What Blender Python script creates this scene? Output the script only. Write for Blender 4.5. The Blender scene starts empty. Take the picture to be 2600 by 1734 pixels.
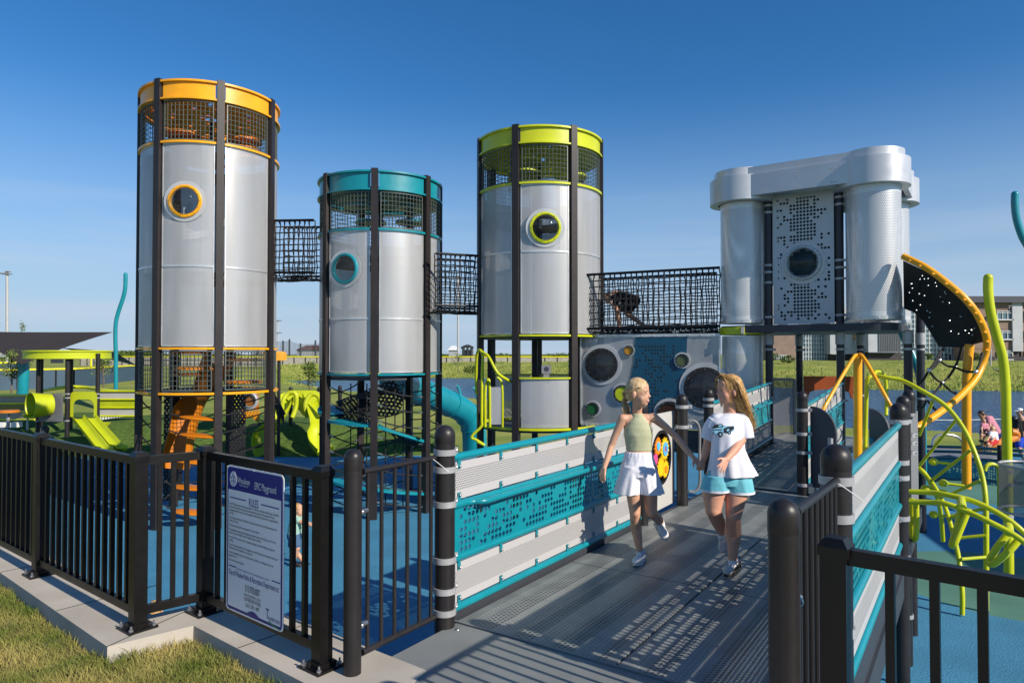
import bpy, math, random
import numpy as np
from mathutils import Vector, Matrix
random.seed(7); rng=np.random.default_rng(7)
R=math.radians; PI=math.pi; sin=math.sin; cos=math.cos
S=bpy.context.scene; COL=S.collection
F=1733.0; H=1.66; PIT=math.atan(32/1733.0)
SKV=1.1
# ---------------- camera, sky, sun, exposure ----------------
cam=bpy.data.cameras.new('camera'); co=bpy.data.objects.new('camera',cam); COL.objects.link(co)
cam.sensor_width=36; cam.lens=36*F/2600; cam.clip_start=.05; cam.clip_end=6000
co.location=(0,0,H); co.rotation_euler=(PI/2+PIT,0,0); S.camera=co
SUNAZ=math.atan2(-.62,.785); SUNEL=R(31)
w=bpy.data.worlds.new('World'); S.world=w; w.use_nodes=True
nt=w.node_tree; nt.nodes.clear()
sky=nt.nodes.new('ShaderNodeTexSky'); sky.sky_type='NISHITA'; sky.sun_disc=False
sky.sun_elevation=SUNEL; sky.sun_rotation=PI/2-SUNAZ; sky.altitude=200; sky.air_density=1.0; sky.dust_density=.1; sky.ozone_density=6.0
bg=nt.nodes.new('ShaderNodeBackground'); bg.inputs[1].default_value=.102
ow=nt.nodes.new('ShaderNodeOutputWorld'); nt.links.new(bg.outputs[0],ow.inputs[0])
# thin high cloud streaks low in the sky (part of the sky itself)
tc=nt.nodes.new('ShaderNodeTexCoord'); mp=nt.nodes.new('ShaderNodeMapping'); mp.inputs['Scale'].default_value=(1.6,1.6,26)
no=nt.nodes.new('ShaderNodeTexNoise'); no.inputs['Scale'].default_value=1.6; no.inputs['Detail'].default_value=5
rp=nt.nodes.new('ShaderNodeValToRGB'); rp.color_ramp.elements[0].position=.42; rp.color_ramp.elements[1].position=.75
sx=nt.nodes.new('ShaderNodeSeparateXYZ'); mr=nt.nodes.new('ShaderNodeMapRange')
mr.inputs['From Min'].default_value=.0; mr.inputs['From Max'].default_value=.24; mr.inputs['To Min'].default_value=.75; mr.inputs['To Max'].default_value=0
mu=nt.nodes.new('ShaderNodeMath'); mu.operation='MULTIPLY'; mx=nt.nodes.new('ShaderNodeMixRGB'); mx.inputs[2].default_value=(4.9,5.6,6.7,1)
hs=nt.nodes.new('ShaderNodeHueSaturation'); hs.inputs['Saturation'].default_value=1.20; hs.inputs['Value'].default_value=SKV
hz_=nt.nodes.new('ShaderNodeMixRGB'); hz_.inputs[2].default_value=(3.55,4.75,6.3,1)
mh=nt.nodes.new('ShaderNodeMapRange'); mh.interpolation_type='SMOOTHSTEP'; mh.inputs['From Min'].default_value=-.02; mh.inputs['From Max'].default_value=.37; mh.inputs['To Min'].default_value=.92; mh.inputs['To Max'].default_value=0
L=nt.links.new
L(tc.outputs['Generated'],mp.inputs[0]); L(mp.outputs[0],no.inputs['Vector']); L(no.outputs['Fac'],rp.inputs[0])
L(tc.outputs['Generated'],sx.inputs[0]); L(sx.outputs['Z'],mr.inputs['Value']); L(rp.outputs[0],mu.inputs[0]); L(mr.outputs[0],mu.inputs[1])
L(sx.outputs['Z'],mh.inputs['Value']); L(sky.outputs[0],hs.inputs['Color']); L(hs.outputs[0],hz_.inputs[1]); L(mh.outputs[0],hz_.inputs[0]); L(hz_.outputs[0],mx.inputs[1]); L(mu.outputs[0],mx.inputs[0]); L(mx.outputs[0],bg.inputs[0])
sl=bpy.data.lights.new('sun','SUN'); sl.energy=5.0; sl.angle=R(.53); sl.color=(1,.91,.78)
so=bpy.data.objects.new('sun',sl); COL.objects.link(so)
sd=Vector((cos(SUNAZ)*cos(SUNEL),sin(SUNAZ)*cos(SUNEL),sin(SUNEL)))
so.rotation_euler=sd.to_track_quat('Z','Y').to_euler()
S.view_settings.view_transform='Standard'; S.view_settings.look='None'; S.view_settings.exposure=0.18; S.view_settings.gamma=1
S.cycles.max_bounces=8; S.cycles.transparent_max_bounces=16
# ---------------- helpers ----------------
def at(px,py,Y):
    """world point at forward distance Y seen at photo pixel px,py"""
    u=(px-1300)/F; v=(867-py)/F; d=Y/(cos(PIT)-v*sin(PIT))
    return Vector((u*d,Y,H+d*(sin(PIT)+v*cos(PIT))))
def gz(px,py,z):
    u=(px-1300)/F; v=(867-py)/F; k=sin(PIT)+v*cos(PIT); d=(z-H)/k
    return Vector((u*d,d*(cos(PIT)-v*sin(PIT)),z))
DD=Vector((.56,.8285,0)); PP=Vector((.8285,-.56,0)); O0=Vector((-.413,4.21,0))
def W(u,v,z=0): return O0+DD*u+PP*v+Vector((0,0,z))
RA=math.atan2(.8285,.56)
ZG=-1.38
class MB:
    def __init__(s): s.v=[]; s.f=[]; s.m=[]; s.mi=0
    def add(s,vs,fs):
        n=len(s.v); s.v+= [tuple(p) for p in vs]; s.f+=[tuple(i+n for i in q) for q in fs]; s.m+=[s.mi]*len(fs); return s
    def frame(s,c,ax,ay,az,hx,hy,hz):
        c=Vector(c); vs=[c+ax*(i*hx)+ay*(j*hy)+az*(k*hz) for i in(-1,1) for j in(-1,1) for k in(-1,1)]
        return s.add(vs,[(0,1,3,2),(4,6,7,5),(0,4,5,1),(2,3,7,6),(0,2,6,4),(1,5,7,3)])
    def box(s,c,size,rz=0):
        ax=Vector((cos(rz),sin(rz),0)); ay=Vector((-sin(rz),cos(rz),0))
        return s.frame(c,ax,ay,Vector((0,0,1)),size[0]/2,size[1]/2,size[2]/2)
    def beam(s,p0,p1,w,h,up=(0,0,1)):
        p0=Vector(p0);p1=Vector(p1); d=(p1-p0); l=d.length; d.normalize(); up=Vector(up)
        if abs(d.dot(up))>.99: up=Vector((1,0,0))
        a=d.cross(up).normalized(); b=a.cross(d)
        return s.frame((p0+p1)/2,d,a,b,l/2,w/2,h/2)
    def tube(s,pts,r,n=8,cap=True,closed=False):
        pts=[Vector(p) for p in pts]; m=len(pts); rr=r if hasattr(r,'__len__') else [r]*m
        up=None; base=len(s.v)
        for i,p in enumerate(pts):
            if closed: t=pts[(i+1)%m]-pts[i-1]
            else: t=pts[min(i+1,m-1)]-pts[max(i-1,0)]
            if t.length<1e-9: t=Vector((0,0,1))
            t.normalize()
            if up is None:
                up=Vector((0,0,1)) if abs(t.z)<.9 else Vector((1,0,0))
            a=up-t*up.dot(t)
            if a.length<1e-6: a=Vector((1,0,0))-t*t.x
            a.normalize(); up=a; b=t.cross(a)
            for k in range(n):
                q=2*PI*k/n; s.v.append(tuple(p+a*(cos(q)*rr[i])+b*(sin(q)*rr[i])))
        rng_=m if closed else m-1
        for i in range(rng_):
            j=(i+1)%m
            for k in range(n):
                s.f.append((base+i*n+k,base+i*n+(k+1)%n,base+j*n+(k+1)%n,base+j*n+k)); s.m.append(s.mi)
        if cap and not closed:
            s.f.append(tuple(base+k for k in range(n))[::-1]); s.f.append(tuple(base+(m-1)*n+k for k in range(n))); s.m+=[s.mi]*2
        return s
    def capsule(s,p0,p1,r0,r1,n=12,h=4):
        p0=Vector(p0);p1=Vector(p1); d=p1-p0; l=d.length
        if l<1e-6: d=Vector((0,0,1)); 
        else: d=d/l
        pts=[];rr=[]
        for i in range(h+1):
            q=PI/2*(1-i/h); pts.append(p0-d*(sin(q)*r0)); rr.append(max(cos(q)*r0,1e-4))
        for i in range(h+1):
            q=PI/2*i/h; pts.append(p1+d*(sin(q)*r1)); rr.append(max(cos(q)*r1,1e-4))
        # fixed frame
        up=Vector((0,0,1)) if abs(d.z)<.9 else Vector((1,0,0)); a=(up-d*up.dot(d)).normalized(); b=d.cross(a)
        vs=[]; 
        for p,r in zip(pts,rr):
            for k in range(n): vs.append(p+a*(cos(2*PI*k/n)*r)+b*(sin(2*PI*k/n)*r))
        fs=[tuple(range(n))[::-1],tuple((len(pts)-1)*n+k for k in range(n))]
        for i in range(len(pts)-1):
            for k in range(n): fs.append((i*n+k,i*n+(k+1)%n,(i+1)*n+(k+1)%n,(i+1)*n+k))
        return s.add(vs,fs)
    def ell(s,c,r,M=None,n=16,m=10):
        c=Vector(c); vs=[];fs=[]
        for i in range(m+1):
            t=PI*i/m; sr=max(sin(t),1e-3)
            for k in range(n):
                q=2*PI*k/n; p=Vector((r[0]*sr*cos(q),r[1]*sr*sin(q),-r[2]*cos(t)))
                if M is not None: p=M@p
                vs.append(c+p)
        for i in range(m):
            for k in range(n): fs.append((i*n+k,i*n+(k+1)%n,(i+1)*n+(k+1)%n,(i+1)*n+k))
        fs.append(tuple(range(n))[::-1]); fs.append(tuple(m*n+k for k in range(n)))
        return s.add(vs,fs)
    def lathe(s,prof,c=(0,0,0),n=24,M=None,a0=0,a1=2*PI):
        c=Vector(c); full=abs(a1-a0-2*PI)<1e-6; nn=n if full else n+1; vs=[];fs=[]
        for r,z in prof:
            for k in range(nn):
                q=a0+(a1-a0)*k/n; p=Vector((r*cos(q),r*sin(q),z))
                if M is not None: p=M@p
                vs.append(c+p)
        for i in range(len(prof)-1):
            for k in range(n):
                k2=(k+1)%nn if full else k+1
                fs.append((i*nn+k,i*nn+k2,(i+1)*nn+k2,(i+1)*nn+k))
        return s.add(vs,fs)
    def arc(s,c,r0,r1,a0,a1,z0,z1,n=10):
        pts=[]; cx,cy=c[0],c[1]
        for k in range(n+1):
            q=a0+(a1-a0)*k/n
            for r in (r0,r1):
                for z in (z0,z1): pts.append((cx+r*cos(q),cy+r*sin(q),z))
        fs=[(0,1,3,2),(n*4,n*4+2,n*4+3,n*4+1)]
        for k in range(n):
            o=k*4;p=o+4
            fs+=[(o+2,o+3,p+3,p+2),(o,p,p+1,o+1),(o+1,p+1,p+3,o+3),(o,o+2,p+2,p)]
        return s.add(pts,fs)
    def prism(s,poly,z0,z1):
        n=len(poly); vs=[(p[0],p[1],z0) for p in poly]+[(p[0],p[1],z1) for p in poly]
        return s.add(vs,[tuple(range(n))[::-1],tuple(range(n,2*n))]+[(i,(i+1)%n,n+(i+1)%n,n+i) for i in range(n)])
    def slab(s,poly,off):
        """poly: 3D points, extruded by vector off"""
        n=len(poly); off=Vector(off); vs=[Vector(p) for p in poly]+[Vector(p)+off for p in poly]
        return s.add(vs,[tuple(range(n))[::-1],tuple(range(n,2*n))]+[(i,(i+1)%n,n+(i+1)%n,n+i) for i in range(n)])
def mesh(name,b,mats,smooth=35):
    me=bpy.data.meshes.new(name); me.from_pydata(b.v,[],b.f); me.update()
    for m in (mats if isinstance(mats,(list,tuple)) else [mats]): me.materials.append(m)
    if any(b.m): me.polygons.foreach_set('material_index',b.m)
    if smooth:
        me.polygons.foreach_set('use_smooth',[True]*len(me.polygons)); me.set_sharp_from_angle(angle=R(smooth))
    return me
def loc_of(o): return Vector(o.get('_o',(0,0,0)))
def obj(name,b,mat,parent=None,smooth=35,label=None,mods=None):
    me=b if isinstance(b,bpy.types.Mesh) else mesh(name,b,mat,smooth)
    o=bpy.data.objects.new(name,me); COL.objects.link(o)
    if parent is not None:
        o.parent=parent
        if parent.type=='EMPTY': o.matrix_parent_inverse=Matrix.Translation(-parent.location)
    if label: o['label']=label
    return o
def tag(o,label=None,cat=None,group=None,kind=None):
    if label: o['label']=label
    if cat: o['category']=cat
    if group: o['group']=group
    if kind: o['kind']=kind
    return o
def thing(name,label,cat,loc=(0,0,0),group=None):
    o=bpy.data.objects.new(name,None); COL.objects.link(o); o.location=loc; o.empty_display_size=.2
    return tag(o,label,cat,group)
def struct(name,b,mat,smooth=35): return tag(obj(name,b,mat,None,smooth),kind='structure')
def dup(root,loc,label,rz=0):
    r=root.copy(); COL.objects.link(r); r.location=loc; r.rotation_euler=(0,0,rz); r['label']=label
    for ch in list(root.children):
        c=ch.copy(); COL.objects.link(c); c.parent=r
        for g in ch.children:
            d=g.copy(); COL.objects.link(d); d.parent=c
    return r
# ---------------- materials ----------------
def nodes(name):
    m=bpy.data.materials.new(name); m.use_nodes=True; t=m.node_tree; return m,t,t.nodes['Principled BSDF'],t.links.new
def mat(name,c,rough=.5,metal=0,var=.12,vs=3,bump=0,bs=200,coat=0,spec=.5,c2=None,mid=.5):
    m,t,p,L=nodes(name); N=t.nodes
    p.inputs['Roughness'].default_value=rough; p.inputs['Metallic'].default_value=metal
    p.inputs['Coat Weight'].default_value=coat; p.inputs['Specular IOR Level'].default_value=spec
    tcx=N.new('ShaderNodeTexCoord'); n1=N.new('ShaderNodeTexNoise'); n1.inputs['Scale'].default_value=vs; n1.inputs['Detail'].default_value=6
    L(tcx.outputs['Object'],n1.inputs['Vector'])
    cr=N.new('ShaderNodeValToRGB'); e=cr.color_ramp.elements
    a=tuple(x*(1-var) for x in c); b=tuple(min(1,x*(1+var)) for x in c)
    if c2: a=c; b=c2
    e[0].position=mid-.18; e[1].position=mid+.18; e[0].color=a+(1,); e[1].color=b+(1,)
    L(n1.outputs['Fac'],cr.inputs[0]); L(cr.outputs[0],p.inputs['Base Color'])
    n3=N.new('ShaderNodeTexNoise'); n3.inputs['Scale'].default_value=vs*4; n3.inputs['Detail'].default_value=4; L(tcx.outputs['Object'],n3.inputs['Vector'])
    ma=N.new('ShaderNodeMapRange'); ma.inputs['To Min'].default_value=max(.02,rough-.08); ma.inputs['To Max'].default_value=min(1,rough+.1); L(n3.outputs['Fac'],ma.inputs[0]); L(ma.outputs[0],p.inputs['Roughness'])
    if bump:
        n2=N.new('ShaderNodeTexNoise'); n2.inputs['Scale'].default_value=bs; n2.inputs['Detail'].default_value=3; L(tcx.outputs['Object'],n2.inputs['Vector'])
        bp=N.new('ShaderNodeBump'); bp.inputs['Strength'].default_value=bump; bp.inputs['Distance'].default_value=.01; L(n2.outputs['Fac'],bp.inputs['Height']); L(bp.outputs[0],p.inputs['Normal'])
    return m
def M_(t,op,a,b=None,c=None):
    n=t.nodes.new('ShaderNodeMath'); n.operation=op
    for i,x in enumerate((a,b,c)):
        if x is None: continue
        if isinstance(x,(int,float)): n.inputs[i].default_value=x
        else: t.links.new(x,n.inputs[i])
    return n.outputs[0]
def dots(t,x,y,sp,r,stag=True):
    """1 inside round dots on a staggered grid"""
    yy=M_(t,'DIVIDE',y,sp*.87 if stag else sp); row=M_(t,'FLOOR',yy); fy=M_(t,'SUBTRACT',M_(t,'FRACT',yy),.5)
    xx=M_(t,'DIVIDE',x,sp)
    if stag: xx=M_(t,'ADD',xx,M_(t,'MULTIPLY',row,.5))
    fx=M_(t,'SUBTRACT',M_(t,'FRACT',xx),.5)
    d=M_(t,'SQRT',M_(t,'ADD',M_(t,'MULTIPLY',fx,fx),M_(t,'MULTIPLY',fy,fy)))
    return M_(t,'LESS_THAN',d,r)
def rotc(t,ang):
    N=t.nodes; g=N.new('ShaderNodeTexCoord'); m=N.new('ShaderNodeMapping'); m.inputs['Rotation'].default_value=(0,0,-ang)
    t.links.new(g.outputs['Object'],m.inputs[0]); s=N.new('ShaderNodeSeparateXYZ'); t.links.new(m.outputs[0],s.inputs[0]); return s.outputs
def perf(name,c,z0,z1,ang=RA,sp=.017,r=.27,rough=.4,metal=0):
    """sheet with real see-through punched holes between heights z0..z1"""
    m,t,p,L=nodes(name); o=rotc(t,ang); p.inputs['Base Color'].default_value=c+(1,); p.inputs['Roughness'].default_value=rough; p.inputs['Metallic'].default_value=metal
    mk=dots(t,o[0],o[2],sp,r)
    for a,b in ((z0,z1),):
        mk=M_(t,'MULTIPLY',mk,M_(t,'MULTIPLY',M_(t,'GREATER_THAN',o[2],a),M_(t,'LESS_THAN',o[2],b)))
    tr=t.nodes.new('ShaderNodeBsdfTransparent'); mxs=t.nodes.new('ShaderNodeMixShader'); out=t.nodes['Material Output']
    L(mk,mxs.inputs[0]); L(p.outputs[0],mxs.inputs[1]); L(tr.outputs[0],mxs.inputs[2]); L(mxs.outputs[0],out.inputs[0]); return m
def meshsheet(name,c,k,rough=.35,metal=.6):
    """very fine perforated sheet: punched fraction k lets light straight through"""
    m,t,p,L=nodes(name); p.inputs['Base Color'].default_value=c+(1,); p.inputs['Roughness'].default_value=rough; p.inputs['Metallic'].default_value=metal
    N=t.nodes; g=N.new('ShaderNodeTexCoord'); n=N.new('ShaderNodeTexNoise'); n.inputs['Scale'].default_value=1.5; n.inputs['Detail'].default_value=6; mpp=N.new('ShaderNodeMapping'); mpp.inputs['Scale'].default_value=(3,3,.35); L(g.outputs['Object'],mpp.inputs[0]); L(mpp.outputs[0],n.inputs['Vector'])
    vr=N.new('ShaderNodeValToRGB'); vr.color_ramp.elements[0].position=.3; vr.color_ramp.elements[1].position=.62; vr.color_ramp.elements[0].color=tuple(q*.80 for q in c)+(1,); vr.color_ramp.elements[1].color=c+(1,); L(n.outputs['Fac'],vr.inputs[0]); L(vr.outputs[0],p.inputs['Base Color'])
    mrr=N.new('ShaderNodeMapRange'); mrr.inputs['To Min'].default_value=k*.65; mrr.inputs['To Max'].default_value=min(.97,k*1.35); L(n.outputs['Fac'],mrr.inputs[0])
    tr=N.new('ShaderNodeBsdfTransparent'); mxs=N.new('ShaderNodeMixShader'); out=N['Material Output']
    L(mrr.outputs[0],mxs.inputs[0]); L(p.outputs[0],mxs.inputs[1]); L(tr.outputs[0],mxs.inputs[2]); L(mxs.outputs[0],out.inputs[0]); return m
BLK=mat('black_powder_coat',(.0055,.005,.0052),.36,0,.2,5,.05,300,spec=.38)
POST=mat('charcoal_post_paint',(.018,.016,.017),.40,0,.15,6,.04,400,spec=.42)
TPOST=mat('tower_post_paint',(.024,.019,.019),.40,0,.15,3,.04,400,spec=.4)
TEAL=mat('teal_paint',(.004,.235,.29),.33,0,.08,3,coat=.2)
LIME=mat('lime_paint',(.53,.57,.003),.35,0,.08,3,coat=.2)
LIMEP=mat('lime_plastic',(.47,.53,.012),.42,0,.08,1.5)
ORG=mat('orange_paint',(.90,.39,.003),.35,0,.08,3,coat=.2)
ORGP=mat('orange_plastic',(.56,.17,.004),.45,0,.1,2)
YEL=mat('yellow_paint',(.85,.75,.01),.5)
ALU=mat('cast_aluminium',(.40,.40,.41),.42,.25,.1,12,.05,300)
STEEL=mat('bolt_steel',(.5,.5,.5),.25,.9)
GREYP=mat('grey_sheet_plastic',(.44,.43,.43),.5,0,.05,2,.03,500)
MIDG=mat('mid_grey_panel',(.20,.20,.205),.5,0,.06,2)
DKG=mat('dark_panel',(.035,.04,.05),.5,0,.1,2)
NAVY=mat('navy_rubber',(.006,.012,.035),.85,0,.25,4)
SILV=mat('silver_cap_paint',(.57,.58,.60),.36,.35,.05,2)
ROPE=mat('black_rope',(.012,.012,.014),.7,0,.2,20)
RUB=mat('black_rubber',(.012,.012,.013),.6)
SHEET=meshsheet('fine_silver_mesh',(.60,.605,.615),.40,.38,.3)
SHEET2=meshsheet('turret_silver_mesh',(.62,.63,.64),.14,.36,.3)
WIRE=mat('welded_wire',(.10,.12,.11),.45,.2)
FRAME=mat('silver_frame',(.62,.63,.63),.35,.6)
CONC=mat('concrete',(.50,.455,.39),.85,0,.12,2.2,.18,70,c2=(.38,.345,.29),mid=.55)
WHT=mat('white_paint',(.75,.75,.73),.5)
def glass(name,c=(.8,.85,.85),k=.55):
    m,t,p,L=nodes(name); p.inputs['Base Color'].default_value=(.05,.05,.05,1); p.inputs['Roughness'].default_value=.03; p.inputs['Coat Weight'].default_value=1
    tr=t.nodes.new('ShaderNodeBsdfTransparent'); tr.inputs[0].default_value=c+(1,); mxs=t.nodes.new('ShaderNodeMixShader'); mxs.inputs[0].default_value=k
    L(p.outputs[0],mxs.inputs[1]); L(tr.outputs[0],mxs.inputs[2]); L(mxs.outputs[0],t.nodes['Material Output'].inputs[0]); return m
DOME=glass('clear_dome',(.85,.9,.92),.74); INSIDE_DARK=mat('window_well_dark',(.03,.033,.038),.3,0,.6,9)  # dark colour stands in for the shaded interior behind a window
def deckmat(name,c,ang=RA):
    """coated metal deck plate: dark punched holes in some bands, raised buttons in others"""
    m,t,p,L=nodes(name); o=rotc(t,ang); N=t.nodes
    x=M_(t,'SUBTRACT',o[0],O0.x*cos(-ang)-O0.y*sin(-ang)); y=M_(t,'SUBTRACT',o[1],O0.x*sin(-ang)+O0.y*cos(-ang))
    # panels 1.1 wide in y
    fy=M_(t,'FRACT',M_(t,'DIVIDE',M_(t,'ADD',y,22.0),1.1)); band=M_(t,'MULTIPLY',M_(t,'GREATER_THAN',fy,.07),M_(t,'LESS_THAN',fy,.93))
    b2=M_(t,'FRACT',M_(t,'MULTIPLY',fy,4.0)); hb=M_(t,'MULTIPLY',M_(t,'LESS_THAN',b2,.45),band); bb=M_(t,'MULTIPLY',M_(t,'GREATER_THAN',b2,.55),band)
    h=M_(t,'MULTIPLY',dots(t,x,y,.032,.29),hb); bu=M_(t,'MULTIPLY',dots(t,x,y,.032,.27),bb)
    n=N.new('ShaderNodeTexNoise'); n.inputs['Scale'].default_value=5; n.inputs['Detail'].default_value=8; g=N.new('ShaderNodeTexCoord'); L(g.outputs['Object'],n.inputs['Vector'])
    cr=N.new('ShaderNodeValToRGB'); cr.color_ramp.elements[0].position=.3; cr.color_ramp.elements[1].position=.7
    cr.color_ramp.elements[0].color=tuple(q*.8 for q in c)+(1,); cr.color_ramp.elements[1].color=tuple(q*1.15 for q in c)+(1,); L(n.outputs['Fac'],cr.inputs[0])
    m1=N.new('ShaderNodeMixRGB'); L(h,m1.inputs[0]); L(cr.outputs[0],m1.inputs[1]); m1.inputs[2].default_value=(.02,.022,.026,1)
    m2=N.new('ShaderNodeMixRGB'); L(M_(t,'MULTIPLY',bu,.4),m2.inputs[0]); L(m1.outputs[0],m2.inputs[1]); m2.inputs[2].default_value=(.50,.48,.42,1)
    L(m2.outputs[0],p.inputs['Base Color']); p.inputs['Roughness'].default_value=.42
    hh=M_(t,'SUBTRACT',bu,h); bp=N.new('ShaderNodeBump'); bp.inputs['Strength'].default_value=.6; bp.inputs['Distance'].default_value=.004; L(hh,bp.inputs['Height']); L(bp.outputs[0],p.inputs['Normal'])
    return m
def turretmat():
    m,t,p,L=nodes('turret_perforated'); p.inputs['Base Color'].default_value=(.64,.65,.66,1); p.inputs['Roughness'].default_value=.34; p.inputs['Metallic'].default_value=.35; N=t.nodes
    u=N.new('ShaderNodeUVMap'); s_=N.new('ShaderNodeSeparateXYZ'); L(u.outputs[0],s_.inputs[0]); mk=dots(t,s_.outputs[0],s_.outputs[1],.029,.25)
    mk=M_(t,'MULTIPLY',mk,M_(t,'MULTIPLY',M_(t,'GREATER_THAN',s_.outputs[1],.12),M_(t,'LESS_THAN',s_.outputs[1],s_.outputs[1] if False else 2.0)))
    tr=N.new('ShaderNodeBsdfTransparent'); mxs=N.new('ShaderNodeMixShader'); L(M_(t,'MULTIPLY',mk,.9),mxs.inputs[0]); L(p.outputs[0],mxs.inputs[1]); L(tr.outputs[0],mxs.inputs[2]); L(mxs.outputs[0],N['Material Output'].inputs[0]); return m
TURM=turretmat()
DECK=deckmat('punched_deck_coating',(.185,.20,.20))
PLATE=mat('smooth_plate_coating',(.20,.212,.21),.5,0,.12,3,.08,300)
# ---------------- terrain, pond, playground surface ----------------
def lerp(a,b,t): return a+(b-a)*max(0,min(1,t))
def sm(a,b,x): t=max(0,min(1,(x-a)/(b-a))); return t*t*(3-2*t)
def interp(xs,ys,x): return float(np.interp(x,xs,ys))
ZW=-2.4
def nearY(x): return interp([-60,-38,-12,3,12,24,60],[90,84,66,52,38,33,28],x)
def farY(x): return interp([-60,-38,-20,10,35,80],[92,98,116,108,76,64],x)
def hz(x,y):
    n=.10*sin(x*.31+y*.17)+.06*sin(x*.9-y*.5)
    base=ZG-.02
    base=lerp(base,-1.65+n*.3,sm(17,24,x)*sm(14,22,y)) if x>5 else base
    if y>24: base=lerp(base,-1.55+n*.5,sm(24,36,y))
    nY,fY=nearY(x),farY(x)
    if y>nY-9 and y<=(nY+fY)/2: base=lerp(base,-3.0,sm(nY-9,nY+5,y))
    if y>(nY+fY)/2:
        far=interp([-60,-20,30,60],[-.4,-.1,.45,.6],x)
        base=lerp(-3.0,far+n,sm(fY-3,fY+interp([-30,40],[14,26],x),y))
    if x<-38:
        base=lerp(base,-.9,sm(-38,-50,x)*sm(26,50,y))
    if x<-14 and y>30: base=max(base,lerp(base,-1.2,sm(-14,-26,x))) if y<nY else base
    # bank up to the entrance level behind the camera / left grass
    return base
def ground_h(x,y):
    return hz(x,y)
def wallside(x,y):
    """>0 on the camera side of the kerb/ramp line"""
    # polyline of kerb : points and outward side
    return y< np.interp(x,[-30,-3.95,-2.30,-1.95,-1.08,-.6,.2,1.3,30],[26.5,5.27,3.93,4.19,3.5,3.45,2.9,2.0,-18])+.12
b=MB(); xs=sorted(set(list(np.arange(-60,60.1,3))+list(np.arange(-20,20,1.0))+[-4000,-1500,-600,-300,-200,-150,-110,-90,-75,75,90,110,150,200,300,600,1500,4000]))
ys=sorted(set(list(np.arange(-20,30,2.0))+list(np.arange(30,150,2.0))+[-300,-80,-40,160,175,190,220,260,320,450,700,1200,2500,5000]))
nx,ny=len(xs),len(ys)
b.add([(x,y,ground_h(max(-60,min(75,x)),y)) for y in ys for x in xs],[(j*nx+i,j*nx+i+1,(j+1)*nx+i+1,(j+1)*nx+i) for j in range(ny-1) for i in range(nx-1)])
GR=mat('meadow_grass',(.16,.22,.035),.9,0,.3,.35,.6,3,c2=(.34,.34,.08),spec=.2)
struct('ground',b,GR,60)
# water
def water():
    m,t,p,L=nodes('pond_water'); N=t.nodes; p.inputs['Base Color'].default_value=(.02,.10,.24,1); p.inputs['Roughness'].default_value=.22
    g=N.new('ShaderNodeTexCoord'); mpn=N.new('ShaderNodeMapping'); mpn.inputs['Scale'].default_value=(1,1.6,1); L(g.outputs['Object'],mpn.inputs[0])
    n=N.new('ShaderNodeTexNoise'); n.inputs['Scale'].default_value=1.3; n.inputs['Detail'].default_value=6; L(mpn.outputs[0],n.inputs['Vector'])
    bp=N.new('ShaderNodeBump'); bp.inputs['Strength'].default_value=1; bp.inputs['Distance'].default_value=.9; L(n.outputs['Fac'],bp.inputs['Height']); L(bp.outputs[0],p.inputs['Normal']); return m
b=MB(); b.add([(-75,25,ZW),(110,22,ZW),(110,125,ZW),(-75,125,ZW)],[(0,1,2,3)]); struct('pond_water',b,water(),0)
# rubber playground surface with cool green patches
def rubber():
    m,t,p,L=nodes('blue_rubber_surface'); N=t.nodes; g=N.new('ShaderNodeTexCoord')
    n=N.new('ShaderNodeTexNoise'); n.inputs['Scale'].default_value=85; n.inputs['Detail'].default_value=2; L(g.outputs['Object'],n.inputs['Vector'])
    cr=N.new('ShaderNodeValToRGB'); e=cr.color_ramp.elements; e[0].position=.38; e[0].color=(.010,.105,.215,1); e[1].position=.66; e[1].color=(.085,.34,.52,1); L(n.outputs['Fac'],cr.inputs[0])
    cr2=N.new('ShaderNodeValToRGB'); e=cr2.color_ramp.elements; e[0].position=.3; e[0].color=(.05,.15,.12,1); e[1].position=.75; e[1].color=(.12,.29,.21,1); L(n.outputs['Fac'],cr2.inputs[0])
    s=N.new('ShaderNodeSeparateXYZ'); L(g.outputs['Object'],s.inputs[0])
    def circ(cx,cy,r):
        dx=M_(t,'SUBTRACT',s.outputs[0],cx); dy=M_(t,'SUBTRACT',s.outputs[1],cy)
        return M_(t,'LESS_THAN',M_(t,'SQRT',M_(t,'ADD',M_(t,'MULTIPLY',dx,dx),M_(t,'MULTIPLY',dy,dy))),r)
    k=M_(t,'MAXIMUM',circ(6.6,9.1,1.5),M_(t,'MAXIMUM',circ(3.2,11.2,1.7),M_(t,'MAXIMUM',circ(11.5,16.5,3.2),circ(-4.5,17.0,1.2))))
    mxx=N.new('ShaderNodeMixRGB'); L(k,mxx.inputs[0]); L(cr.outputs[0],mxx.inputs[1]); L(cr2.outputs[0],mxx.inputs[2])
    n2=N.new('ShaderNodeTexNoise'); n2.inputs['Scale'].default_value=1.2; n2.inputs['Detail'].default_value=5; L(g.outputs['Object'],n2.inputs['Vector'])
    hs=N.new('ShaderNodeHueSaturation'); mrr=N.new('ShaderNodeMapRange'); mrr.inputs['To Min'].default_value=.62; mrr.inputs['To Max'].default_value=1.32; L(n2.outputs['Fac'],mrr.inputs[0]); L(mrr.outputs[0],hs.inputs['Value']); L(mxx.outputs[0],hs.inputs['Color'])
    L(hs.outputs[0],p.inputs['Base Color']); p.inputs['Roughness'].default_value=.85
    bp=N.new('ShaderNodeBump'); bp.inputs['Strength'].default_value=.5; bp.inputs['Distance'].default_value=.004; L(n.outputs['Fac'],bp.inputs['Height']); L(bp.outputs[0],p.inputs['Normal']); return m
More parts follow.
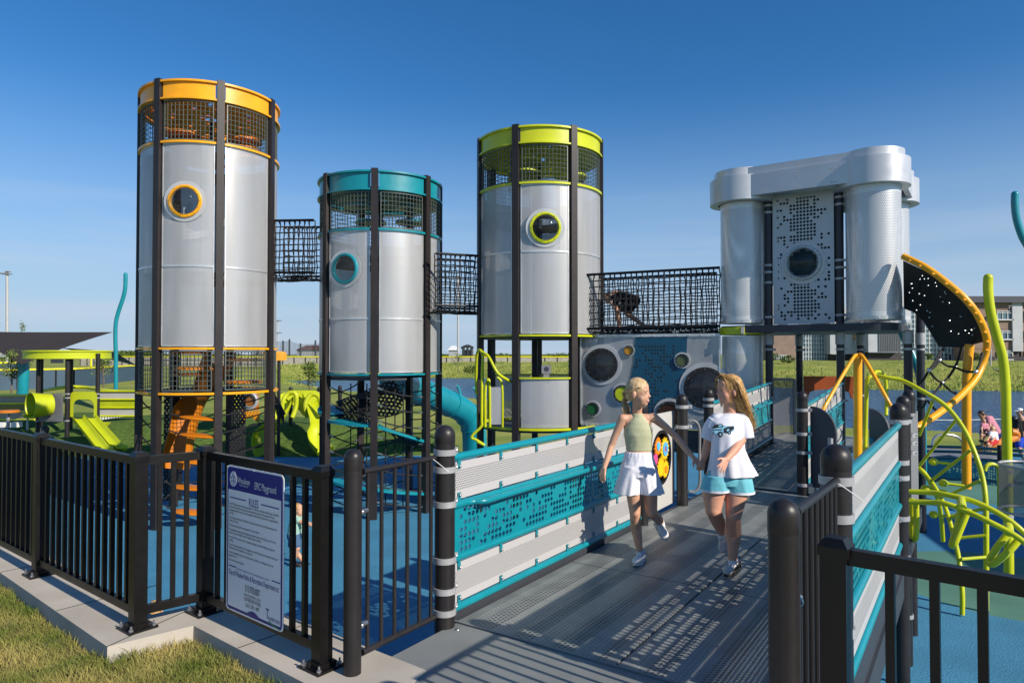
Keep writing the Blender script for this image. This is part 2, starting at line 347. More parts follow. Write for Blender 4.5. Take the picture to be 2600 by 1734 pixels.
b=MB(); b.prism([(-14,-2),(22,-2),(22,15),(17,21),(8,21.5),(-3,20.5),(-6,20.2),(-14,20.2),(-20,20)],ZG-.3,ZG+.004); struct('rubber_surface',b,rubber(),0)
b=MB(); b.prism([(9,22.2),(30,19.5),(60,17),(60,20.5),(30,23),(9,25.2)],ZG-.4,ZG-.10); struct('path',b,mat('path_concrete',(.45,.42,.38),.9),0)
b=MB(); b.prism([(-40,24),(-12,24.5),(-6,27),(-6,28.5),(-13,26.5),(-40,26)],-1.7,-1.1); struct('path.001',b,CONC,0)
# artificial-turf mounds
TURF=mat('artificial_turf',(.085,.14,.028),.95,0,.35,9,.8,180,spec=.15)
def mound(cx,cy,rx,ry,h,p=2.0,n=40):
    b=MB(); vs=[];fs=[]; m=10
    for i in range(m+1):
        t=i/m
        for k in range(n):
            q=2*PI*k/n; wob=1+.06*sin(3*q+cx)+.04*sin(5*q)
            vs.append((cx+rx*t*wob*cos(q),cy+ry*t*wob*sin(q),ZG-.05+(h+.05)*(1-sm(.25,1,t))))
    for i in range(m):
        for k in range(n): fs.append((i*n+k,(i+1)*n+k,(i+1)*n+(k+1)%n,i*n+(k+1)%n))
    b.add(vs,fs); return b
struct('turf_mound',mound(-11.2,24.6,8.6,4.6,.80),TURF,60)
struct('turf_mound.001',mound(-17,26,5,5,.7),TURF,60)
struct('turf_mound.002',mound(-7.3,23.9,4.6,3.9,.72),TURF,60)
struct('turf_mound.003',mound(-4.2,22.5,2.6,2.4,.45),TURF,60)
# kerb / retaining wall that carries the fence, entrance grass, entrance slab
K=[(-14.0,13.55),(-3.95,5.27),(-2.30,3.91),(-1.95,4.21),(-1.083,3.508),(-.62,3.14)]
Kb=[(-.45,3.62),(-.92,3.98),(-1.90,4.72),(-2.30,4.39),(-3.70,5.55),(-13.7,13.9)]
b=MB(); b.prism(K+Kb,-1.7,0); kerb=tag(obj('retaining_wall',b,CONC,None,0),'low concrete retaining kerb stepping along the lawn under the black fence','wall')
b=MB(); b.prism([(.35,2.05),(1.5,1.2),(4,-.9),(4.5,-.4),(1.9,1.55),(1.2,2.25)],-1.7,-.004); tag(obj('retaining_wall.001',b,CONC,None,0),'concrete kerb under the short black fence at bottom right','wall')
b=MB()
for (p,q) in (((-2.95,4.45),(-2.55,4.95)),((-3.9,5.23),(-3.45,5.75)),((-1.55,3.89),(-1.28,4.22)),((-2.30,3.91),(-2.06,4.58))): b.beam((p[0],p[1],.0005),(q[0],q[1],.0005),.007,.003)
struct('pavement_joint',b,mat('joint_dark',(.06,.055,.05),.95),0)
b=MB(); SOIL=mat('soil_and_thatch',(.20,.145,.06),.95,0,.3,5,.8,60,c2=(.10,.13,.03))
def lawn_h(x,y): return -.095+.012*sin(x*5+y*3)+.01*sin(x*9-y*7)-.03*max(0,-1.4-x)*.3
gx=np.arange(-16,4.01,.35); gy=np.arange(-3,15,.35)
idx={}
for x in gx:
    for y in gy:
        yk=float(np.interp(x,[k[0] for k in K]+[.35,1.5,4],[k[1] for k in K]+[2.05,1.2,-.9]))
        idx[(x,y)]=len(b.v); yy=min(y,yk+.15); b.v.append((x,yy,lawn_h(x,yy)))
for i in range(len(gx)-1):
    for j in range(len(gy)-1):
        q=[idx[(gx[i],gy[j])],idx[(gx[i+1],gy[j])],idx[(gx[i+1],gy[j+1])],idx[(gx[i],gy[j+1])]]
        if b.v[q[3]][1]-b.v[q[0]][1]>1e-4 or b.v[q[2]][1]-b.v[q[1]][1]>1e-4: b.f.append(tuple(q)); b.m.append(0)
struct('lawn',b,SOIL,60)
b=MB(); b.prism([(-.95,3.42),(-.62,3.14),(.35,2.30),(.9,1.6),(-1.5,-2),(-6,-2)],-.3,-.02); struct('pavement',b,CONC,0)
# grass blades
GB=mat('grass_blades',(.10,.15,.02),.75,0,.3,2.6,c2=(.44,.36,.12),spec=.25,mid=.495)
nb=52000
X=rng.uniform(-4.6,-.55,nb*3); Y=rng.uniform(3.05,6.2,nb*3)
yk=np.interp(X,[k[0] for k in K],[k[1] for k in K])
bare=(np.sin(X*3.1+Y*1.3+.5)*np.sin(Y*4.3-X*2.2)+.35*np.sin(X*11+Y*7))<.72+rng.uniform(0,.5,len(X))
ok=bare&(Y<yk-.012)&(Y>3.2)&(X/Y>-.80)&(~((X>-1.0)&(Y<3.42+(X+1.0)*-.85)))
X=X[ok][:nb];Y=Y[ok][:nb]; n_=len(X)
patch=np.sin(X*2.3+Y*1.7)*np.sin(X*1.1-Y*2.9+1)
edge=np.clip(1-(yk[ok][:n_]-Y)/.10,0,1)
hh=rng.uniform(.025,.055,n_)*(1+.25*patch)+edge*rng.uniform(0,.05,n_); aa=rng.uniform(0,2*PI,n_); ww=rng.uniform(.0012,.0026,n_); ln=rng.uniform(.25,1.1,n_)*hh; la=rng.uniform(0,2*PI,n_)+.0
z0=-.10+.012*np.sin(X*5+Y*3)+.01*np.sin(X*9-Y*7)-.03*np.maximum(0,-1.4-X)*.3
v=np.zeros((n_,5,3)); dx=np.cos(aa)*ww; dy=np.sin(aa)*ww; lx=np.cos(la)*ln; ly=np.sin(la)*ln
v[:,0]=np.stack([X-dx,Y-dy,z0],1); v[:,1]=np.stack([X+dx,Y+dy,z0],1)
v[:,2]=np.stack([X+lx*.35+dx*.8,Y+ly*.35+dy*.8,z0+hh*.6],1); v[:,3]=np.stack([X+lx*.35-dx*.8,Y+ly*.35-dy*.8,z0+hh*.6],1)
v[:,4]=np.stack([X+lx,Y+ly,z0+hh],1)
me=bpy.data.meshes.new('grass'); base=np.arange(n_)[:,None]*5
f4=(base+np.array([0,1,2,3])).tolist(); f3=(base+np.array([3,2,4])).tolist()
me.from_pydata(v.reshape(-1,3).tolist(),[],f4+f3); me.materials.append(GB)
tag(obj('grass',me,None),'short dry and green grass blades on the lawn beside the kerb','grass',kind='stuff')
# reeds and tall grass along the pond banks
def tufts(name,pts,h0,h1,mt,label,w=.03):
    P=np.array(pts); n=len(P); a=rng.uniform(0,2*PI,n); h=rng.uniform(h0,h1,n); l=rng.uniform(-.3,.3,(n,2))*h[:,None]
    v=np.zeros((n,3,3)); v[:,0]=P; v[:,1]=P; v[:,0,0]-=np.cos(a)*w; v[:,0,1]-=np.sin(a)*w; v[:,1,0]+=np.cos(a)*w; v[:,1,1]+=np.sin(a)*w
    v[:,2]=P; v[:,2,2]+=h; v[:,2,:2]+=l
    me=bpy.data.meshes.new(name); me.from_pydata(v.reshape(-1,3).tolist(),[],(np.arange(n)[:,None]*3+np.arange(3)).tolist()); me.materials.append(mt)
    return tag(obj(name,me,None),label,name.replace('_',' ').split('.')[0],kind='stuff')
RD=mat('reed_green',(.20,.27,.045),.9,0,.3,.2,c2=(.42,.42,.12),spec=.2)
pts=[]
for _ in range(26000):
    x=rng.uniform(-38,75); fy=farY(x)-1.2; y=fy+abs(rng.normal(0,9)); pts.append((x,y,ground_h(x,y)-.05))
tufts('tall_grass',pts,.12,.45,RD,'tall green grass covering the far bank of the pond',.07)
pts=[]
for _ in range(9000):
    x=rng.uniform(-40,32); ny=nearY(x)-1.5; y=ny-abs(rng.normal(0,1.6)); pts.append((x,y,ground_h(x,y)-.05))
tufts('tall_grass.001',pts,.08,.28,RD,'sparse tall grass on the near bank of the pond',.03)
# ---------------- round towers ----------------
TR=1.2
def seg_wire(parent,cx,cy,a0,a1,z0,z1,r,mt=None):
    b=MB(); n=10; na=12; mz=max(3,int((z1-z0)/.082))
    fr=.018
    for z in (z0+fr/2,z1-fr/2): b.arc((cx,cy),r-.012,r+.012,a0,a1,z-fr/2,z+fr/2,n)
    for a in (a0,a1-.015): b.arc((cx,cy),r-.012,r+.012,a,a+.015,z0,z1,1)
    for i in range(1,na):
        a=a0+(a1-a0)*i/na; b.tube([(cx+r*cos(a),cy+r*sin(a),z0),(cx+r*cos(a),cy+r*sin(a),z1)],.0062,5,False)
    for j in range(1,mz):
        z=z0+(z1-z0)*j/mz; b.tube([(cx+r*cos(a0+(a1-a0)*k/n),cy+r*sin(a0+(a1-a0)*k/n),z) for k in range(n+1)],.0062,5,False)
    return obj('wire_panel',b,mt or WIRE,parent)
def roofmat(name,c):
    m,t,p,L=nodes(name); N=t.nodes; p.inputs['Base Color'].default_value=c+(1,); p.inputs['Roughness'].default_value=.45
    g=N.new('ShaderNodeTexCoord'); v=N.new('ShaderNodeTexVoronoi'); v.inputs['Scale'].default_value=5.5; L(g.outputs['Object'],v.inputs['Vector'])
    tr=N.new('ShaderNodeBsdfTransparent'); mxs=N.new('ShaderNodeMixShader'); L(M_(t,'LESS_THAN',v.outputs['Distance'],.26),mxs.inputs[0]); L(p.outputs[0],mxs.inputs[1]); L(tr.outputs[0],mxs.inputs[2]); L(mxs.outputs[0],N['Material Output'].inputs[0]); return m
def porthole(parent,c,nrm,col,r=.29,ringmat=None,name='porthole',dark_disc=False):
    nrm=Vector(nrm).normalized(); M=nrm.to_track_quat('Z','Y').to_matrix()
    b=MB(); b.lathe([(r*.80,-.02),(r*.80,.03),(r*.86,.045),(r*.97,.04),(r,.02),(r,-.02)],c,36,M)
    o=obj(name,b,ringmat or col,parent)
    b=MB(); q=r*.82; b.lathe([(q*cos(PI/2*i/8)+1e-4,q*.72*sin(PI/2*i/8)+.02) for i in range(9)],c,32,M); obj('dome',b,DOME,o,80)
    if dark_disc: b=MB(); b.lathe([(1e-3,.006),(r*.82,.006)],c,32,M); obj('window_well',b,INSIDE_DARK,o)
    b=MB()
    for k in range(14):
        a=2*PI*k/14; p=Vector(c)+M@Vector((r*.91*cos(a),r*.91*sin(a),.045)); b.ell(p,(.008,.008,.008),None,6,4)
    obj('bolt',b,STEEL,o)
    b=MB(); b.lathe([(r*1.22,-.004),(r*1.22,.004),(r,.006)],c,36,M); obj('backing_ring',b,SHEET2,o)
    return o
def post_m(b,cx,cy,a,z0,z1,wt=.125,wr=.115):
    ax=Vector((cos(a),sin(a),0)); ay=Vector((-sin(a),cos(a),0))
    b.frame((cx+TR*cos(a),cy+TR*sin(a),(z0+z1)/2),ax,ay,Vector((0,0,1)),wr/2,wt/2,(z1-z0)/2)
def tower(cx,cy,rot,zt,col,label,spec):
    t=thing('play_tower',label,'play tower',(cx,cy,ZG))
    C=(cx,cy); al=[rot+2*PI*i/7 for i in range(7)]; g=.058
    for a in al:
        b=MB(); post_m(b,cx,cy,a,ZG-.1,zt+.02); o=obj('post',b,TPOST,t,0)
    for i in range(7):
        a0=al[i]+g; a1=al[i]+2*PI/7-g
        b=MB(); z1=zt-.01; z0=spec['cap']
        b.arc(C,TR-.05,TR+.045,a0-.005,a1+.005,z1-.035,z1); b.arc(C,TR-.05,TR+.045,a0-.005,a1+.005,z0,z0+.03); b.arc(C,TR-.03,TR+.002,a0+.012,a1-.012,z0+.03,z1-.035); obj('cap_band',b,col,t)
        seg_wire(t,cx,cy,a0+.03,a1-.03,spec['ring']+.03,z0-.02,TR-.01)
        b=MB(); b.arc(C,TR-.06,TR+.035,a0,a1,spec['ring']-.025,spec['ring']+.015); obj('ring_band',b,col,t)
        s=spec['seam']; bt=spec['bot']
        if i in spec.get('solid',range(7)):
            b=MB(); A0_,A1_,Z0_,Z1_=a0+.02,a1-.02,s+.008,spec['ring']-.03
            if i==spec['port']:
                am_=al[i]+PI/7+spec.get('pa',0); hw=.27; da=hw/TR; pz=spec['pz']; rr_=TR-.009
                b.arc(C,TR-.012,TR-.006,A0_,am_-da,Z0_,Z1_,3); b.arc(C,TR-.012,TR-.006,am_+da,A1_,Z0_,Z1_,3); b.arc(C,TR-.012,TR-.006,am_-da,am_+da,Z0_,pz-hw,6); b.arc(C,TR-.012,TR-.006,am_-da,am_+da,pz+hw,Z1_,6)
                vs=[];N_=32
                for k in range(N_):
                    q=2*PI*k/N_; cq,sq=cos(q),sin(q); m_=hw/max(abs(cq),abs(sq))
                    for rad in (m_,.232): x,zq=rad*cq,rad*sq; a_=am_+x/TR; vs.append((cx+rr_*cos(a_),cy+rr_*sin(a_),pz+zq))
                b.add(vs,[(2*k,2*((k+1)%N_),2*((k+1)%N_)+1,2*k+1) for k in range(N_)])
            else: b.arc(C,TR-.012,TR-.006,A0_,A1_,Z0_,Z1_)
            obj('mesh_panel',b,SHEET,t)
            b=MB(); b.arc(C,TR-.012,TR-.006,a0+.02,a1-.02,bt+.02,s-.008); obj('mesh_panel',b,SHEET,t)
            b=MB()
            for z in (spec['ring']-.045,bt+.022): b.arc(C,TR-.014,TR+.004,a0+.02,a1-.02,z,z+.022)
            b.arc(C,TR-.014,TR+.006,a0+.02,a1-.02,s-.018,s+.018)
            for a in (a0+.014,a1-.026): b.arc(C,TR-.013,TR+.003,a,a+.012,bt+.044,spec['ring']-.045,1)
            obj('panel_frame',b,FRAME,t)
        b=MB(); b.arc(C,TR-.06,TR+.035,a0,a1,bt-.03,bt+.005); obj('ring_band',b,col,t)
        if 'low' in spec and i in spec.get('lowseg',range(7)):
            l0=spec['low']
            if spec.get('lowsolid'):
                b=MB(); b.arc(C,TR-.012,TR-.004,a0+.02,a1-.02,l0+.01,spec['lowtop']); obj('mesh_panel',b,SHEET,t)
                b=MB(); b.arc(C,TR-.05,TR+.03,a0,a1,spec['lowtop'],spec['lowtop']+.03); obj('ring_band',b,col,t)
            else: seg_wire(t,cx,cy,a0+.03,a1-.03,l0+.03,bt-.05,TR-.01)
        if 'low' in spec:
            b=MB(); b.arc(C,TR-.06,TR+.035,a0,a1,spec['low']-.04,spec['low']); obj('ring_band',b,col,t)
        if 'ledge' in spec:
            zz=spec['ledge'][i%len(spec['ledge'])]
    b=MB(); b.lathe([(.12,-.0),(TR-.06,0),(TR-.06,-.02),(.12,-.02)],(cx,cy,zt-.30),36); obj('roof',b,roofmat('roof_'+col.name,tuple(col.node_tree.nodes['Color Ramp'].color_ramp.elements[1].color)[:3]),t)
    b=MB(); b.tube([(cx,cy,spec.get('low',spec['bot'])),(cx,cy,zt-.3)],.05,8); obj('centre_pole',b,BLK,t)
    for z in spec['floors']:
        b=MB(); b.lathe([(.45,0),(TR-.05,0),(TR-.05,-.05),(.45,-.05)],(cx,cy,z),28,None,PI*.2,PI*1.7); obj('floor',b,DKG,t)
    pi=spec['port']; am=al[pi]+PI/7+spec.get('pa',0); porthole(t,(cx+(TR+.004)*cos(am),cy+(TR+.004)*sin(am),spec['pz']),(cos(am),sin(am),0),col)
    return t,al
T1c=(-5.755,13.0);T2c=(-2.66,13.8);T3c=(.545,13.5)
t1,al1=tower(*T1c,.76,6.45,ORG,'tall round tower with orange rings, leftmost of the three mesh towers',dict(cap=6.10,ring=5.36,seam=3.19,bot=1.77,low=.99,floors=[.97,3.1,5.2],port=4,pz=4.31,pa=-.02))
t2,al2=tower(*T2c,.32,5.08,TEAL,'shortest round mesh tower with teal rings, in the middle of the three',dict(cap=4.70,ring=3.98,seam=2.32,bot=1.29,floors=[1.22,3.5],port=4,pz=3.25,pa=-.03))
t3,al3=tower(*T3c,.72,5.82,LIME,'round mesh tower with lime green rings, rightmost of the three, beside the rope tunnel',dict(cap=5.48,ring=4.77,seam=3.52,bot=2.01,low=.32,lowtop=1.21,lowsolid=True,lowseg=[4,0,1],floors=[.28,2.0,4.3],port=4,pz=3.94,pa=.0))
# more interior clutter that shows through the wire bands : part of tower
def disc(parent,c,r,h,mt,n=20,name='step'):
    b=MB(); b.lathe([(1e-3,h),(r*.93,h),(r,h*.6),(r,0),(1e-3,0)],c,n); return obj(name,b,mt,parent)
for k in range(7):
    a=k*2.1; disc(t1,(T1c[0]+.62*cos(a),T1c[1]+.62*sin(a),5.35+.06*k),.33,.05,ORGP,18,'step')
    if k<5: disc(t1,(T1c[0]+.6*cos(a+.5),T1c[1]+.6*sin(a+.5),1.1+.14*k),.35,.05,ORGP,18,'step')
    if k<6: disc(t3,(T3c[0]+.62*cos(a),T3c[1]+.62*sin(a),4.95+.07*k),.33,.05,LIMEP,18,'step')
    if k<4: disc(t2,(T2c[0]+.62*cos(a),T2c[1]+.62*sin(a),4.3+.1*k),.33,.05,TEAL,18,'step')
# T3: side box, hand loops
b=MB(); p=at(1387,937,12.35); b.box((p.x,p.y,p.z),(.17,.10,.15)); b.box((p.x,p.y,p.z-.15),(.10,.08,.2)); obj('play_box',b,MIDG,t3,0)
b=MB(); Mx=Matrix.Rotation(PI/2,3,'X'); b.lathe([(1e-3,.0),(.045,.0),(.05,-.01)],(p.x,p.y-.052,p.z),20,Mx); obj('speaker_cone',b,DKG,t3)
def px_tube(name,pts,r,mt,parent=None,n=10,res=6,smooth=60):
    P=[at(*q) for q in pts]; b=MB(); b.tube(spline(P,res),r,n); return obj(name,b,mt,parent,smooth)
def spline(P,res=6):
    P=[Vector(p) for p in P]; out=[]
    for i in range(len(P)-1):
        p0=P[max(i-1,0)];p1=P[i];p2=P[i+1];p3=P[min(i+2,len(P)-1)]
        for k in range(res):
            t=k/res; out.append(.5*((2*p1)+(-p0+p2)*t+(2*p0-5*p1+4*p2-p3)*t*t+(-p0+3*p1-3*p2+p3)*t**3))
    out.append(P[-1]); return out
Yq=12.5
px_tube('hand_loop',[(1210,1000,Yq+.5),(1209,960,Yq+.4),(1211,900,Yq+.2),(1219,889,Yq+.1),(1226,905,Yq),(1224,950,Yq),(1223,1060,Yq),(1222,1082,Yq),(1202,1102,Yq),(1198,1112,Yq),(1208,1116,Yq),(1230,1130,Yq),(1212,1121,Yq)],.026,LIME,t3)
px_tube('hand_loop',[(1222,893,Yq),(1240,905,Yq-.1),(1262,945,Yq-.2),(1286,963,Yq-.1),(1303,970,Yq)],.026,LIME,t3)
px_tube('guard_rail',[(1232,1084,Yq),(1232,1000,Yq),(1236,968,Yq),(1243,975,Yq),(1244,1084,Yq)],.024,LIME,t3)
px_tube('guard_rail',[(1276,1084,Yq),(1276,1000,Yq),(1272,968,Yq),(1262,958,Yq)],.024,LIME,t3)
b=MB(); b.frame((at(1260,1030,Yq)),Vector((1,0,0)),Vector((0,1,0)),Vector((0,0,1)),.10,.01,.34); obj('mesh_panel',b,SHEET,t3,0)
# orange tunnel piece hanging under T3 rear, twisted slides
def flume(parent,P,r,mt,wall=.02,open_=1.15*PI,name='slide_chute',tilt=None,res=6):
    """open half-round chute following P"""
    P=spline(P,res); b=MB(); n=12; vs=[];fs=[]
    for i,p in enumerate(P):
        t=(P[min(i+1,len(P)-1)]-P[max(i-1,0)]).normalized(); sd=t.cross(Vector((0,0,1))); sd.normalize(); up=sd.cross(t)
        if tilt: 
            q=tilt(i/(len(P)-1)); sd,up=sd*cos(q)+up*sin(q),up*cos(q)-sd*sin(q)
        for k in range(n+1):
            a=-PI/2-open_/2+open_*k/n
            for rr in (r,r+wall): vs.append(p+sd*(cos(a)*rr)+up*(sin(a)*rr))
    m=(n+1)*2
    for i in range(len(P)-1):
        for k in range(n):
            o=i*m+2*k; q=o+m; fs+=[(o,q,q+2,o+2),(o+1,o+3,q+3,q+1)]
        fs+=[(i*m,i*m+1,(i+1)*m+1,(i+1)*m),(i*m+2*n,(i+1)*m+2*n,(i+1)*m+2*n+1,i*m+2*n+1)]
    for i in (0,len(P)-1):
        for k in range(n): o=i*m+2*k; fs.append((o,o+2,o+3,o+1))
    b.add(vs,fs); return obj(name,b,mt,parent,50)
s=thing('chute_slide','orange slide chute dropping down inside the orange ringed tower','slide',(T1c[0],T1c[1],ZG))
P=[at(560,900,13.3),at(535,945,13.6),at(492,1000,13.6),at(466,1060,13.4),at(452,1120,13.3),at(440,1190,13.2)]
flume(s,P,.27,ORGP,.02,1.1*PI,res=5)
# pods hung on ropes under T1
pods=[((1010),'topmost',505,1062),(0,'second',505,1106),(0,'third',492,1172),(0,'fourth',485,1238),(0,'lowest',487,1300)]
for _,nm,px,py in pods:
    c=at(px,py,12.0); t=thing('climbing_pod','orange oval climbing pod slung on black ropes under the orange tower, %s of five'%nm,'climbing pod',c,'orange pods under the tall tower')
    b=MB(); b.ell(c,(.34,.20,.035),Matrix.Rotation(.1,3,'Y'),20,8); obj('pod_body',b,ORGP,t)
    b=MB()
    for sx,ax in ((-1,(383+20)),(1,559)):
        e=at(ax+(14 if sx<0 else -12),py-18,11.95); b.tube([c+Vector((sx*.31,0,.02)),e],.013,6)
    e=Vector((c.x+.9,c.y+1.4,c.z+.15)); b.tube([c+Vector((.3,.1,.02)),e],.013,6); obj('rope',b,ROPE,t)
# climbing net plates under T1 rear (dark boards with holes)
b=MB()
for k,(px,z0,z1) in enumerate([(440,-1.3,.9),(600,-1.3,.9)]):
    p=at(px,1100,13.9); b.box((p.x,p.y,(z0+z1)/2),(.35,.03,z1-z0),.3)
tag(obj('climbing_board',b,perf('board_holes',(.014,.014,.016),-2,2,.0,.07,.22),None,0),'dark perforated climbing boards at the back of the orange tower base','climbing board')
# T2 lower : spiral ledges, ropes, net
z=[(-.05,.05)]
C=T2c
led=[(4,.42,.36),(5,.34,.02),(3,.62,.5),(5,-.82,-.98),(4,-.70,-.80)]
for i,(sg,za,zb) in enumerate(led):
    a0=al2[sg]+.06;a1=al2[sg]+2*PI/7-.06; b=MB(); n=8; vs=[];fs=[]
    for k in range(n+1):
        a=a0+(a1-a0)*k/n; zz=za+(zb-za)*k/n
        for r in (TR-.42,TR+.02):
            for dz in (-.05,0): vs.append((C[0]+r*cos(a),C[1]+r*sin(a),zz+dz))
    for k in range(n):
        o=k*4;p=o+4; fs+=[(o+2,o+3,p+3,p+2),(o,p,p+1,o+1),(o+1,p+1,p+3,o+3),(o,o+2,p+2,p)]
    b.add(vs,fs); obj('ledge',b,TEAL,t2)
for sg in (0,1,2,3,4,5,6):
    a0=al2[sg];a1=al2[(sg+1)%7]
    for j in range(8):
        zz=1.05-j*.30; b=MB(); pA=Vector((C[0]+TR*cos(a0),C[1]+TR*sin(a0),zz)); pB=Vector((C[0]+TR*cos(a1),C[1]+TR*sin(a1),zz-.22)); mid=(pA+pB)/2+Vector((0,.12,-.06))
        b.tube(spline([pA,mid,pB],5),.013,6); obj('climbing_rope',b,ROPE,t2)
        b=MB(); b.tube([pA+(mid-pA)*.1,pA+(mid-pA)*.3],.018,6); b.tube([pB+(mid-pB)*.1,pB+(mid-pB)*.3],.018,6); obj('rope_ferrule',b,STEEL,t2)
    if sg in (4,5):
        b=MB()
        for k in range(1,4):
            q=k/4; p0=Vector((C[0]+.8*cos(a0+(a1-a0)*q),C[1]+.8*sin(a0+(a1-a0)*q),1.1)); b.tube([p0,p0-Vector((0,0,2.4))],.012,6)
        obj('climbing_rope',b,ROPE,t2)
for sg in (0,1,2,3):
    a0=al1[sg];a1=al1[(sg+1)%7]
    for j in range(7):
        zz=.85-j*.32; b=MB(); pA=Vector((T1c[0]+TR*cos(a0),T1c[1]+TR*sin(a0),zz)); pB=Vector((T1c[0]+TR*cos(a1),T1c[1]+TR*sin(a1),zz-.2)); mid=(pA+pB)/2+Vector((0,.05,-.06)); b.tube(spline([pA,mid,pB],5),.013,6); obj('climbing_rope',b,ROPE,t1)
def netmat():
    m,t,p,L=nodes('black_belt_net'); g=t.nodes.new('ShaderNodeTexCoord'); s=t.nodes.new('ShaderNodeSeparateXYZ'); L(g.outputs['Object'],s.inputs[0]); p.inputs['Base Color'].default_value=(.012,.012,.014,1); p.inputs['Roughness'].default_value=.6
    mk=dots(t,s.outputs[0],M_(t,'ADD',s.outputs[2],M_(t,'MULTIPLY',s.outputs[1],.6)),.085,.30); tr=t.nodes.new('ShaderNodeBsdfTransparent'); mxs=t.nodes.new('ShaderNodeMixShader')
    L(mk,mxs.inputs[0]); L(p.outputs[0],mxs.inputs[1]); L(tr.outputs[0],mxs.inputs[2]); L(mxs.outputs[0],t.nodes['Material Output'].inputs[0]); return m
NETM=netmat()
b=MB(); P=[at(852,1074,13.1),at(962,1074,12.6),at(958,1010,13.6),at(1020,985,14.2),at(900,1002,14.2),at(852,1020,13.9)]
b.slab(P,(0,.01,.01)); obj('belt_net',b,NETM,t2,0)
b=MB(); P=[at(905,1000,14.3),at(1000,962,14.4),at(1030,1010,14.6),at(1010,1055,14.5),at(930,1060,14.4)]; b.slab(P,(0,.01,.01)); obj('belt_net',b,NETM,t2,0)
b=MB(); P=[at(970,1085,12.9),at(1068,1112,12.9),at(1060,1136,13.4),at(1010,1118,13.5)]; b.slab(P,(0,.01,.01)); obj('belt_net',b,NETM,t2,0)
# teal tube slide behind T2
ts=thing('tube_slide','enclosed teal tube slide coming out behind the teal tower','slide',at(1205,1150,17.5))
P=[at(1000,962,16.5),at(1052,987,18),at(1132,1020,19.5),at(1180,1046,20.3),at(1202,1085,20.6),at(1206,1160,20.7)]
b=MB(); b.tube(spline(P,6),.37,22); obj('tube',b,TEAL,ts,60)
b=MB(); SP=spline(P,6)
for i in (7,13,19,24):
    d=(SP[i+1]-SP[i-1]).normalized()*.018; b.tube([SP[i]-d,SP[i]+d],.392,22)
obj('flange',b,TEAL,ts)
for k,(x,y) in enumerate([(1158,980),(1200,985)]):
    b=MB(); b.tube(spline([at(x,y,20.3),at(x+6,y+4,20.3),at(x+13,y+30,20.2)],5),.045,8); obj('grab_hook',b,TEAL,ts)
# ---------------- rope tunnels ----------------
def tunnel(p0,p1,z0a,z1a,z0b,z1b,wd,label,sag=.0):
    p0=Vector(p0);p1=Vector(p1); t=thing('rope_tunnel',label,'rope tunnel',(p0.x,p0.y,z0a),'black rope crawl tunnels between the towers')
    d=(p1-p0); Ln=d.length; d.normalize(); s=Vector((-d.y,d.x,0)); ns=int(Ln/.095)
    def zz(u,a,c): return a+(c-a)*u
    b=MB()
    for sg in (-1,1):
        for (a,c) in ((z1a,z1b),(z0a+.06,z0b+.06)): b=MB(); b.tube([p0+s*sg*wd/2+Vector((0,0,a)),p1+s*sg*wd/2+Vector((0,0,c))],.024,8); obj('frame_tube',b,BLK,t)
    # profile around : top-left, down wall, floor (sagging), up wall
    def prof(u):
        a=zz(u,z0a,z0b); c=zz(u,z1a,z1b); h=c-a; out=[]; bul=.05*sin(PI*u)
        nw=9
        for k in range(nw+1): out.append(Vector((0,0,c-h*k/nw))-s*(wd/2-.06+bul*sin(PI*k/nw)))
        for k in range(1,8): q=k/8; out.append(Vector((0,0,a-.07*sin(PI*q)-sag*sin(PI*u)))+s*(-wd/2+.06+(wd-.12)*q))
        for k in range(nw+1): out.append(Vector((0,0,a+h*k/nw))+s*(wd/2-.06+bul*sin(PI*(1-k/nw))))
        return out
    J=[]
    for i in range(ns+1):
        u=i/ns; base=p0+d*(Ln*u); J.append([base+q+d*random.uniform(-.014,.014)+Vector((0,0,random.uniform(-.01,.01))) for q in prof(u)])
    b=MB()
    for i,row in enumerate(J): b.tube(row,.0115,5,False)
    for k in range(len(J[0])): b.tube([r[k] for r in J],.0115,5,False)
    for i,row in enumerate(J[1:-1]):
        for e,sg in ((0,-1),(-1,1)):
            q=row[e]; top=Vector((0,0,zz(i/ns,z1a,z1b)-q.z+0.0)); base=p0+d*(Ln*(i+1)/ns)+s*sg*wd/2; base.z=zz((i+1)/ns,z1a,z1b)
            b.tube([base,q+Vector((0,0,-.06))],.013,5)
    b.mi=1
    for row in J[::1]:
        for k in (0,9,17,26):
            if k<len(row): b.ell(row[k]+Vector((0,0,.01 if k in(9,17) else -.02)),(.014,.014,.026),None,6,4)
    obj('rope_net',b,[ROPE,STEEL],t)
    return t
def edge(c,a): return Vector((c[0]+TR*cos(a),c[1]+TR*sin(a),0))
pa=edge(T1c,al1[6]+.42); pb=edge(T2c,al2[4]-.30); tunnel(pa,pb,3.15,4.2,3.15,4.2,.72,'short black rope tunnel between the orange and the teal ringed towers')
pa=at(1092,899,13.2); pa.z=0; pb=edge(T3c,al3[3]-.35); tunnel(pa,pb,2.52,3.56,2.52,3.56,.75,'short black rope tunnel between the teal and the lime ringed towers')
C1=Vector((4.09,12.12,0));C2=Vector((5.80,10.93,0));C3=Vector((6.71,12.24,0));C4=Vector((5.0,13.43,0))
pa=Vector((1.42,13.1,0)); pb=Vector((3.80,12.55,0)); tunnel(pa,pb,2.07,3.13,2.10,3.20,.85,'long black rope tunnel rising to the silver tower, with a child crawling inside')
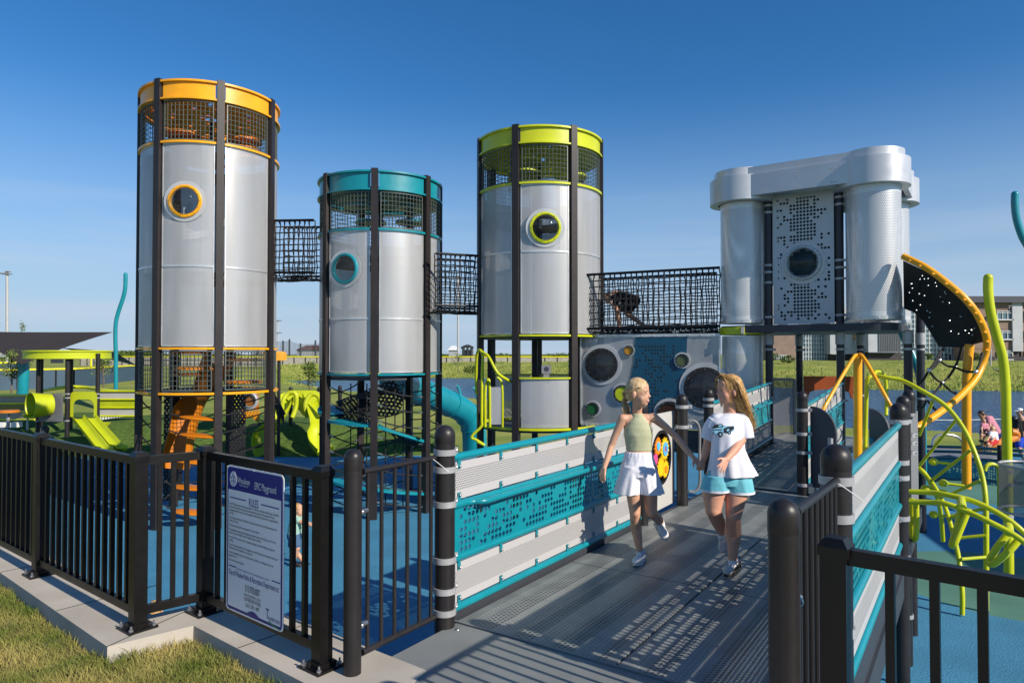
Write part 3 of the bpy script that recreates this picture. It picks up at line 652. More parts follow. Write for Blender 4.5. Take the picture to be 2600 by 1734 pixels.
# bubble panel wall under the long tunnel
bp=thing('bubble_wall','grey mesh wall with round windows and a deep teal strip, under the long rope tunnel','play panel',(1.35,13,.3))
A=at(1476,960,12.95); B=at(1828,960,12.05); e=(B-A); e.z=0; LL=e.length; e.normalize(); nn=Vector((e.y,-e.x,0))
if nn.y>0: nn=-nn
def BP(u,z,o=0): 
    p=A+e*(u*LL)+nn*o; p.z=z; return p
def bwpoly(name,uv,mt,o,th=.012,parent=bp):
    b=MB(); b.slab([BP(u,z,o) for u,z in uv],nn*th); return obj(name,b,mt,parent,0)
bwpoly('mesh_sheet',[(0,.34),(.33,.34),(.36,1.0),(.40,1.5),(.41,2.0),(0,2.0)],meshsheet('bubble_mesh',(.42,.44,.47),.22,.4,.4),0)
bwpoly('mesh_sheet',[(.74,.34),(1,.34),(1,2.02),(.78,2.0),(.76,1.2)],bpy.data.materials['bubble_mesh'],0)
bwpoly('teal_board',[(.33,.34),(.74,.34),(.765,1.2),(.78,2.0),(.41,2.0),(.40,1.5),(.355,1.0)],mat('deep_teal_board',(.003,.062,.12),.45,0,.1,2),.016,.01)
b=MB(); 
for (u,z) in [(0,.34),(0,2.0)]: b.beam(BP(0,z,.02),BP(1,z,.02),.03,.05)
b.beam(BP(0,.34,.02),BP(0,2.0,.02),.03,.05,nn); b.beam(BP(1,.34,.02),BP(1,2.0,.02),.03,.05,nn)
for k in range(12):
    for zz_ in (.34,2.0): b.ell(BP((k+.5)/12,zz_,.045),(.012,.012,.012),None,6,4)
obj('border_frame',b,FRAME,bp)
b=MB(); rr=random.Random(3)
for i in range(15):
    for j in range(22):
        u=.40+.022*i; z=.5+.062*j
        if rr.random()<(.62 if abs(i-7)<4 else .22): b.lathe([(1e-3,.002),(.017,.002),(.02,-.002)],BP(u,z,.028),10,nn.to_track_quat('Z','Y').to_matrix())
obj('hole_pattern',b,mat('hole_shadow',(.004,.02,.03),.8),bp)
pcol=mat('amber_lens',(.5,.22,.01),.2); gcol=mat('green_lens',(.015,.12,.04),.2); lcol=mat('lime_lens',(.50,.58,.01),.3); ocol=mat('olive_lens',(.08,.10,.04),.3)
WN=[(1527,926,.31,'d'),(1596,890,.095,'a'),(1732,915,.12,'o'),(1580,1000,.165,'l'),(1504,1038,.125,'g'),(1790,985,.37,'d'),(1700,1052,.24,'b')]
for k,(x,y,r,kd) in enumerate(WN):
    p=at(x,y,12.9-(x-1476)/352*.9); u=(Vector((p.x,p.y,0))-Vector((A.x,A.y,0))).dot(e)/LL; c=BP(u,p.z,.03); M=nn.to_track_quat('Z','Y').to_matrix()
    b=MB(); b.lathe([(r*.8,0),(r*.8,.03),(r,.03),(r,0)],c,32,M); o=obj('round_window',b,RUB,bp)
    b=MB(); b.lathe([(r,-.02),(r,.008),(r*1.22,.008),(r*1.22,-.02)],c,32,M); obj('rim',b,SHEET2,o)
    b=MB()
    for q in range(12): b.ell(c+M@Vector((r*.9*cos(q*PI/6),r*.9*sin(q*PI/6),.032)),(.009,)*3,None,6,4)
    obj('bolt',b,STEEL,o)
    b=MB()
    if kd=='d':
        bw=MB(); bw.lathe([(1e-3,.008),(r*.8,.008)],c,28,M); obj('window_well',bw,INSIDE_DARK,o)  # disc paints the dark interior; no opening is cut in the sheet
        b.lathe([(r*.8*cos(PI/2*i/7)+1e-4,r*.3*sin(PI/2*i/7)+.02) for i in range(8)],c,28,M); obj('dome',b,DOME,o,80)
    else: b.lathe([(1e-3,.014),(r*.8,.014),(r*.8,.004)],c,28,M); obj('lens',b,{'a':pcol,'g':gcol,'l':lcol,'o':ocol,'b':mat('brown_lens',(.04,.015,.005),.3)}[kd],o)
b=MB(); c=at(1780,1008,12.4); b.lathe([(1e-3,0),(.115,0),(.115,-.02)],c,24,nn.to_track_quat('Z','Y').to_matrix()); obj('lens',b,lcol,bp)
b=MB(); c=at(1768,882,12.6); b.lathe([(1e-3,0),(.17,0),(.17,-.02)],c,24,nn.to_track_quat('Z','Y').to_matrix()); obj('lens',b,mat('tan_lens',(.45,.33,.2),.5),bp)
bwpoly('skirt_board',[(.30,-.1),(1,-.1),(1,.30),(.30,.30)],DKG,.0)
# ---------------- silver tower ----------------
st=thing('silver_tower','raised silver tower with round corner turrets and a thick silver roof, over the ramp','play tower',(5,12,ZG))
E=Vector((.82,-.57,0)).normalized(); G_=Vector((.57,.82,0)).normalized()
def rounded(cs,r,n=12):
    out=[]; m=len(cs)
    for i in range(m):
        a=cs[i-1];c=cs[i];d=cs[(i+1)%m]; d0=(c-a).normalized();d1=(d-c).normalized(); n0=Vector((d0.y,-d0.x,0));n1=Vector((d1.y,-d1.x,0))
        q0=math.atan2(n0.y,n0.x);q1=math.atan2(n1.y,n1.x)
        while q1<q0: q1+=2*PI
        for k in range(n+1): q=q0+(q1-q0)*k/n; out.append((c.x+r*cos(q),c.y+r*sin(q)))
    return out
cs=[C1,C2,C3,C4]
def band(poly_o,poly_i,z0,z1):
    b=MB(); n=len(poly_o); vs=[(p[0],p[1],z) for z in (z0,z1) for p in poly_o]+[(p[0],p[1],z) for z in (z0,z1) for p in poly_i]
    fs=[]
    for i in range(n):
        j=(i+1)%n; fs+=[(i,j,n+j,n+i),(2*n+i,3*n+i,3*n+j,2*n+j),(i,2*n+i,2*n+j,j),(n+i,n+j,3*n+j,3*n+i)]
    b.add(vs,fs); return b
obj('fascia',band(rounded(cs,.455),rounded(cs,.37),4.36,4.72),SILV,st,30)
b=MB(); b.prism(rounded(cs,.40),4.68,4.86); obj('roof',b,SILV,st,30)
for c_ in cs:
    b=MB(); b.lathe([(.40,4.31),(.54,4.31),(.54,4.73),(.46,4.73),(.46,4.875),(1e-3,4.875)],(c_.x,c_.y,0),64); obj('corner_cap',b,SILV,st,22)
b=MB()
for (q,zs) in (((C1+E*.50),(4.4,4.62)),((C1+C2)/2,(4.4,4.58,4.63,4.78)),((C2-E*.50),(4.4,4.62))):
    for z in zs:
        for dx in (-.025,.025): b.ell(q-G_*.46+E*dx+Vector((0,0,z)),(.011,)*3,None,6,4)
obj('rivet',b,STEEL,st)
def turret(c,r,z0,z1,name):
    b=MB(); b.lathe([(r,z0),(r,z1)],(c.x,c.y,0),48); o=obj(name,b,TURM,st,60); me=o.data; uv=me.uv_layers.new(name='UVMap')
    for pl in me.polygons:
        k=pl.index
        for li in pl.loop_indices:
            v=me.vertices[me.loops[li].vertex_index].co; a=math.atan2(v.y-c.y,v.x-c.x)%(2*PI)
            if k==47 and a<1: a+=2*PI
            uv.data[li].uv=(a*r,v.z-z0)
    return o
for i,(c,r) in enumerate(((C1,.36),(C2,.40),(C3,.38),(C4,.38))):
    tt=turret(c,r,2.2,4.33,'turret')
    b=MB(); b.lathe([(r+.001,2.20),(r+.014,2.20),(r+.014,2.26),(r+.001,2.26)],(c.x,c.y,0),40); obj('hoop',b,FRAME,tt); b=MB(); b.lathe([(r+.001,4.27),(r+.012,4.27),(r+.012,4.31),(r+.001,4.31)],(c.x,c.y,0),40); obj('hoop',b,FRAME,tt)
    b=MB()
    for a in range(10): b.ell((c.x+(r+.014)*cos(a*.63),c.y+(r+.014)*sin(a*.63),2.23),(.01,)*3,None,6,4)
    obj('bolt',b,STEEL,tt)
r=.36; turret(C1,r-.01,.15,1.98,'lower_turret')
b=MB(); b.lathe([(r+.02,2.0),(r+.03,2.0),(r+.03,2.13),(r+.02,2.13)],(C1.x,C1.y,0),40); obj('collar',b,LIME,st)
b=MB(); 
for a in (4.4,5.3): b.box((C1.x+(r+.04)*cos(a),C1.y+(r+.04)*sin(a),2.07),(.05,.05,.12),a)
obj('clip',b,ALU,st)
b=MB(); b.prism(rounded(cs,.36),2.03,2.15); obj('deck',b,mat('deck_edge',(.03,.034,.045),.5),st,20)
b=MB(); b.prism(rounded([C2-E*.3,C2,C2+G_*.3],.40),1.98,2.10); 
F1=Vector((4.47,11.86,0));F2=Vector((5.395,11.21,0))
# dotted front panel with real holes
def grid_panel(parent,o,ex,nrm,w_,h_,nxc,nzc,pat,rad,mt,name,th=.01,seg=8,skip=None):
    """sheet of width w_ along ex and height h_ with round holes cut where pat(i,j)"""
    b=MB(); cw=w_/nxc; ch=h_/nzc; ez=Vector((0,0,1))
    def pt(x,z,f): return o+ex*x+ez*z+nrm*(th/2 if f else -th/2)
    for i in range(nxc):
        for j in range(nzc):
            if skip and skip((i+.5)*cw,(j+.5)*ch): continue
            x0=i*cw;z0=j*ch; cor=[(x0,z0),(x0+cw,z0),(x0+cw,z0+ch),(x0,z0+ch)]
            if not pat(i,j):
                for f in (0,1): b.add([pt(x,z,f) for x,z in cor],[(0,1,2,3)])
            else:
                ring=[(x0+cw/2+rad*cos(2*PI*k/seg+PI/4+PI),z0+ch/2+rad*sin(2*PI*k/seg+PI/4+PI)) for k in range(seg)]
                q=seg//4
                for f in (0,1):
                    vs=[pt(x,z,f) for x,z in cor+ring]; fs=[]
                    for c_ in range(4):
                        ks=[4+(c_*q+k)%seg for k in range(q+1)]
                        fs.append(tuple([c_,(c_+1)%4]+ks[::-1]))
                    b.add(vs,fs)
                n0=len(b.v); vs=[pt(x,z,f) for f in (0,1) for x,z in ring]; b.add(vs,[(k,(k+1)%seg,seg+(k+1)%seg,seg+k) for k in range(seg)])
    b.add([pt(0,0,0),pt(w_,0,0),pt(w_,0,1),pt(0,0,1),pt(0,h_,0),pt(w_,h_,0),pt(w_,h_,1),pt(0,h_,1)],[(0,1,2,3),(4,7,6,5),(0,3,7,4),(1,5,6,2)])
    return obj(name,b,mt,parent,0)
PW=(F2-F1).length; ex=(F2-F1).normalized(); nf=-G_
def cl(seed,p=.42,sc=.9,cx=None):
    r_=random.Random(seed); g=np.zeros((140,80))
    for _ in range(400):
        i=r_.randrange(140);j=r_.randrange(80);l=r_.randrange(2,6)
        if r_.random()<.7: g[i:i+l,j]+=1
        else: g[i,j:j+l]+=1
    return g
gg=cl(5); r5=random.Random(12)
def pat_s(i,j):
    c=abs(i-8.5); t=(j/38.0); top=abs(t-.80); bot=abs(t-.25)
    if i in (0,17) or j in (0,37): return False
    p=.85*math.exp(-(c/3.6)**2)*(1 if (top<.17 or bot<.2) else .25)+.26
    return r5.random()<p
cx_,cz_=PW/2,1.30
grid_panel(st,F1+ex*.08+nf*.02+Vector((0,0,2.17)),ex,nf,PW-.16,2.22,18,38,pat_s,.0218,mat('silver_dot_panel',(.52,.53,.55),.45,.2,.05,2),'dot_panel',seg=12,skip=lambda x,z:(x-(PW-.16)/2)**2+(z-1.03)**2<.055)
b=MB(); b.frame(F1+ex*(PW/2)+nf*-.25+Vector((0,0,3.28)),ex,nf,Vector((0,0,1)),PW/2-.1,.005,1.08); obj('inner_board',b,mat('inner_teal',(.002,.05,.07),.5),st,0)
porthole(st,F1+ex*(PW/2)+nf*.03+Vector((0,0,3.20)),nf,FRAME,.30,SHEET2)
def rposts(b,c,r,z0,z1,dome=True,n=24):
    pr=[(1e-3,z0),(r,z0),(r,z1-r*.9)]
    if dome: pr+= [(r*1.02,z1-r*.9),(r*1.02,z1-r*.75)]+[(r*1.02*cos(PI/2*k/6)+1e-4,z1-r*.75+r*.75*sin(PI/2*k/6)) for k in range(1,7)]
    else: pr+=[(r,z1),(1e-3,z1)]
    b.lathe(pr,(c.x,c.y,0),n)
def clamp(parent,c,z,r,ang,lug=1,mt=None):
    b=MB(); b.lathe([(r,z-.018),(r+.009,z-.018),(r+.009,z+.018),(r,z+.018)],(c.x,c.y,0),24)
    d=Vector((cos(ang),sin(ang),0)); b.frame(Vector((c.x,c.y,z))+d*(r+.022),d,Vector((-d.y,d.x,0)),Vector((0,0,1)),.024,.017,.019)
    o=obj('clamp',b,mt or ALU,parent)
    s=Vector((-d.y,d.x,0)); b=MB()
    for sg in (-1,1): b.ell(Vector((c.x,c.y,z))+d*(r+.028)+s*(.02*sg),(.009,)*3,None,8,5)
    obj('bolt',b,STEEL,o); return o
sp=[(F1,4.33),(F2,4.33),(Vector((6.22,10.72,0)),2.03),(Vector((5.64,13.4,0)),2.03),(Vector((6.43,12.6,0)),2.03),(Vector((7.0,11.7,0)),2.6)]
for i,(c,zt) in enumerate(sp):
    b=MB(); b.lathe([(.064,ZG-.1),(.064,zt)],(c.x,c.y,0),24); o=obj('post',b,mat('navy_post',(.014,.016,.026),.35) if i==0 else bpy.data.materials['navy_post'],st)
    b=MB(); b.lathe([(.065,1.82),(.078,1.82),(.078,2.02),(.065,2.02)],(c.x,c.y,0),20); obj('deck_collar',b,ALU,o)
    for z in ((4.24,4.12,3.2,3.08,2.9,2.3) if i<2 else ())+(1.74,.9): clamp(st,c,z,.064,-.6)
b=MB(); b.beam(at(1942,840,12)+Vector((0,0,.0)),at(1942,500,12),.03,.03,(1,0,0)); obj('side_strip',b,FRAME,st,0)
CD0=mat('sail_cloth_dark',(.03,.03,.03),.9)  # cloth of the sail added off-frame for its shadow
# ---------------- entrance ramp decks ----------------
t=thing('ramp_deck','long grey punched-metal ramp deck that the two girls walk on','ramp',W(1.5,1.1,0))
def uvprism(b,u0,u1,v0,v1,z0,z1): b.prism([tuple(W(u,v))[:2] for u,v in ((u0,v0),(u1,v0),(u1,v1),(u0,v1))][::-1],z0,z1); return b
def uvslab(b,u0,u1,v0,v1,za,zb,th):
    vs=[W(u0,v0,za),W(u1,v0,zb),W(u1,v1,zb),W(u0,v1,za)]; b.slab(vs,(0,0,-th)); return b
for i in range(2):
    v0=.02+i*1.09
    for (a,c) in ((.10,1.56),(1.57,3.04)):
        b=MB(); uvprism(b,a,c,v0,v0+1.075,-.05,0); obj('deck_panel',b,DECK,t,0)
b=MB()
for v in (.0,1.1,2.2): uvprism(b,.1,3.04,v-.03,v+.03,-.25,-.052)
for u in (.15,1.55,3.0): uvprism(b,u-.03,u+.03,.0,2.2,-.2,-.052)
obj('under_frame',b,DKG,t,0)
b=MB(); uvprism(b,.085,.10,.0,2.2,-.05,.004); obj('edge_strip',b,STEEL if False else PLATE,t,0)
t=thing('entry_plate','smooth grey entry plate between the ramp and the pavement','ramp',W(-.4,1.1,0))
b=MB(); uvprism(b,-.98,.075,.03,2.17,-.014,-.002); obj('plate',b,PLATE,t,0)
b=MB()
for (u,v) in ((-.92,.08),(-.92,1.0),(-.92,2.0),(.0,.1),(0,2.1),(-.45,1.06)): b.lathe([(1e-3,.004),(.012,.003),(.014,-.002)],W(u,v,0),10)
b.lathe([(.06,-.0015),(.064,.0),(.068,-.0015)],W(-.08,1.72,0),24)
obj('screw',b,STEEL,t)
t=thing('landing_deck','square landing deck of punched metal beyond the first ramp','ramp',W(4.2,1,0))
for i in range(2):
    for (a,c) in ((3.05,4.22),(4.23,5.40)):
        b=MB(); uvprism(b,a,c,.02+i*1.09,1.095+i*1.09,-.05,-.001); obj('deck_panel',b,DECK,t,0)
b=MB(); uvprism(b,3.05,5.4,-.02,.015,-.16,-.0); uvprism(b,3.05,5.4,2.19,2.22,-.16,0); uvprism(b,5.405,5.43,-.02,2.2,-.16,.012); obj('edge_beam',b,DKG,t,0)
t=thing('ramp_deck','narrower second ramp of punched metal rising towards the silver tower','ramp',W(7.2,.4,0))
for i in range(3):
    u0=5.44+i*1.2; b=MB(); uvslab(b,u0,u0+1.19,-.12,.93,.0+i*.05,.0+(i+1)*.05,.05); obj('deck_panel',b,DECK,t,0)
b=MB(); uvslab(b,5.44,9.04,-.16,-.13,.0,.15,.16); uvslab(b,5.44,9.04,.94,.97,.0,.15,.16); obj('edge_beam',b,DKG,t,0)
t=thing('landing_deck','dark landing deck under the raised silver tower','ramp',W(10,.4,0))
b=MB(); uvprism(b,9.05,10.7,-.4,1.05,.05,.145); obj('deck_panel',b,DECK,t,0)
# ---------------- barriers ----------------
def thick_tube(b,p0,p1,r=.026,n=12): b.tube([p0,p1],r,n)
br_bm=None
def bracket(parent,p,nrm,up):
    """tab welded to the rail with a bolt through the sheet"""
    b=MB(); ez=Vector((0,0,1)); ex_=nrm.cross(ez)
    b.frame(p+nrm*.006,ex_,nrm,ez,.013,.003,.030); b.mi=1; b.ell(p+nrm*.014-ez*(.014*up),(.010,.010,.010),None,8,5)
    return obj('bracket',b,[TEAL,STEEL],parent,40)
r8=random.Random(21)
def barrier(name,label,p0,p1,z,side,dz0=0,dz1=0,hand=True,hole=True,group='teal railed ramp barriers',detail=True):
    """z: four rail heights (top first); side: unit normal to the deck side"""
    t=thing('ramp_barrier',label,'ramp barrier',p0,group); d=(p1-p0); Ln=d.length; d.normalize(); ez=Vector((0,0,1))
    zz=lambda u,zv: p0+d*u+ez*(zv+lerp(dz0,dz1,u/Ln))
    for zv in z: b=MB(); b.tube([zz(-.0,zv),zz(Ln,zv)],.025,14); obj('rail',b,TEAL,t)
    b=MB(); vs=[zz(0,-.12),zz(Ln,-.12),zz(Ln,z[3]-.02),zz(0,z[3]-.02)]; b.slab([v-side*.012 for v in vs],side*.008); obj('kick_strip',b,DKG,t,0)
    if hand:
        o=side*.075; zv=z[1]-.004; b=MB(); b.tube(spline([zz(.12,zv),zz(.19,zv)+side*.02,zz(.26,zv)+o,zz(.45,zv)+o,zz(Ln*.5,zv)+o,zz(Ln-.4,zv)+o,zz(Ln-.22,zv)+o,zz(Ln-.12,zv)+side*.01],6),.020,12); obj('handrail',b,TEAL,t)
    ang=math.atan2(d.y,d.x)
    for (za,zb) in ((z[0],z[1]),(z[2],z[3])):
        lo=zb+.034; hi=za-.034; m0=lo+(hi-lo)*.22; m1=lo+(hi-lo)*.78
        b=MB(); vs=[zz(.03,lo),zz(Ln-.03,lo),zz(Ln-.03,hi),zz(.03,hi)]; b.slab([v-side*.003 for v in vs],side*.006)
        pm=perf_slope(m0,m1,p0,d,Ln,dz0,dz1); obj('grey_sheet',b,pm,t,0)
        if detail:
            nb=max(2,int(Ln/.37))
            for k in range(nb):
                u=.06+(Ln-.12)*k/(nb-1)
                bracket(t,zz(u,hi-.012)+side*.004,side,1); bracket(t,zz(u,lo+.012)+side*.004,side,-1)
    lo=z[2]+.02;hi=z[1]-.02; w_=Ln-.04; h_=hi-lo; nxc=int(w_/.0425); nzc=7
    if hole and abs(dz1-dz0)<.01:
        cx=[r8.uniform(0,nxc) for _ in range(int(nxc/5)+1)]
        def pat(i,j):
            if i in (0,nxc-1) : return False
            q=min(abs(i-c-(j-3)*1.1) for c in cx); return r8.random()<(.82 if q<2.2 else .20)
        grid_panel(t,zz(.02,lo),d,side,w_,h_,nxc,nzc,pat,.0168,TEAL,'teal_sheet',th=.008,seg=12)
    else:
        b=MB(); vs=[zz(.02,lo),zz(Ln-.02,lo),zz(Ln-.02,hi),zz(.02,hi)]; b.slab([v-side*.003 for v in vs],side*.006); obj('teal_sheet',b,bigperf,t,0)
    return t
_ps={}
def perf_slope(m0,m1,p0,d,Ln,dz0,dz1):
    ang=math.atan2(d.y,d.x); sl=(dz1-dz0)/Ln; key=(round(m0,3),round(ang,2),round(sl,3),round(dz0,2))
    if key in _ps: return _ps[key]
    m,t,p,L=nodes('punched_grey_sheet'); o=rotc(t,ang); p.inputs['Base Color'].default_value=(.47,.46,.46,1); p.inputs['Roughness'].default_value=.42
    x0=p0.x*cos(-ang)-p0.y*sin(-ang); zc=M_(t,'SUBTRACT',o[2],M_(t,'ADD',M_(t,'MULTIPLY',M_(t,'SUBTRACT',o[0],x0),sl),dz0))
    mk=M_(t,'MULTIPLY',dots(t,o[0],zc,.0165,.29),M_(t,'MULTIPLY',M_(t,'GREATER_THAN',zc,m0),M_(t,'LESS_THAN',zc,m1)))
    tr=t.nodes.new('ShaderNodeBsdfTransparent'); mxs=t.nodes.new('ShaderNodeMixShader'); L(mk,mxs.inputs[0]); L(p.outputs[0],mxs.inputs[1]); L(tr.outputs[0],mxs.inputs[2]); L(mxs.outputs[0],t.nodes['Material Output'].inputs[0]); _ps[key]=m; return m
def mkbig():
    m,t,p,L=nodes('punched_teal_sheet'); o=rotc(t,RA); p.inputs['Base Color'].default_value=(.004,.235,.29,1); p.inputs['Roughness'].default_value=.4
    n=t.nodes.new('ShaderNodeTexVoronoi'); n.inputs['Scale'].default_value=7; L(t.nodes['Texture Coordinate'].outputs['Object'] if 'Texture Coordinate' in t.nodes else o[0],n.inputs['Vector'])
    mk=M_(t,'MULTIPLY',dots(t,o[0],o[2],.05,.34,False),M_(t,'LESS_THAN',n.outputs['Distance'],.5)); tr=t.nodes.new('ShaderNodeBsdfTransparent'); mxs=t.nodes.new('ShaderNodeMixShader')
    L(mk,mxs.inputs[0]); L(p.outputs[0],mxs.inputs[1]); L(tr.outputs[0],mxs.inputs[2]); L(mxs.outputs[0],t.nodes['Material Output'].inputs[0]); return m
bigperf=mkbig()
Z4=(1.015,.715,.385,.075)
barrier('b','left barrier of the entrance ramp, sunlit, beside the girl in white shorts',W(.07,0),W(2.95,0),Z4,PP)
barrier('b','right barrier of the entrance ramp, seen edge-on behind the dark gate post',W(.07,2.2),W(2.93,2.2),tuple(z+.08 for z in Z4),-PP)
barrier('b','teal barrier on the far left side of the second ramp, behind the long-haired girl',W(5.5,-.13),W(9.0,-.2),Z4,PP,.0,.15)
barrier('b','teal barrier on the right side of the second ramp, behind the orange tripod',W(5.5,1.02),W(9.0,.92),tuple(z+.02 for z in Z4),-PP,.0,.15)
# ---------------- deck posts ----------------
def dpost(label,c,zb,zt,cl=(),ang=RA,r=.0625,loop=None):
    c=Vector((c.x,c.y,0))
    t=thing('deck_post',label,'deck post',(c.x,c.y,zb),'round charcoal deck posts'); b=MB(); b.lathe([(1e-3,zb),(r,zb),(r,zt-.11),(1e-3,zt-.11)],(c.x,c.y,0),32); obj('tube',b,POST,t)
    b=MB(); q=r*1.025; b.lathe([(r,zt-.112),(q,zt-.108),(q,zt-q)]+[(q*cos(PI/2*k/8)+1e-4,zt-q+q*sin(PI/2*k/8)) for k in range(1,9)],(c.x,c.y,0),32); obj('cap',b,POST,t)
    for z in cl: clamp(t,c,z,r,ang)
    if loop:
        b=MB(); a,z0,z1=loop; d=Vector((cos(a),sin(a),0)); o=c+d*(r+.01)
        b.tube(spline([o+Vector((0,0,z1)),o+d*.07+Vector((0,0,z1-.0)),o+d*.12+Vector((0,0,z1-.09)),o+d*.12+Vector((0,0,(z0+z1)/2)),o+d*.12+Vector((0,0,z0+.09)),o+d*.07+Vector((0,0,z0)),o+Vector((0,0,z0))],5),.015,10); obj('grab_loop',b,MIDG,t)
    return t
dpost('round charcoal post with six silver clamps at the start of the left ramp barrier',W(0,0),-.1,1.225,(1.06,.955,.745,.405,.22,.09))
dpost('big round charcoal post nearest the camera at the start of the right ramp barrier',W(0,2.2),-.1,1.27,(1.115,.955,.80,.47,.17),RA)
dpost('charcoal post ending the left ramp barrier, hidden behind the girl in white shorts',W(3.0,0),ZG,1.2,(1.0,.7,.4))
dpost('charcoal post ending the right ramp barrier, nearest of three in a row',W(3.0,2.2),ZG,1.27,(1.12,.80,.68,.36,.05,-.05),RA+PI)
dpost('charcoal post in the middle of the row of three at right',W(4.5,2.12),ZG,1.25,(1.0,-.1,-.9),RA+PI)
dpost('charcoal post farthest of the row of three at right',W(5.36,2.11),ZG,1.27,(1.0,-.7),RA+PI)
dpost('charcoal post with a tall grab loop between the two walking girls',at(1732,1200,7.55),0.0,1.22,(1.08,.86),.0,.062,(0.0,.15,.92))
dpost('charcoal post half hidden by the face of the long-haired girl',at(1800,1200,8.8),ZG,1.22,(1.08,1.0),RA+.6)
dpost('charcoal post with five clamps at the foot of the second ramp',at(2038,1200,8.1),ZG,1.22,(1.0,.72,.5,.12,-.2),-.5)
# gear panel
gp=thing('gear_panel','light grey play panel with a round window of colourful gears behind the blonde girl','play panel',W(3.5,-.05))
g0=Vector((1.347,6.93,0)); g1=Vector((1.80,7.62,0)); ge=(g1-g0).normalized(); gn=Vector((ge.y,-ge.x,0)); gl=(g1-g0).length
b=MB(); cc=(gl*.52,.56); rw=.285; n=32
circ=[(cc[0]+rw*cos(2*PI*k/n-3*PI/4),cc[1]+rw*sin(2*PI*k/n-3*PI/4)) for k in range(n)]; cor=[(0,.02),(gl,.02),(gl,1.03),(0,1.03)]
def gpt(x,z,o): return g0+ge*x+gn*o+Vector((0,0,z))
for o in (-.008,.008):
    vs=[gpt(x,z,o) for x,z in cor+circ]; fs=[]
    for c_ in range(4):
        ks=[4+(c_*8+k)%n for k in range(9)]; fs.append(tuple([c_,(c_+1)%4]+ks[::-1]))
    b.add(vs,fs)
vs=[gpt(x,z,o) for o in (-.008,.008) for x,z in circ]; b.add(vs,[(k,(k+1)%n,n+(k+1)%n,n+k) for k in range(n)])
vs=[gpt(x,z,o) for o in (-.008,.008) for x,z in cor]; b.add(vs,[(k,(k+1)%4,4+(k+1)%4,4+k) for k in range(4)])
obj('board',b,mat('light_grey_board',(.50,.49,.46),.5,0,.04,2),gp,0)
Mg=gn.to_track_quat('Z','Y').to_matrix(); gc=gpt(cc[0],cc[1],0)
b=MB(); b.lathe([(rw*.9,.012),(rw*1.03,.012),(rw*1.03,-.012),(rw*.9,-.012)],gc,36,Mg); b.lathe([(1e-3,-.05),(rw,-.05),(rw,-.012)],gc,36,Mg); obj('window_ring',b,mat('window_black',(.015,.015,.017),.3),gp)
def gear(c,r,mt,n=14,o=.0):
    b=MB(); pts=[]
    for k in range(n*2): q=PI*k/n; rr=r*(1.0 if k%2 else .74); pts.append(c+Mg@Vector((rr*cos(q),rr*sin(q),o)))
    b.slab(pts,gn*.012); return obj('gear',b,mt,gp,0)
G1=mat('gear_yellow',(.9,.55,.01),.45);G2=mat('gear_orange',(.9,.25,.01),.45);G3=mat('gear_sky',(.1,.45,.8),.45);G4=mat('gear_pink',(.75,.08,.25),.45)
up=Vector((0,0,1))
gear(gc-ge*.10+up*.13,.10,G2); gear(gc+ge*.10+up*.08,.13,G1); gear(gc-ge*.02-up*.10,.11,G1); gear(gc+ge*.12-up*.14,.10,G1); gear(gc-ge*.17+up*.0,.07,G4)
for (c,r,mt) in ((gc+ge*.10+up*.08,.075,G3),(gc+ge*.10+up*.08,.035,G4),(gc-ge*.10+up*.13,.045,G3),(gc+ge*.12-up*.14,.04,G2)):
    b=MB(); b.lathe([(1e-3,.02),(r,.02),(r,.012)],c,18,Mg); obj('gear_hub',b,mt,gp)
# ---------------- gates and picket fences ----------------
def gate(label,p0,p1,zt,n,r=.0115,rr=.017,zb=.07):
    t=thing('side_gate',label,'gate',p0,'round-bar side gates'); d=(p1-p0).normalized(); ez=Vector((0,0,1))
    for z in (zt,zb): b=MB(); b.tube([p0-d*.02+ez*z,p1+d*.03+ez*z],rr,12); obj('rail',b,POST,t)
    for k in range(n):
        p=p0+(p1-p0)*(k+.15)/(n-.7); b=MB(); b.tube([p+ez*zb,p+ez*zt],r,10); obj('bar',b,POST,t)
    for z in (.82,.22):
        b=MB(); b.tube([p0-d*.05+ez*z,p0+d*.01+ez*z],.014,10); b.ell(p0-d*.02-Vector((.0,.02,-z)),(.016,.016,.016),None,10,6); obj('hinge_bolt',b,STEEL,t)
    b=MB(); e=p1+ez*zt; b.tube([e+Vector((.0,-.02,.0)),e+Vector((.03,-.03,-.02)),e+Vector((.07,-.04,-.05)),e+Vector((.10,-.04,-.075))],.0025,5); obj('cable_tie',b,WHT,t)
    return t
gate('round-bar gate between the short bollard and the left ramp post',W(-.64,-.02),W(-.09,-.02),1.03,6)
gate('round-bar gate at right, between the near bollard and the big ramp post',W(-.74,2.19),W(-.10,2.21),1.12,8)
dpost('short plain bollard with chipped paint at the left end of the entry plate',W(-.75,.0),-.1,1.164,(),0,.0465)
dpost('short plain bollard at the right side of the entry plate, nearest the camera',W(-.88,2.175),-.1,1.185,(),0,.050)
b=MB(); 
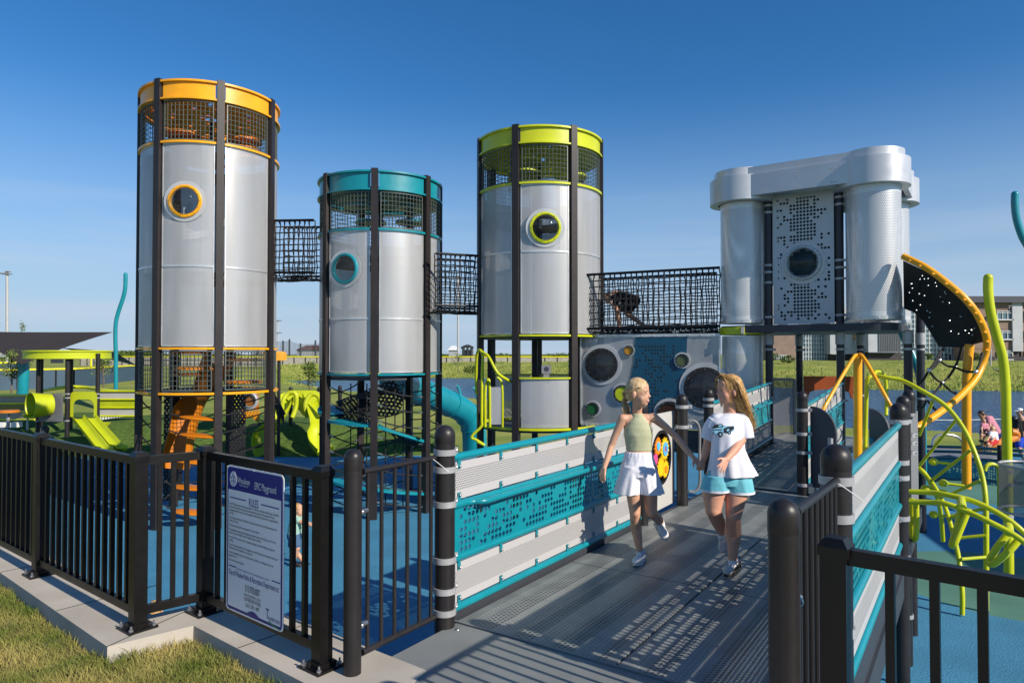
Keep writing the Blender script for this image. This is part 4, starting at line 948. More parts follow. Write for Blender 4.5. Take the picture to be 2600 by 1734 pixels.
def fpost(label,c,ang,h=1.07,plate=True):
    t=thing('fence_post',label,'fence post',c,'square black fence posts'); b=MB(); b.box((c.x,c.y,h/2),(.078,.078,h-.05),ang); obj('tube',b,BLK,t,0)
    b=MB(); b.box((c.x,c.y,h-.045),(.092,.092,.03),ang); s=.046; 
    def q(s,z): return [(c.x+cos(ang)*i*s-sin(ang)*j*s,c.y+sin(ang)*i*s+cos(ang)*j*s,z) for i,j in((-1,-1),(1,-1),(1,1),(-1,1))]
    b.add(q(.046,h-.03)+q(.028,h-.004),[(0,1,5,4),(1,2,6,5),(2,3,7,6),(3,0,4,7),(4,5,6,7)]); obj('cap',b,BLK,t,0)
    if plate:
        b=MB(); b.box((c.x,c.y,.008),(.17,.17,.012),ang); b.box((c.x,c.y,.026),(.105,.105,.024),ang); o=obj('base_plate',b,BLK,t,0)
        for i,j in((-1,-1),(1,-1),(1,1),(-1,1)):
            x=c.x+(cos(ang)*i-sin(ang)*j)*.066; y=c.y+(sin(ang)*i+cos(ang)*j)*.066; b=MB(); b.lathe([(.013,.014),(.013,.026),(.006,.030),(.006,.046),(1e-3,.048)],(x,y,0),8); obj('bolt',b,STEEL,o)
    return t
def fpanel(label,p0,p1,n,extra=()):
    t=thing('picket_fence',label,'fence',p0,'black picket fence panels'); d=(p1-p0).normalized(); ez=Vector((0,0,1)); a=p0+d*.038;c=p1-d*.038
    for z in (1.01,.105): b=MB(); b.beam(a+ez*z,c+ez*z,.038,.05); obj('rail',b,BLK,t,0)
    Ln=(c-a).length
    for k in range(n):
        p=a+d*(Ln*(k+1)/(n+1)); b=MB(); b.frame(p+ez*.557,d,Vector((-d.y,d.x,0)),ez,.013,.013,.43); obj('picket',b,BLK,t,0)
    return t
f0=Vector((-3.56,5.17,0));f1=Vector((-2.27,4.17,0));f2=Vector((-1.98,4.43,0));f3=Vector((-1.01,3.655,0)); fd=(f0-f1)/1.0
fm=f0+fd*1.0; fmm=fm+fd; aF=math.atan2(fd.y,fd.x)
fpost('second square black fence post from the left edge',f0,aF); fpost('square black fence post at the outer corner of the lawn kerb',f1,aF); fpost('square black fence post at the inner kerb corner, left of the rules sign',f2,aF); fpost('square black fence post between the rules sign and the bollard',f3,aF)
fpost('square black fence post just outside the left edge',fm,aF)
fpanel('long picket fence panel between the second post and the corner post',f0,f1,13); fpanel('picket fence panel running out of the left edge',fm,f0,13)
fpanel('very short picket fence panel where the fence steps back',f1,f2,3); fpanel('picket fence panel that carries the rules sign',f2,f3,9)
g4=Vector((1.055,2.235,0)); gd=Vector((.77,-.64,0)); g5=g4+gd*1.5
fpost('square black fence post nearest the camera, right of the near bollard',g4,math.atan2(gd.y,gd.x),1.07)
fpanel('short picket fence panel leaving the frame at bottom right',g4,g5,11)
b=MB(); q=g4+gd*.13+Vector((.0,-.02,.42)); b.tube([q+Vector((-.02,-.01,0)),q+Vector((.02,-.02,0)),q+Vector((.045,0,.01))],.004,6); b.tube([q+Vector((-.015,-.015,0)),q+Vector((.02,-.04,-.05)),q+Vector((.05,-.06,-.08))],.0025,5); tag(obj('cable_tie',b,WHT,None),'white plastic cable tie on a picket at bottom right','cable tie')
# ---------------- rules sign ----------------
SG=thing('rules_sign','white and navy rules sign with a park logo fixed to the black fence','sign',f2)
sd_=(f3-f2).normalized(); sn=Vector((sd_.y,-sd_.x,0)); 
if sn.y>0: sn=-sn
s0=f2+sd_*.325; sw=.61; sz0=.112; sz1=.985
def SP_(x,z,o=0): return s0+sd_*x+sn*(.032+o)+Vector((0,0,z))
def rrect(x0,x1,z0,z1,r,o,th,mt,name,par):
    pts=[]
    for cx,cz,a in ((x1-r,z0+r,-PI/2),(x1-r,z1-r,0),(x0+r,z1-r,PI/2),(x0+r,z0+r,PI)):
        for k in range(5): q=a+PI/2*k/4; pts.append(SP_(cx+r*cos(q),cz+r*sin(q),o))
    b=MB(); b.slab(pts,sn*th); return obj(name,b,mt,par,0)
SNV=mat('sign_navy',(.012,.018,.22),.5,0,.04,2); SWH=mat('sign_white',(.86,.87,.90),.5,0,.03,2); SGN=mat('sign_green',(.05,.35,.08),.5)
brd=rrect(0,sw,sz0,sz1,.03,0,.003,SWH,'board',SG)
rrect(.010,sw-.010,sz0+.010,sz1-.010,.026,.0032,.0006,SNV,'navy_border',SG)
rrect(.024,sw-.024,sz0+.028,sz1-.145,.006,.0045,.0006,SWH,'white_field',SG)
def text(s,x,z,size,mt,par,sx=.62,align='LEFT',o=.0066,name='lettering'):
    c=bpy.data.curves.new('txt','FONT'); c.body=s; c.size=size; c.align_x=align; c.space_character=1.0; c.resolution_u=3
    tmp=bpy.data.objects.new('tmp',c); COL.objects.link(tmp); bpy.context.view_layer.update(); me=bpy.data.meshes.new_from_object(tmp.evaluated_get(bpy.context.evaluated_depsgraph_get())); bpy.data.objects.remove(tmp)
    me.materials.clear(); me.materials.append(mt); n=len(me.vertices); a=np.zeros(n*3); me.vertices.foreach_get('co',a); a=a.reshape(-1,3)
    base=SP_(x,z,o); out=np.array(base)+np.outer(a[:,0]*sx,np.array(sd_))+np.outer(a[:,1],np.array((0,0,1))); me.vertices.foreach_set('co',out.ravel()); me.update()
    ob=bpy.data.objects.new(name,me); COL.objects.link(ob); ob.parent=par
    if par.type=='EMPTY': ob.matrix_parent_inverse=Matrix.Translation(-par.location)
    return ob
STX=mat('sign_text',(.02,.02,.03),.5); T=text
T('Waukee',.125,.888,.052,SWH,SG,.80); T('PARKS & RECREATION',.15,.872,.012,SWH,SG,.8); T('EPIC Playground',.315,.872,.060,SWH,SG,.56)
T('RULES',.305,.765,.068,SNV,SG,.55,'CENTER')
body=["The EPIC Playground provides play opportunities for children (and adults) of different ages and abilities.","It is filled with traditional and unique, custom-designed play elements. Each play element has an","age-appropriateness rating. Use your best judgment when deciding if a play element is appropriate for","your child.","","For the safety and enjoyment of children in the play environment we ask that adults supervise their","children at all times.","","Do not wear clothing with drawstrings and do not wear helmets.","","Parents/guardians, please inspect all playground equipment before your child plays. Check for hot","surfaces, sharp corners/objects, and/or vandalism. Report vandalism.","","No bare feet. You must wear shoes on playground equipment and when walking on playground","surfacing.","","On warm days, the temperature of the equipment can rise. Please inspect the equipment before your","child plays. Extreme temperatures can cause burns.","","No bikes, skateboards, scooters, roller-skates, pets, pet leashes, or smoking permitted in the","playground area.","","Please use the waste receptacles."]
z=.748
for ln_ in body:
    if ln_: T(ln_,.035,z,.0195,STX,SG,.655)
    z-=.0185 if ln_ else .0085
T('If you have any questions or see any damaged equipment, call the',.12,.372,.017,SNV,SG,.78); T('City of Waukee Parks & Recreation Department at:',.305,.328,.048,SNV,SG,.53,'CENTER')
T('515.978.0007',.30,.262,.056,STX,SG,.52,'CENTER'); T('IN CASE OF AN EMERGENCY, DIAL 911',.30,.235,.021,STX,SG,.5,'CENTER'); T('PLAYGROUND HOURS:',.30,.206,.034,STX,SG,.5,'CENTER'); T('DAILY: 7AM - 10PM',.30,.172,.034,STX,SG,.5,'CENTER')
T('T',.440,.155,.085,SNV,SG,.7); T('RIUMPH PARK',.470,.152,.030,SNV,SG,.60)
def bar2(x0,x1,z_,h=.006,mt=SNV,zz=None): b=MB(); zz=z_ if zz is None else zz; b.slab([SP_(x0,z_,.0066),SP_(x1,zz,.0066),SP_(x1,zz+h,.0066),SP_(x0,z_+h,.0066)],sn*.0005); return obj('rule_line',b,mt,SG,0)
bar2(.045,.225,.79);bar2(.385,.57,.79);bar2(.035,.115,.378);bar2(.50,.585,.378)
for k in range(8): bar2(.47+.0145*k,.487+.0145*k,.142-.003*k,.006,SGN,.139-.003*k)
b=MB()
c=Vector((.078,.905)); 
b.slab([SP_(c.x+.040*cos(2*PI*k/24),c.y+.046*sin(2*PI*k/24),.0052) for k in range(24)],sn*.0006); lg=obj('logo',b,SWH,SG,0)
b=MB()
for pts in ([(-.036,.02),(-.015,.0),(-.008,-.045)],[(-.02,.04),(.006,.005),(.004,-.045)],[(.0,.046),(.0,.01),(.025,-.038)],[(.022,.038),(.018,.0),(.036,-.02)],[(-.04,.0),(0,.018),(.04,.005)],[(-.034,-.022),(0,-.008),(.036,-.02)]):
    for (xa,za),(xb,zb) in zip(pts[:-1],pts[1:]):
        dx,dz=xb-xa,zb-za; l=math.hypot(dx,dz); ox,oz=-dz/l*.0016,dx/l*.0016
        b.slab([SP_(c.x+xa-ox,c.y+za-oz,.0062),SP_(c.x+xb-ox,c.y+zb-oz,.0062),SP_(c.x+xb+ox,c.y+zb+oz,.0062),SP_(c.x+xa+ox,c.y+za+oz,.0062)],sn*.0004)
obj('logo_lines',b,SNV,SG,0)
b=MB(); b.slab([SP_(.24+.13*k/8,.14+.02*sin(PI*k/8),.0066) for k in range(9)]+[SP_(.38,.13,.0066)],sn*.0005); obj('swoosh',b,SNV,SG,0)
b=MB()
for x,z_ in ((.012,sz1-.012),(sw-.012,sz1-.012),(sw*.5,sz1-.008),(.05,sz0+.01),(sw-.03,sz0+.01)): b.ell(SP_(x,z_,.005),(.006,)*3,None,8,5)
obj('screw',b,STEEL,SG)
# ---------------- arched end panels, climbers at right ----------------
def tubething(name,label,cat,parts,group=None,loc=None):
    P0=at(*parts[0][1][0]) if loc is None else loc; t=thing(name,label,cat,P0,group)
    for nm,pts,r,mt in parts: px_tube(nm,pts,r,mt,t)
    return t
def archpanel(label,px0,px1,ytop,ybot,Y,slot):
    t=thing('entry_barrier',label,'entry barrier',at((px0+px1)/2,ybot,Y),'dark arched entry panels')
    A=at(px0,ybot,Y);B=at(px1,ybot,Y-.25); zt=at(px0,ytop,Y).z; d=(B-A); Lh=math.hypot(d.x,d.y); d.z=0; d.normalize(); r=Lh*.95
    pts=[A,Vector((B.x,B.y,A.z))]
    for k in range(9): q=PI/2*k/8; pts.append(Vector((A.x,A.y,0))+d*(Lh-r+r*cos(q))+Vector((0,0,zt-r+r*sin(q))))
    pts.append(Vector((A.x,A.y,zt))); b=MB(); n=Vector((d.y,-d.x,0)); b.slab(pts,n*.03); obj('board',b,mat('dark_slate_panel',(.05,.058,.07),.5) if 'dark_slate_panel' not in bpy.data.materials else bpy.data.materials['dark_slate_panel'],t,0)
    o=A+d*(Lh*slot); b=MB(); b.tube([Vector((o.x,o.y,zt-.35))-n*.0+n*.03,Vector((o.x,o.y,A.z+(zt-A.z)*.45))+n*.03],.035,10); obj('hand_slot',b,GREYP if slot>.5 else TEAL,t)
    return t
archpanel('dark arched panel with a pale hand slot beside the post of the second ramp',2062,2127,1031,1235,8.1,.80)
archpanel('dark arched panel behind the nearest post of the row of three',2212,2262,1037,1200,8.4,.15)
tubething('tripod_climber','orange tripod climber of bent tube behind the right ramp barrier','climber',[('leg',[(2083,1060,8.8),(2095,1030,8.8),(2160,918,9.2),(2177,902,9.3),(2195,912,9.2),(2250,1010,8.8),(2278,1062,8.8)],.025,ORG),('mast',[(2178,905,9.3),(2178,1000,9.3),(2178,1240,9.3)],.055,ORG)])
Yr=8.3
arc=[(2196,1170,9.6),(2197,1100,9.6),(2200,1000,9.5),(2203,962,9.4),(2222,955,9.4),(2250,958,9.3),(2290,966,9.2),(2334,988,9.0),(2398,1028,8.8),(2445,1086,8.6),(2477,1155,8.4),(2496,1219,8.3),(2503,1283,8.2),(2504,1400,8.15),(2504,1549,8.1)]
arc2=[(2250,1055,10),(2251,1000,10.2),(2246,955,10.2),(2232,944,10.1),(2222,946,10),(2216,960,9.9)]
inn=[(2331,1187,9.3),(2366,1225,9.0),(2398,1283,8.7),(2419,1352,8.4),(2435,1421,8.15),(2443,1500,8.0),(2443,1560,7.97)]
ru=[((2334,1105,9.3),(2368,1018,8.9)),((2334,1183,9.2),(2428,1065,8.75)),((2362,1222,9.0),(2465,1142,8.5)),((2407,1258,8.8),(2490,1219,8.35)),((2415,1310,8.6),(2500,1290,8.2)),((2428,1366,8.3),(2502,1359,8.15)),((2441,1419,8.1),(2503,1414,8.1))]
t=tubething('arch_climber','lime green arched ladder climber coming down from the landing','climber',[('side_rail',arc,.029,LIME),('side_rail',inn,.027,LIME),('top_loop',arc2,.026,LIME),('side_rail',[(2331,1187,9.3),(2350,1205,9.2),(2375,1250,9.3),(2388,1300,9.6),(2394,1372,9.9)],.03,LIME)]+[('rung',[a,c],.020,LIME) for a,c in ru])
for k,(x,y) in enumerate(((2370,1172),(2395,1226),(2350,1240),(2371,1306))):
    b=MB(); c=at(x,y,9.3); b.ell(c,(.06,.06,.05)); b.tube([c,c+Vector((.22,-.1,-.02))],.018,8); obj('step_knob',b,LIME,t)
Yl=6.1
A1=[(2309,1248,6.3),(2360,1250,6.2),(2400,1255,6.1),(2470,1272,5.95),(2540,1306,5.8),(2600,1352,5.7),(2680,1440,5.6),(2780,1600,5.5),(2840,1860,5.4)]
A2=[(2309,1274,6.1),(2360,1275,6.0),(2400,1278,5.9),(2450,1296,5.8),(2515,1326,5.65),(2600,1376,5.5),(2680,1470,5.35),(2760,1640,5.2),(2800,1900,5.1)]
t=tubething('loop_ladder','lime green overhead loop ladder with hanging V loops at right','climber',[('side_rail',A1,.024,LIME),('side_rail',A2,.024,LIME),('v_loop',[(2440,1283,5.9),(2432,1330,5.9),(2417,1380,5.9),(2423,1381,5.85),(2440,1340,5.85),(2460,1290,5.85)],.026,LIME),('v_loop',[(2562,1352,5.7),(2535,1385,5.7),(2514,1420,5.7),(2520,1432,5.65),(2560,1400,5.6),(2590,1366,5.6)],.028,LIME),('v_loop',[(2316,1265,6.2),(2315,1330,6.2),(2318,1366,6.2),(2325,1366,6.1),(2327,1330,6.1),(2326,1275,6.1)],.024,LIME)])
for (a,c) in (((2440,1268,6.0),(2443,1290,5.8)),((2560,1335,5.7),(2562,1352,5.6))):
    px_tube('cross_piece',[a,c],.035,LIME,t)
ts_=thing('shade_sail','dark shade sail on two poles beyond the right edge of the frame','shade sail',(13,7,ZG))  # added off-frame sail, placed to throw shade on the right-hand ground
b=MB(); b.slab([(11.3,5.2,2.4),(14.3,4.3,2.7),(15.6,9.0,2.5),(12.1,9.2,2.3)],(0,0,.02)); obj('canopy',b,CD0,ts_,0)
for x,y in ((11.3,5.2),(14.3,4.3),(15.6,9.0),(12.1,9.2)): b=MB(); b.tube([(x,y,ZG),(x,y,2.55)],.07,12); obj('pole',b,TEAL,ts_)
# grey edge-on boards at the post row
t=thing('edge_board','thin grey entry board seen edge-on beside the row of three posts','entry panel',at(2320,1200,6.9))
b=MB(); A=at(2311,1340,6.8);B=at(2330,1340,7.25); d=Vector((B.x-A.x,B.y-A.y,0)); b.slab([A,A+d,A+d+Vector((0,0,1.12)),A+Vector((0,0,1.02))],(.02,.01,0)); obj('board',b,MIDG,t,0)
for y in (1105,1125,1150,1285,1330): clamp(t,at(2313,y,6.75),at(2313,y,6.75).z,.02,.3)
# orange net climber
sp_=[(2293,651,10.4),(2353,681,10.1),(2416,728,9.9),(2457,766,9.8),(2486,807,9.8),(2505,857,9.9),(2503,895,10),(2492,930,10),(2474,965,9.9),(2432,1010,9.7),(2387,1046,9.5),(2333,1082,9.3),(2290,1103,9.2)]
t=tubething('spiral_net_climber','orange spiral tube climber with a black belt net at the right of the silver tower','climber',[('spiral_tube',sp_,.050,ORG),('mast',[(2462,875,10.2),(2455,960,10.2),(2454,1100,10.2),(2454,1240,10.2)],.062,ORG)])
b=MB(); P=[(2294,662,10.5),(2353,690,10.2),(2416,736,10.0),(2455,774,9.9),(2482,815,9.9),(2498,868,10),(2440,882,10.5),(2385,880,10.9),(2372,848,10.9),(2345,815,10.8),(2320,792,10.8),(2296,784,10.8)]
b.slab([at(*p) for p in P],(0,.012,0)); obj('belt_sheet',b,mat('belt_sheet_black',(.011,.011,.012),.7,0,.2,6),t,0)
r3=random.Random(4)
for k in range(60):
    x=r3.uniform(2305,2480); y=r3.uniform(690,875)
    lo=np.interp(x,[2294,2353,2416,2455,2482,2498],[662,690,736,774,815,868])+10; hi=np.interp(x,[2296,2320,2345,2372,2385,2500],[780,790,812,845,875,870])-6
    if lo<y<hi: b=MB(); b.ell(at(x,y,9.93+.4*(y-700)/180*(2500-x)/200),(.012,.012,.012),None,6,4); obj('rivet',b,STEEL,t)
for i in range(12):
    u=i/11; p=spline([at(*q) for q in sp_[:7]],8)[int(3+u*42)]; b=MB(); b.ell(p+Vector((-.03,-.05,-.03)),(.03,.02,.02),None,8,5); obj('clip',b,ORG,t)
N_=[(2388,892),(2425,893),(2385,915),(2425,932),(2478,944),(2358,940),(2392,972),(2435,1002),(2333,975),(2353,1012),(2383,1045),(2340,1035),(2300,1062),(2318,1100),(2398,880),(2441,880),(2495,895)]
Ed=[(14,0),(0,2),(2,3),(3,4),(15,3),(2,5),(5,6),(6,7),(3,6),(5,8),(6,9),(8,9),(9,10),(9,11),(11,12),(12,13),(16,4),(5,0)]
b=MB(); Pn=[at(x,y,10.1+.3*sin(x*.05)) for x,y in N_]
for i,j in Ed: m_=(Pn[i]+Pn[j])/2-Vector((0,0,.03)); b.tube(spline([Pn[i],m_,Pn[j]],4),.018,6)
obj('net_rope',b,ROPE,t)
b=MB()
for i in (2,3,4,6,7,9,10,5): b.ell(Pn[i],(.035,.03,.03),None,8,5)
obj('net_joint',b,STEEL,t)
# wavy poles
def pole(label,pts,r,mt,grp='wavy decorative poles'):
    return tubething('wavy_pole',label,'pole',[('pole_tube',pts,r,mt)],grp,at(*pts[-1]))
def pcap(t,p,r,mt): b=MB(); c=at(*p); b.ell(c,(r,r,r)); obj('pole_cap',b,mt,t)
t=pole('tall lime green wavy pole rising at the right behind the climbers',[(2509,706,8.8),(2509,740,8.8),(2515,790,8.8),(2530,850,8.8),(2546,910,8.8),(2553,980,8.8),(2555,1060,8.8),(2557,1150,8.8),(2560,1330,8.8),(2562,1500,8.8)],.056,LIME); pcap(t,(2509,706,8.8),.056,LIME)
b=MB()
for y in (1195,1228,1310): c=at(2558,y,8.8); b.lathe([(.057,c.z-.02),(.066,c.z-.02),(.066,c.z+.02),(.057,c.z+.02)],(c.x,c.y,0),20)
obj('collar',b,ALU,t)
t=pole('teal wavy pole curving up behind the silver tower legs',[(2285,836,12.5),(2300,868,12.4),(2320,910,12.3),(2335,960,12.2),(2341,1030,12.2),(2343,1120,12.2),(2344,1240,12.2)],.062,TEAL)
t=pole('teal wavy pole tip curling out of the frame at upper right',[(2577,494,9),(2577,525,9),(2582,560,9),(2595,600,9),(2615,640,9),(2630,720,9),(2634,900,9),(2634,1300,9)],.045,TEAL); pcap(t,(2577,494,9),.045,TEAL)
t=pole('tall teal wavy pole at left that holds the shade sail',[(319,697,30),(318,730,30),(313,755,30),(303,785,30),(295,815,30),(293,850,30),(294,900,30),(294,995,30)],.085,TEAL); pcap(t,(319,697,30),.085,TEAL)
tubething('shade_post','thick teal post under the brown shade sail','pole',[('pole_tube',[(58,915,27),(60,950,27),(57,1000,27)],.20,TEAL)])
# mesh bin at far right
c=at(2606,1300,7.2); t=thing('mesh_drum','grey perforated round drum with a rolled rim at the right edge','drum',(c.x,c.y,c.z))
zt_=at(2600,1182,7.2).z; zb_=at(2600,1300,7.2).z; b=MB(); b.lathe([(.30,zb_),(.30,zt_)],(c.x+.08,c.y,0),36); obj('mesh_wall',b,meshsheet('drum_mesh',(.16,.17,.18),.35,.5,.3),t,60)  # mesh colour darkened to stand in for the shade on the drum
for z_ in (zb_,zt_): b=MB(); b.tube([(c.x+.08+.30*cos(a*PI/12),c.y+.30*sin(a*PI/12),z_) for a in range(24)],.014,8,False,True); obj('rim',b,ALU,t)
# teal perforated roundabout fence with rails, ground and seats
t=thing('spinner_fence','teal perforated fence panels with round rails around the carousel at right','fence',at(2450,1240,13))
for (x0,x1,Y0,Y1,ya,yb) in ((2340,2460,15,14,1163,1212),(2460,2540,14,13.2,1165,1226)):
    b=MB(); A=at(x0,yb,Y0);B=at(x1,yb+8,Y1);C_=at(x1,ya+4,Y1);D_=at(x0,ya,Y0); b.slab([A,B,C_,D_],(0,.01,0)); obj('teal_sheet',b,bigperf,t,0)
for y in (1133,1145,1162,1215): px_tube('rail',[(2335,y,15),(2460,y+3,14),(2600,y+12,12.6)],.03,mat('dark_teal_paint',(.01,.09,.12),.4) if 'dark_teal_paint' not in bpy.data.materials else bpy.data.materials['dark_teal_paint'],t)
px_tube('post',[(2538,1130,13.1),(2538,1290,13.1)],.04,POST,t); px_tube('post',[(2342,1130,15),(2342,1240,15)],.04,POST,t)
t=thing('carousel','flush carousel with a silver hoop handle beyond the teal fence','carousel',at(2410,1160,17))
b=MB(); c=at(2410,1150,17); b.lathe([(1e-3,c.z),(1.0,c.z),(1.05,c.z-.08)],(c.x,c.y,0),36); obj('platform',b,MIDG,t)
px_tube('hoop',[(2366,1132,16.5),(2370,1115,16.5),(2382,1105,16.5),(2405,1103,16.5),(2428,1108,16.5),(2442,1120,16.5),(2446,1132,16.5)],.03,STEEL,t)
b=MB(); c=at(2410,1165,16.3); b.lathe([(1e-3,c.z+.1),(.5,c.z),(.55,c.z-.1)],(c.x,c.y,0),30); obj('hub',b,BLK,t)
tubething('arch_rail','lime green bent hand rail behind the spinner fence','rail',[('rail_tube',[(2500,1195,12),(2505,1182,12),(2520,1178,12),(2534,1186,12),(2537,1210,12),(2538,1300,12)],.035,LIME)])
tubething('seesaw','orange and lime seesaw with curled ends on the far path','seesaw',[('beam',[(2480,1140,18),(2510,1132,18),(2540,1122,18.2),(2575,1112,18.4),(2579,1100,18.4),(2566,1096,18.4)],.10,ORGP),('handle',[(2497,1145,17.8),(2490,1110,17.8),(2496,1098,17.8)],.03,STEEL)])
for i,(x,Y) in enumerate(((2575,20),)):
    c=at(x,1110,Y); dpost('small dark ribbed bollard on the path behind the man in the cap',c,c.z-.3,at(x,1056,Y).z,(),0,.10)
tg=thing('string_line','thin white rope strung between stakes along the pond','rope line',at(2330,1066,25)); px_tube('rope',[(2330,1066,25),(2450,1066,25),(2600,1062,25)],.012,WHT,tg)
# transparent dark gate panel and orange arch board, darkened as if backlit, under silver tower
t=thing('mesh_gate','grey mesh gate panel at the end of the second ramp','gate',at(1990,1105,13)); A=at(1962,1108,12.9);B=at(2018,1108,13); b=MB(); b.slab([A,B,Vector((B.x,B.y,A.z+1.08)),Vector((A.x,A.y,A.z+1.08))],(0,.01,0)); obj('mesh_sheet',b,meshsheet('smoke_mesh',(.12,.12,.12),.55,.5,.2),t,0)
b=MB(); 
for p,q in ((A,B),(A+Vector((0,0,1.08)),B+Vector((0,0,1.08))),(A,A+Vector((0,0,1.08))),(B,B+Vector((0,0,1.08)))): b.beam(p,q,.03,.05)
obj('frame',b,MIDG,t,0)
t=thing('counter_board','dark orange board with an arched cut-out under the silver tower','play panel',at(2105,1000,13.2)); A=at(2042,1010,13.2);B=at(2172,1010,13.0); d=B-A; d.z=0; Lh=d.length; d.normalize(); zt_=at(2042,955,13.2).z; zb_=A.z
pts=[A,A+d*(Lh*.08)]+[A+d*(Lh*(.5-.42*cos(PI*k/8)))+Vector((0,0,.02+(zt_-zb_)*.36*sin(PI*k/8)**.5)) for k in range(9)]+[A+d*(Lh*.92),A+d*Lh,A+d*Lh+Vector((0,0,zt_-zb_)),A+Vector((0,0,zt_-zb_))]
b=MB(); 
for i in range(1,len(pts)-4):
    p,q=pts[i],pts[i+1]; P0=Vector((p.x,p.y,zt_));Q0=Vector((q.x,q.y,zt_))
    if (p-q).length>1e-4: b.slab([p,q,Q0,P0],(0,.03,0))
b.slab([pts[0],pts[1],Vector((pts[1].x,pts[1].y,zt_)),Vector((pts[0].x,pts[0].y,zt_))],(0,.03,0)); b.slab([pts[-4],pts[-3],Vector((pts[-3].x,pts[-3].y,zt_)),Vector((pts[-4].x,pts[-4].y,zt_))],(0,.03,0)); obj('board',b,mat('burnt_orange_board',(.35,.07,.01),.5),t,0)  # backlit shade is put into this orange
# ---------------- lime playhouse at left ----------------
ph=thing('toddler_playhouse','lime and grey playhouse with a flat round-ended canopy on the turf mound at left','playhouse',at(172,1085,22))
def zat(py,Y): return at(1300,py,Y).z
Yp=22.0
xl,xr=at(77,900,Yp).x,at(270,900,Yp).x; xc=(xl+xr)/2; rx=(xr-xl)/2
def ellring(b,cx,cy,rx,ry,z0,z1,n=44,th=.05):
    vs=[];fs=[]
    for k in range(n):
        q=2*PI*k/n; c_,s_=cos(q),sin(q)
        for r in (0,th):
            for z in (z0,z1): vs.append((cx+(rx-r)*c_,cy+(ry-r)*s_,z))
    for k in range(n): o=4*k;p=4*((k+1)%n); fs+=[(o,p,p+1,o+1),(o+2,o+3,p+3,p+2),(o+1,p+1,p+3,o+3),(o,o+2,p+2,p)]
    b.add(vs,fs)
z0_,z1_=zat(911,Yp-1.2),zat(889,Yp-1.2)
b=MB(); ellring(b,xc,Yp,rx,1.15,z0_,z1_-.04); ellring(b,xc,Yp,rx+.035,1.19,z1_-.05,z1_); ellring(b,xc,Yp,rx+.02,1.17,z0_,z0_+.035); obj('canopy',b,LIMEP,ph)
b=MB(); b.lathe([(1e-3,0),(1.0,0),(1.0,-.03),(1e-3,-.03)],(xc,Yp,z1_-.08),40,Matrix.Diagonal((rx*.97,1.1,1))); obj('canopy_deck',b,LIMEP,ph)
zb=zat(1090,Yp)-.15
for (x,Y) in ((97,Yp-.55),(171,Yp-.85),(248,Yp-.4),(104,Yp+.75),(180,Yp+.9)):
    p=at(x,1000,Y); b=MB(); b.lathe([(.065,zb),(.065,z1_-.1)],(p.x,p.y,0),16); o=obj('post',b,POST,ph)
    for y in (1010,1068,1000) if Y<Yp else (): clamp(ph,p,zat(y,Y),.065,-1)
def P2(x,y,Y): return at(x,y,Y)
b=MB(); b.slab([P2(97,1070,Yp-.6),P2(159,1071,Yp-.85),P2(159,998,Yp-.85),P2(97,1002,Yp-.6)],(0,.03,0)); obj('tunnel_board',b,MIDG,ph,0)
# cone tunnel tube sticking out
M=Vector((-.55,-.8,0)).normalized().to_track_quat('Z','Y').to_matrix(); c=at(128,1027,Yp-.75)
b=MB(); b.lathe([(.33,.0),(.36,.28),(.40,.55),(.38,.55),(.34,.28),(.30,0)],c,28,M); obj('crawl_tube',b,LIMEP,ph,60)
b=MB(); b.lathe([(1e-3,.05),(.30,.05)],c,20,M); obj('crawl_window',b,mat('pale_window',(.35,.36,.34),.3),ph)
# slide with hood
ds=thing('double_slide','two-lane lime slide with a moulded hood on the left turf mound','slide',at(285,1142,20.6))
A0=at(181,1062,21.3);A1=at(245,1058,21.3);B0=at(255,1143,20.2);B1=at(326,1133,20.2)
def lane(a0,a1,b0,b1,name='slide_bed'):
    n=12;m=8; vs=[];fs=[]; b=MB()
    prof=[.10,.10,.0,-.02,-.02,0,.10,.10]; us=[0,.03,.10,.3,.7,.90,.97,1]
    for i in range(n+1):
        t=i/n; tz=t if t<.82 else .82+(t-.82)*.35; e0=a0.lerp(b0,t);e1=a1.lerp(b1,t)
        zc=lerp(a0.z,b0.z,min(1,t/.84)) ; 
        for k in range(m): p=e0.lerp(e1,us[k]); vs.append((p.x,p.y,zc+prof[k]))
    for i in range(n):
        for k in range(m-1): o=i*m+k; fs.append((o,o+1,o+m+1,o+m))
    b.add(vs,fs); b.add([(x,y,z-.05) for x,y,z in vs],[f[::-1] for f in fs]); return obj(name,b,LIMEP,ds,50)
lane(A0,A0.lerp(A1,.5),B0,B0.lerp(B1,.5)); lane(A0.lerp(A1,.5),A1,B0.lerp(B1,.5),B1)
b=MB(); hd=[(0,0),(0,.66),(.03,.76),(.10,.80),(.90,.80),(.97,.76),(1,.66),(1,0),(.88,0),(.88,.40),(.80,.52),(.68,.56),(.32,.56),(.20,.52),(.12,.40),(.12,0)]
hp=lambda u,z,o: at(178+68*u,1060,21.35+o)+Vector((0,0,z*.98+.02)); n=len(hd)
vs=[hp(u,z,0) for u,z in hd]+[hp(u,z,.30) for u,z in hd]
prs=[(0,1,14,15),(1,2,13,14),(2,3,12,13),(3,4,11,12),(4,5,10,11),(5,6,9,10),(6,7,8,9)]
b.add(vs,[q for q in prs]+[tuple(n+i for i in q[::-1]) for q in prs]+[(i,(i+1)%n,n+(i+1)%n,n+i) for i in range(n)]); obj('hood',b,LIMEP,ds,40)
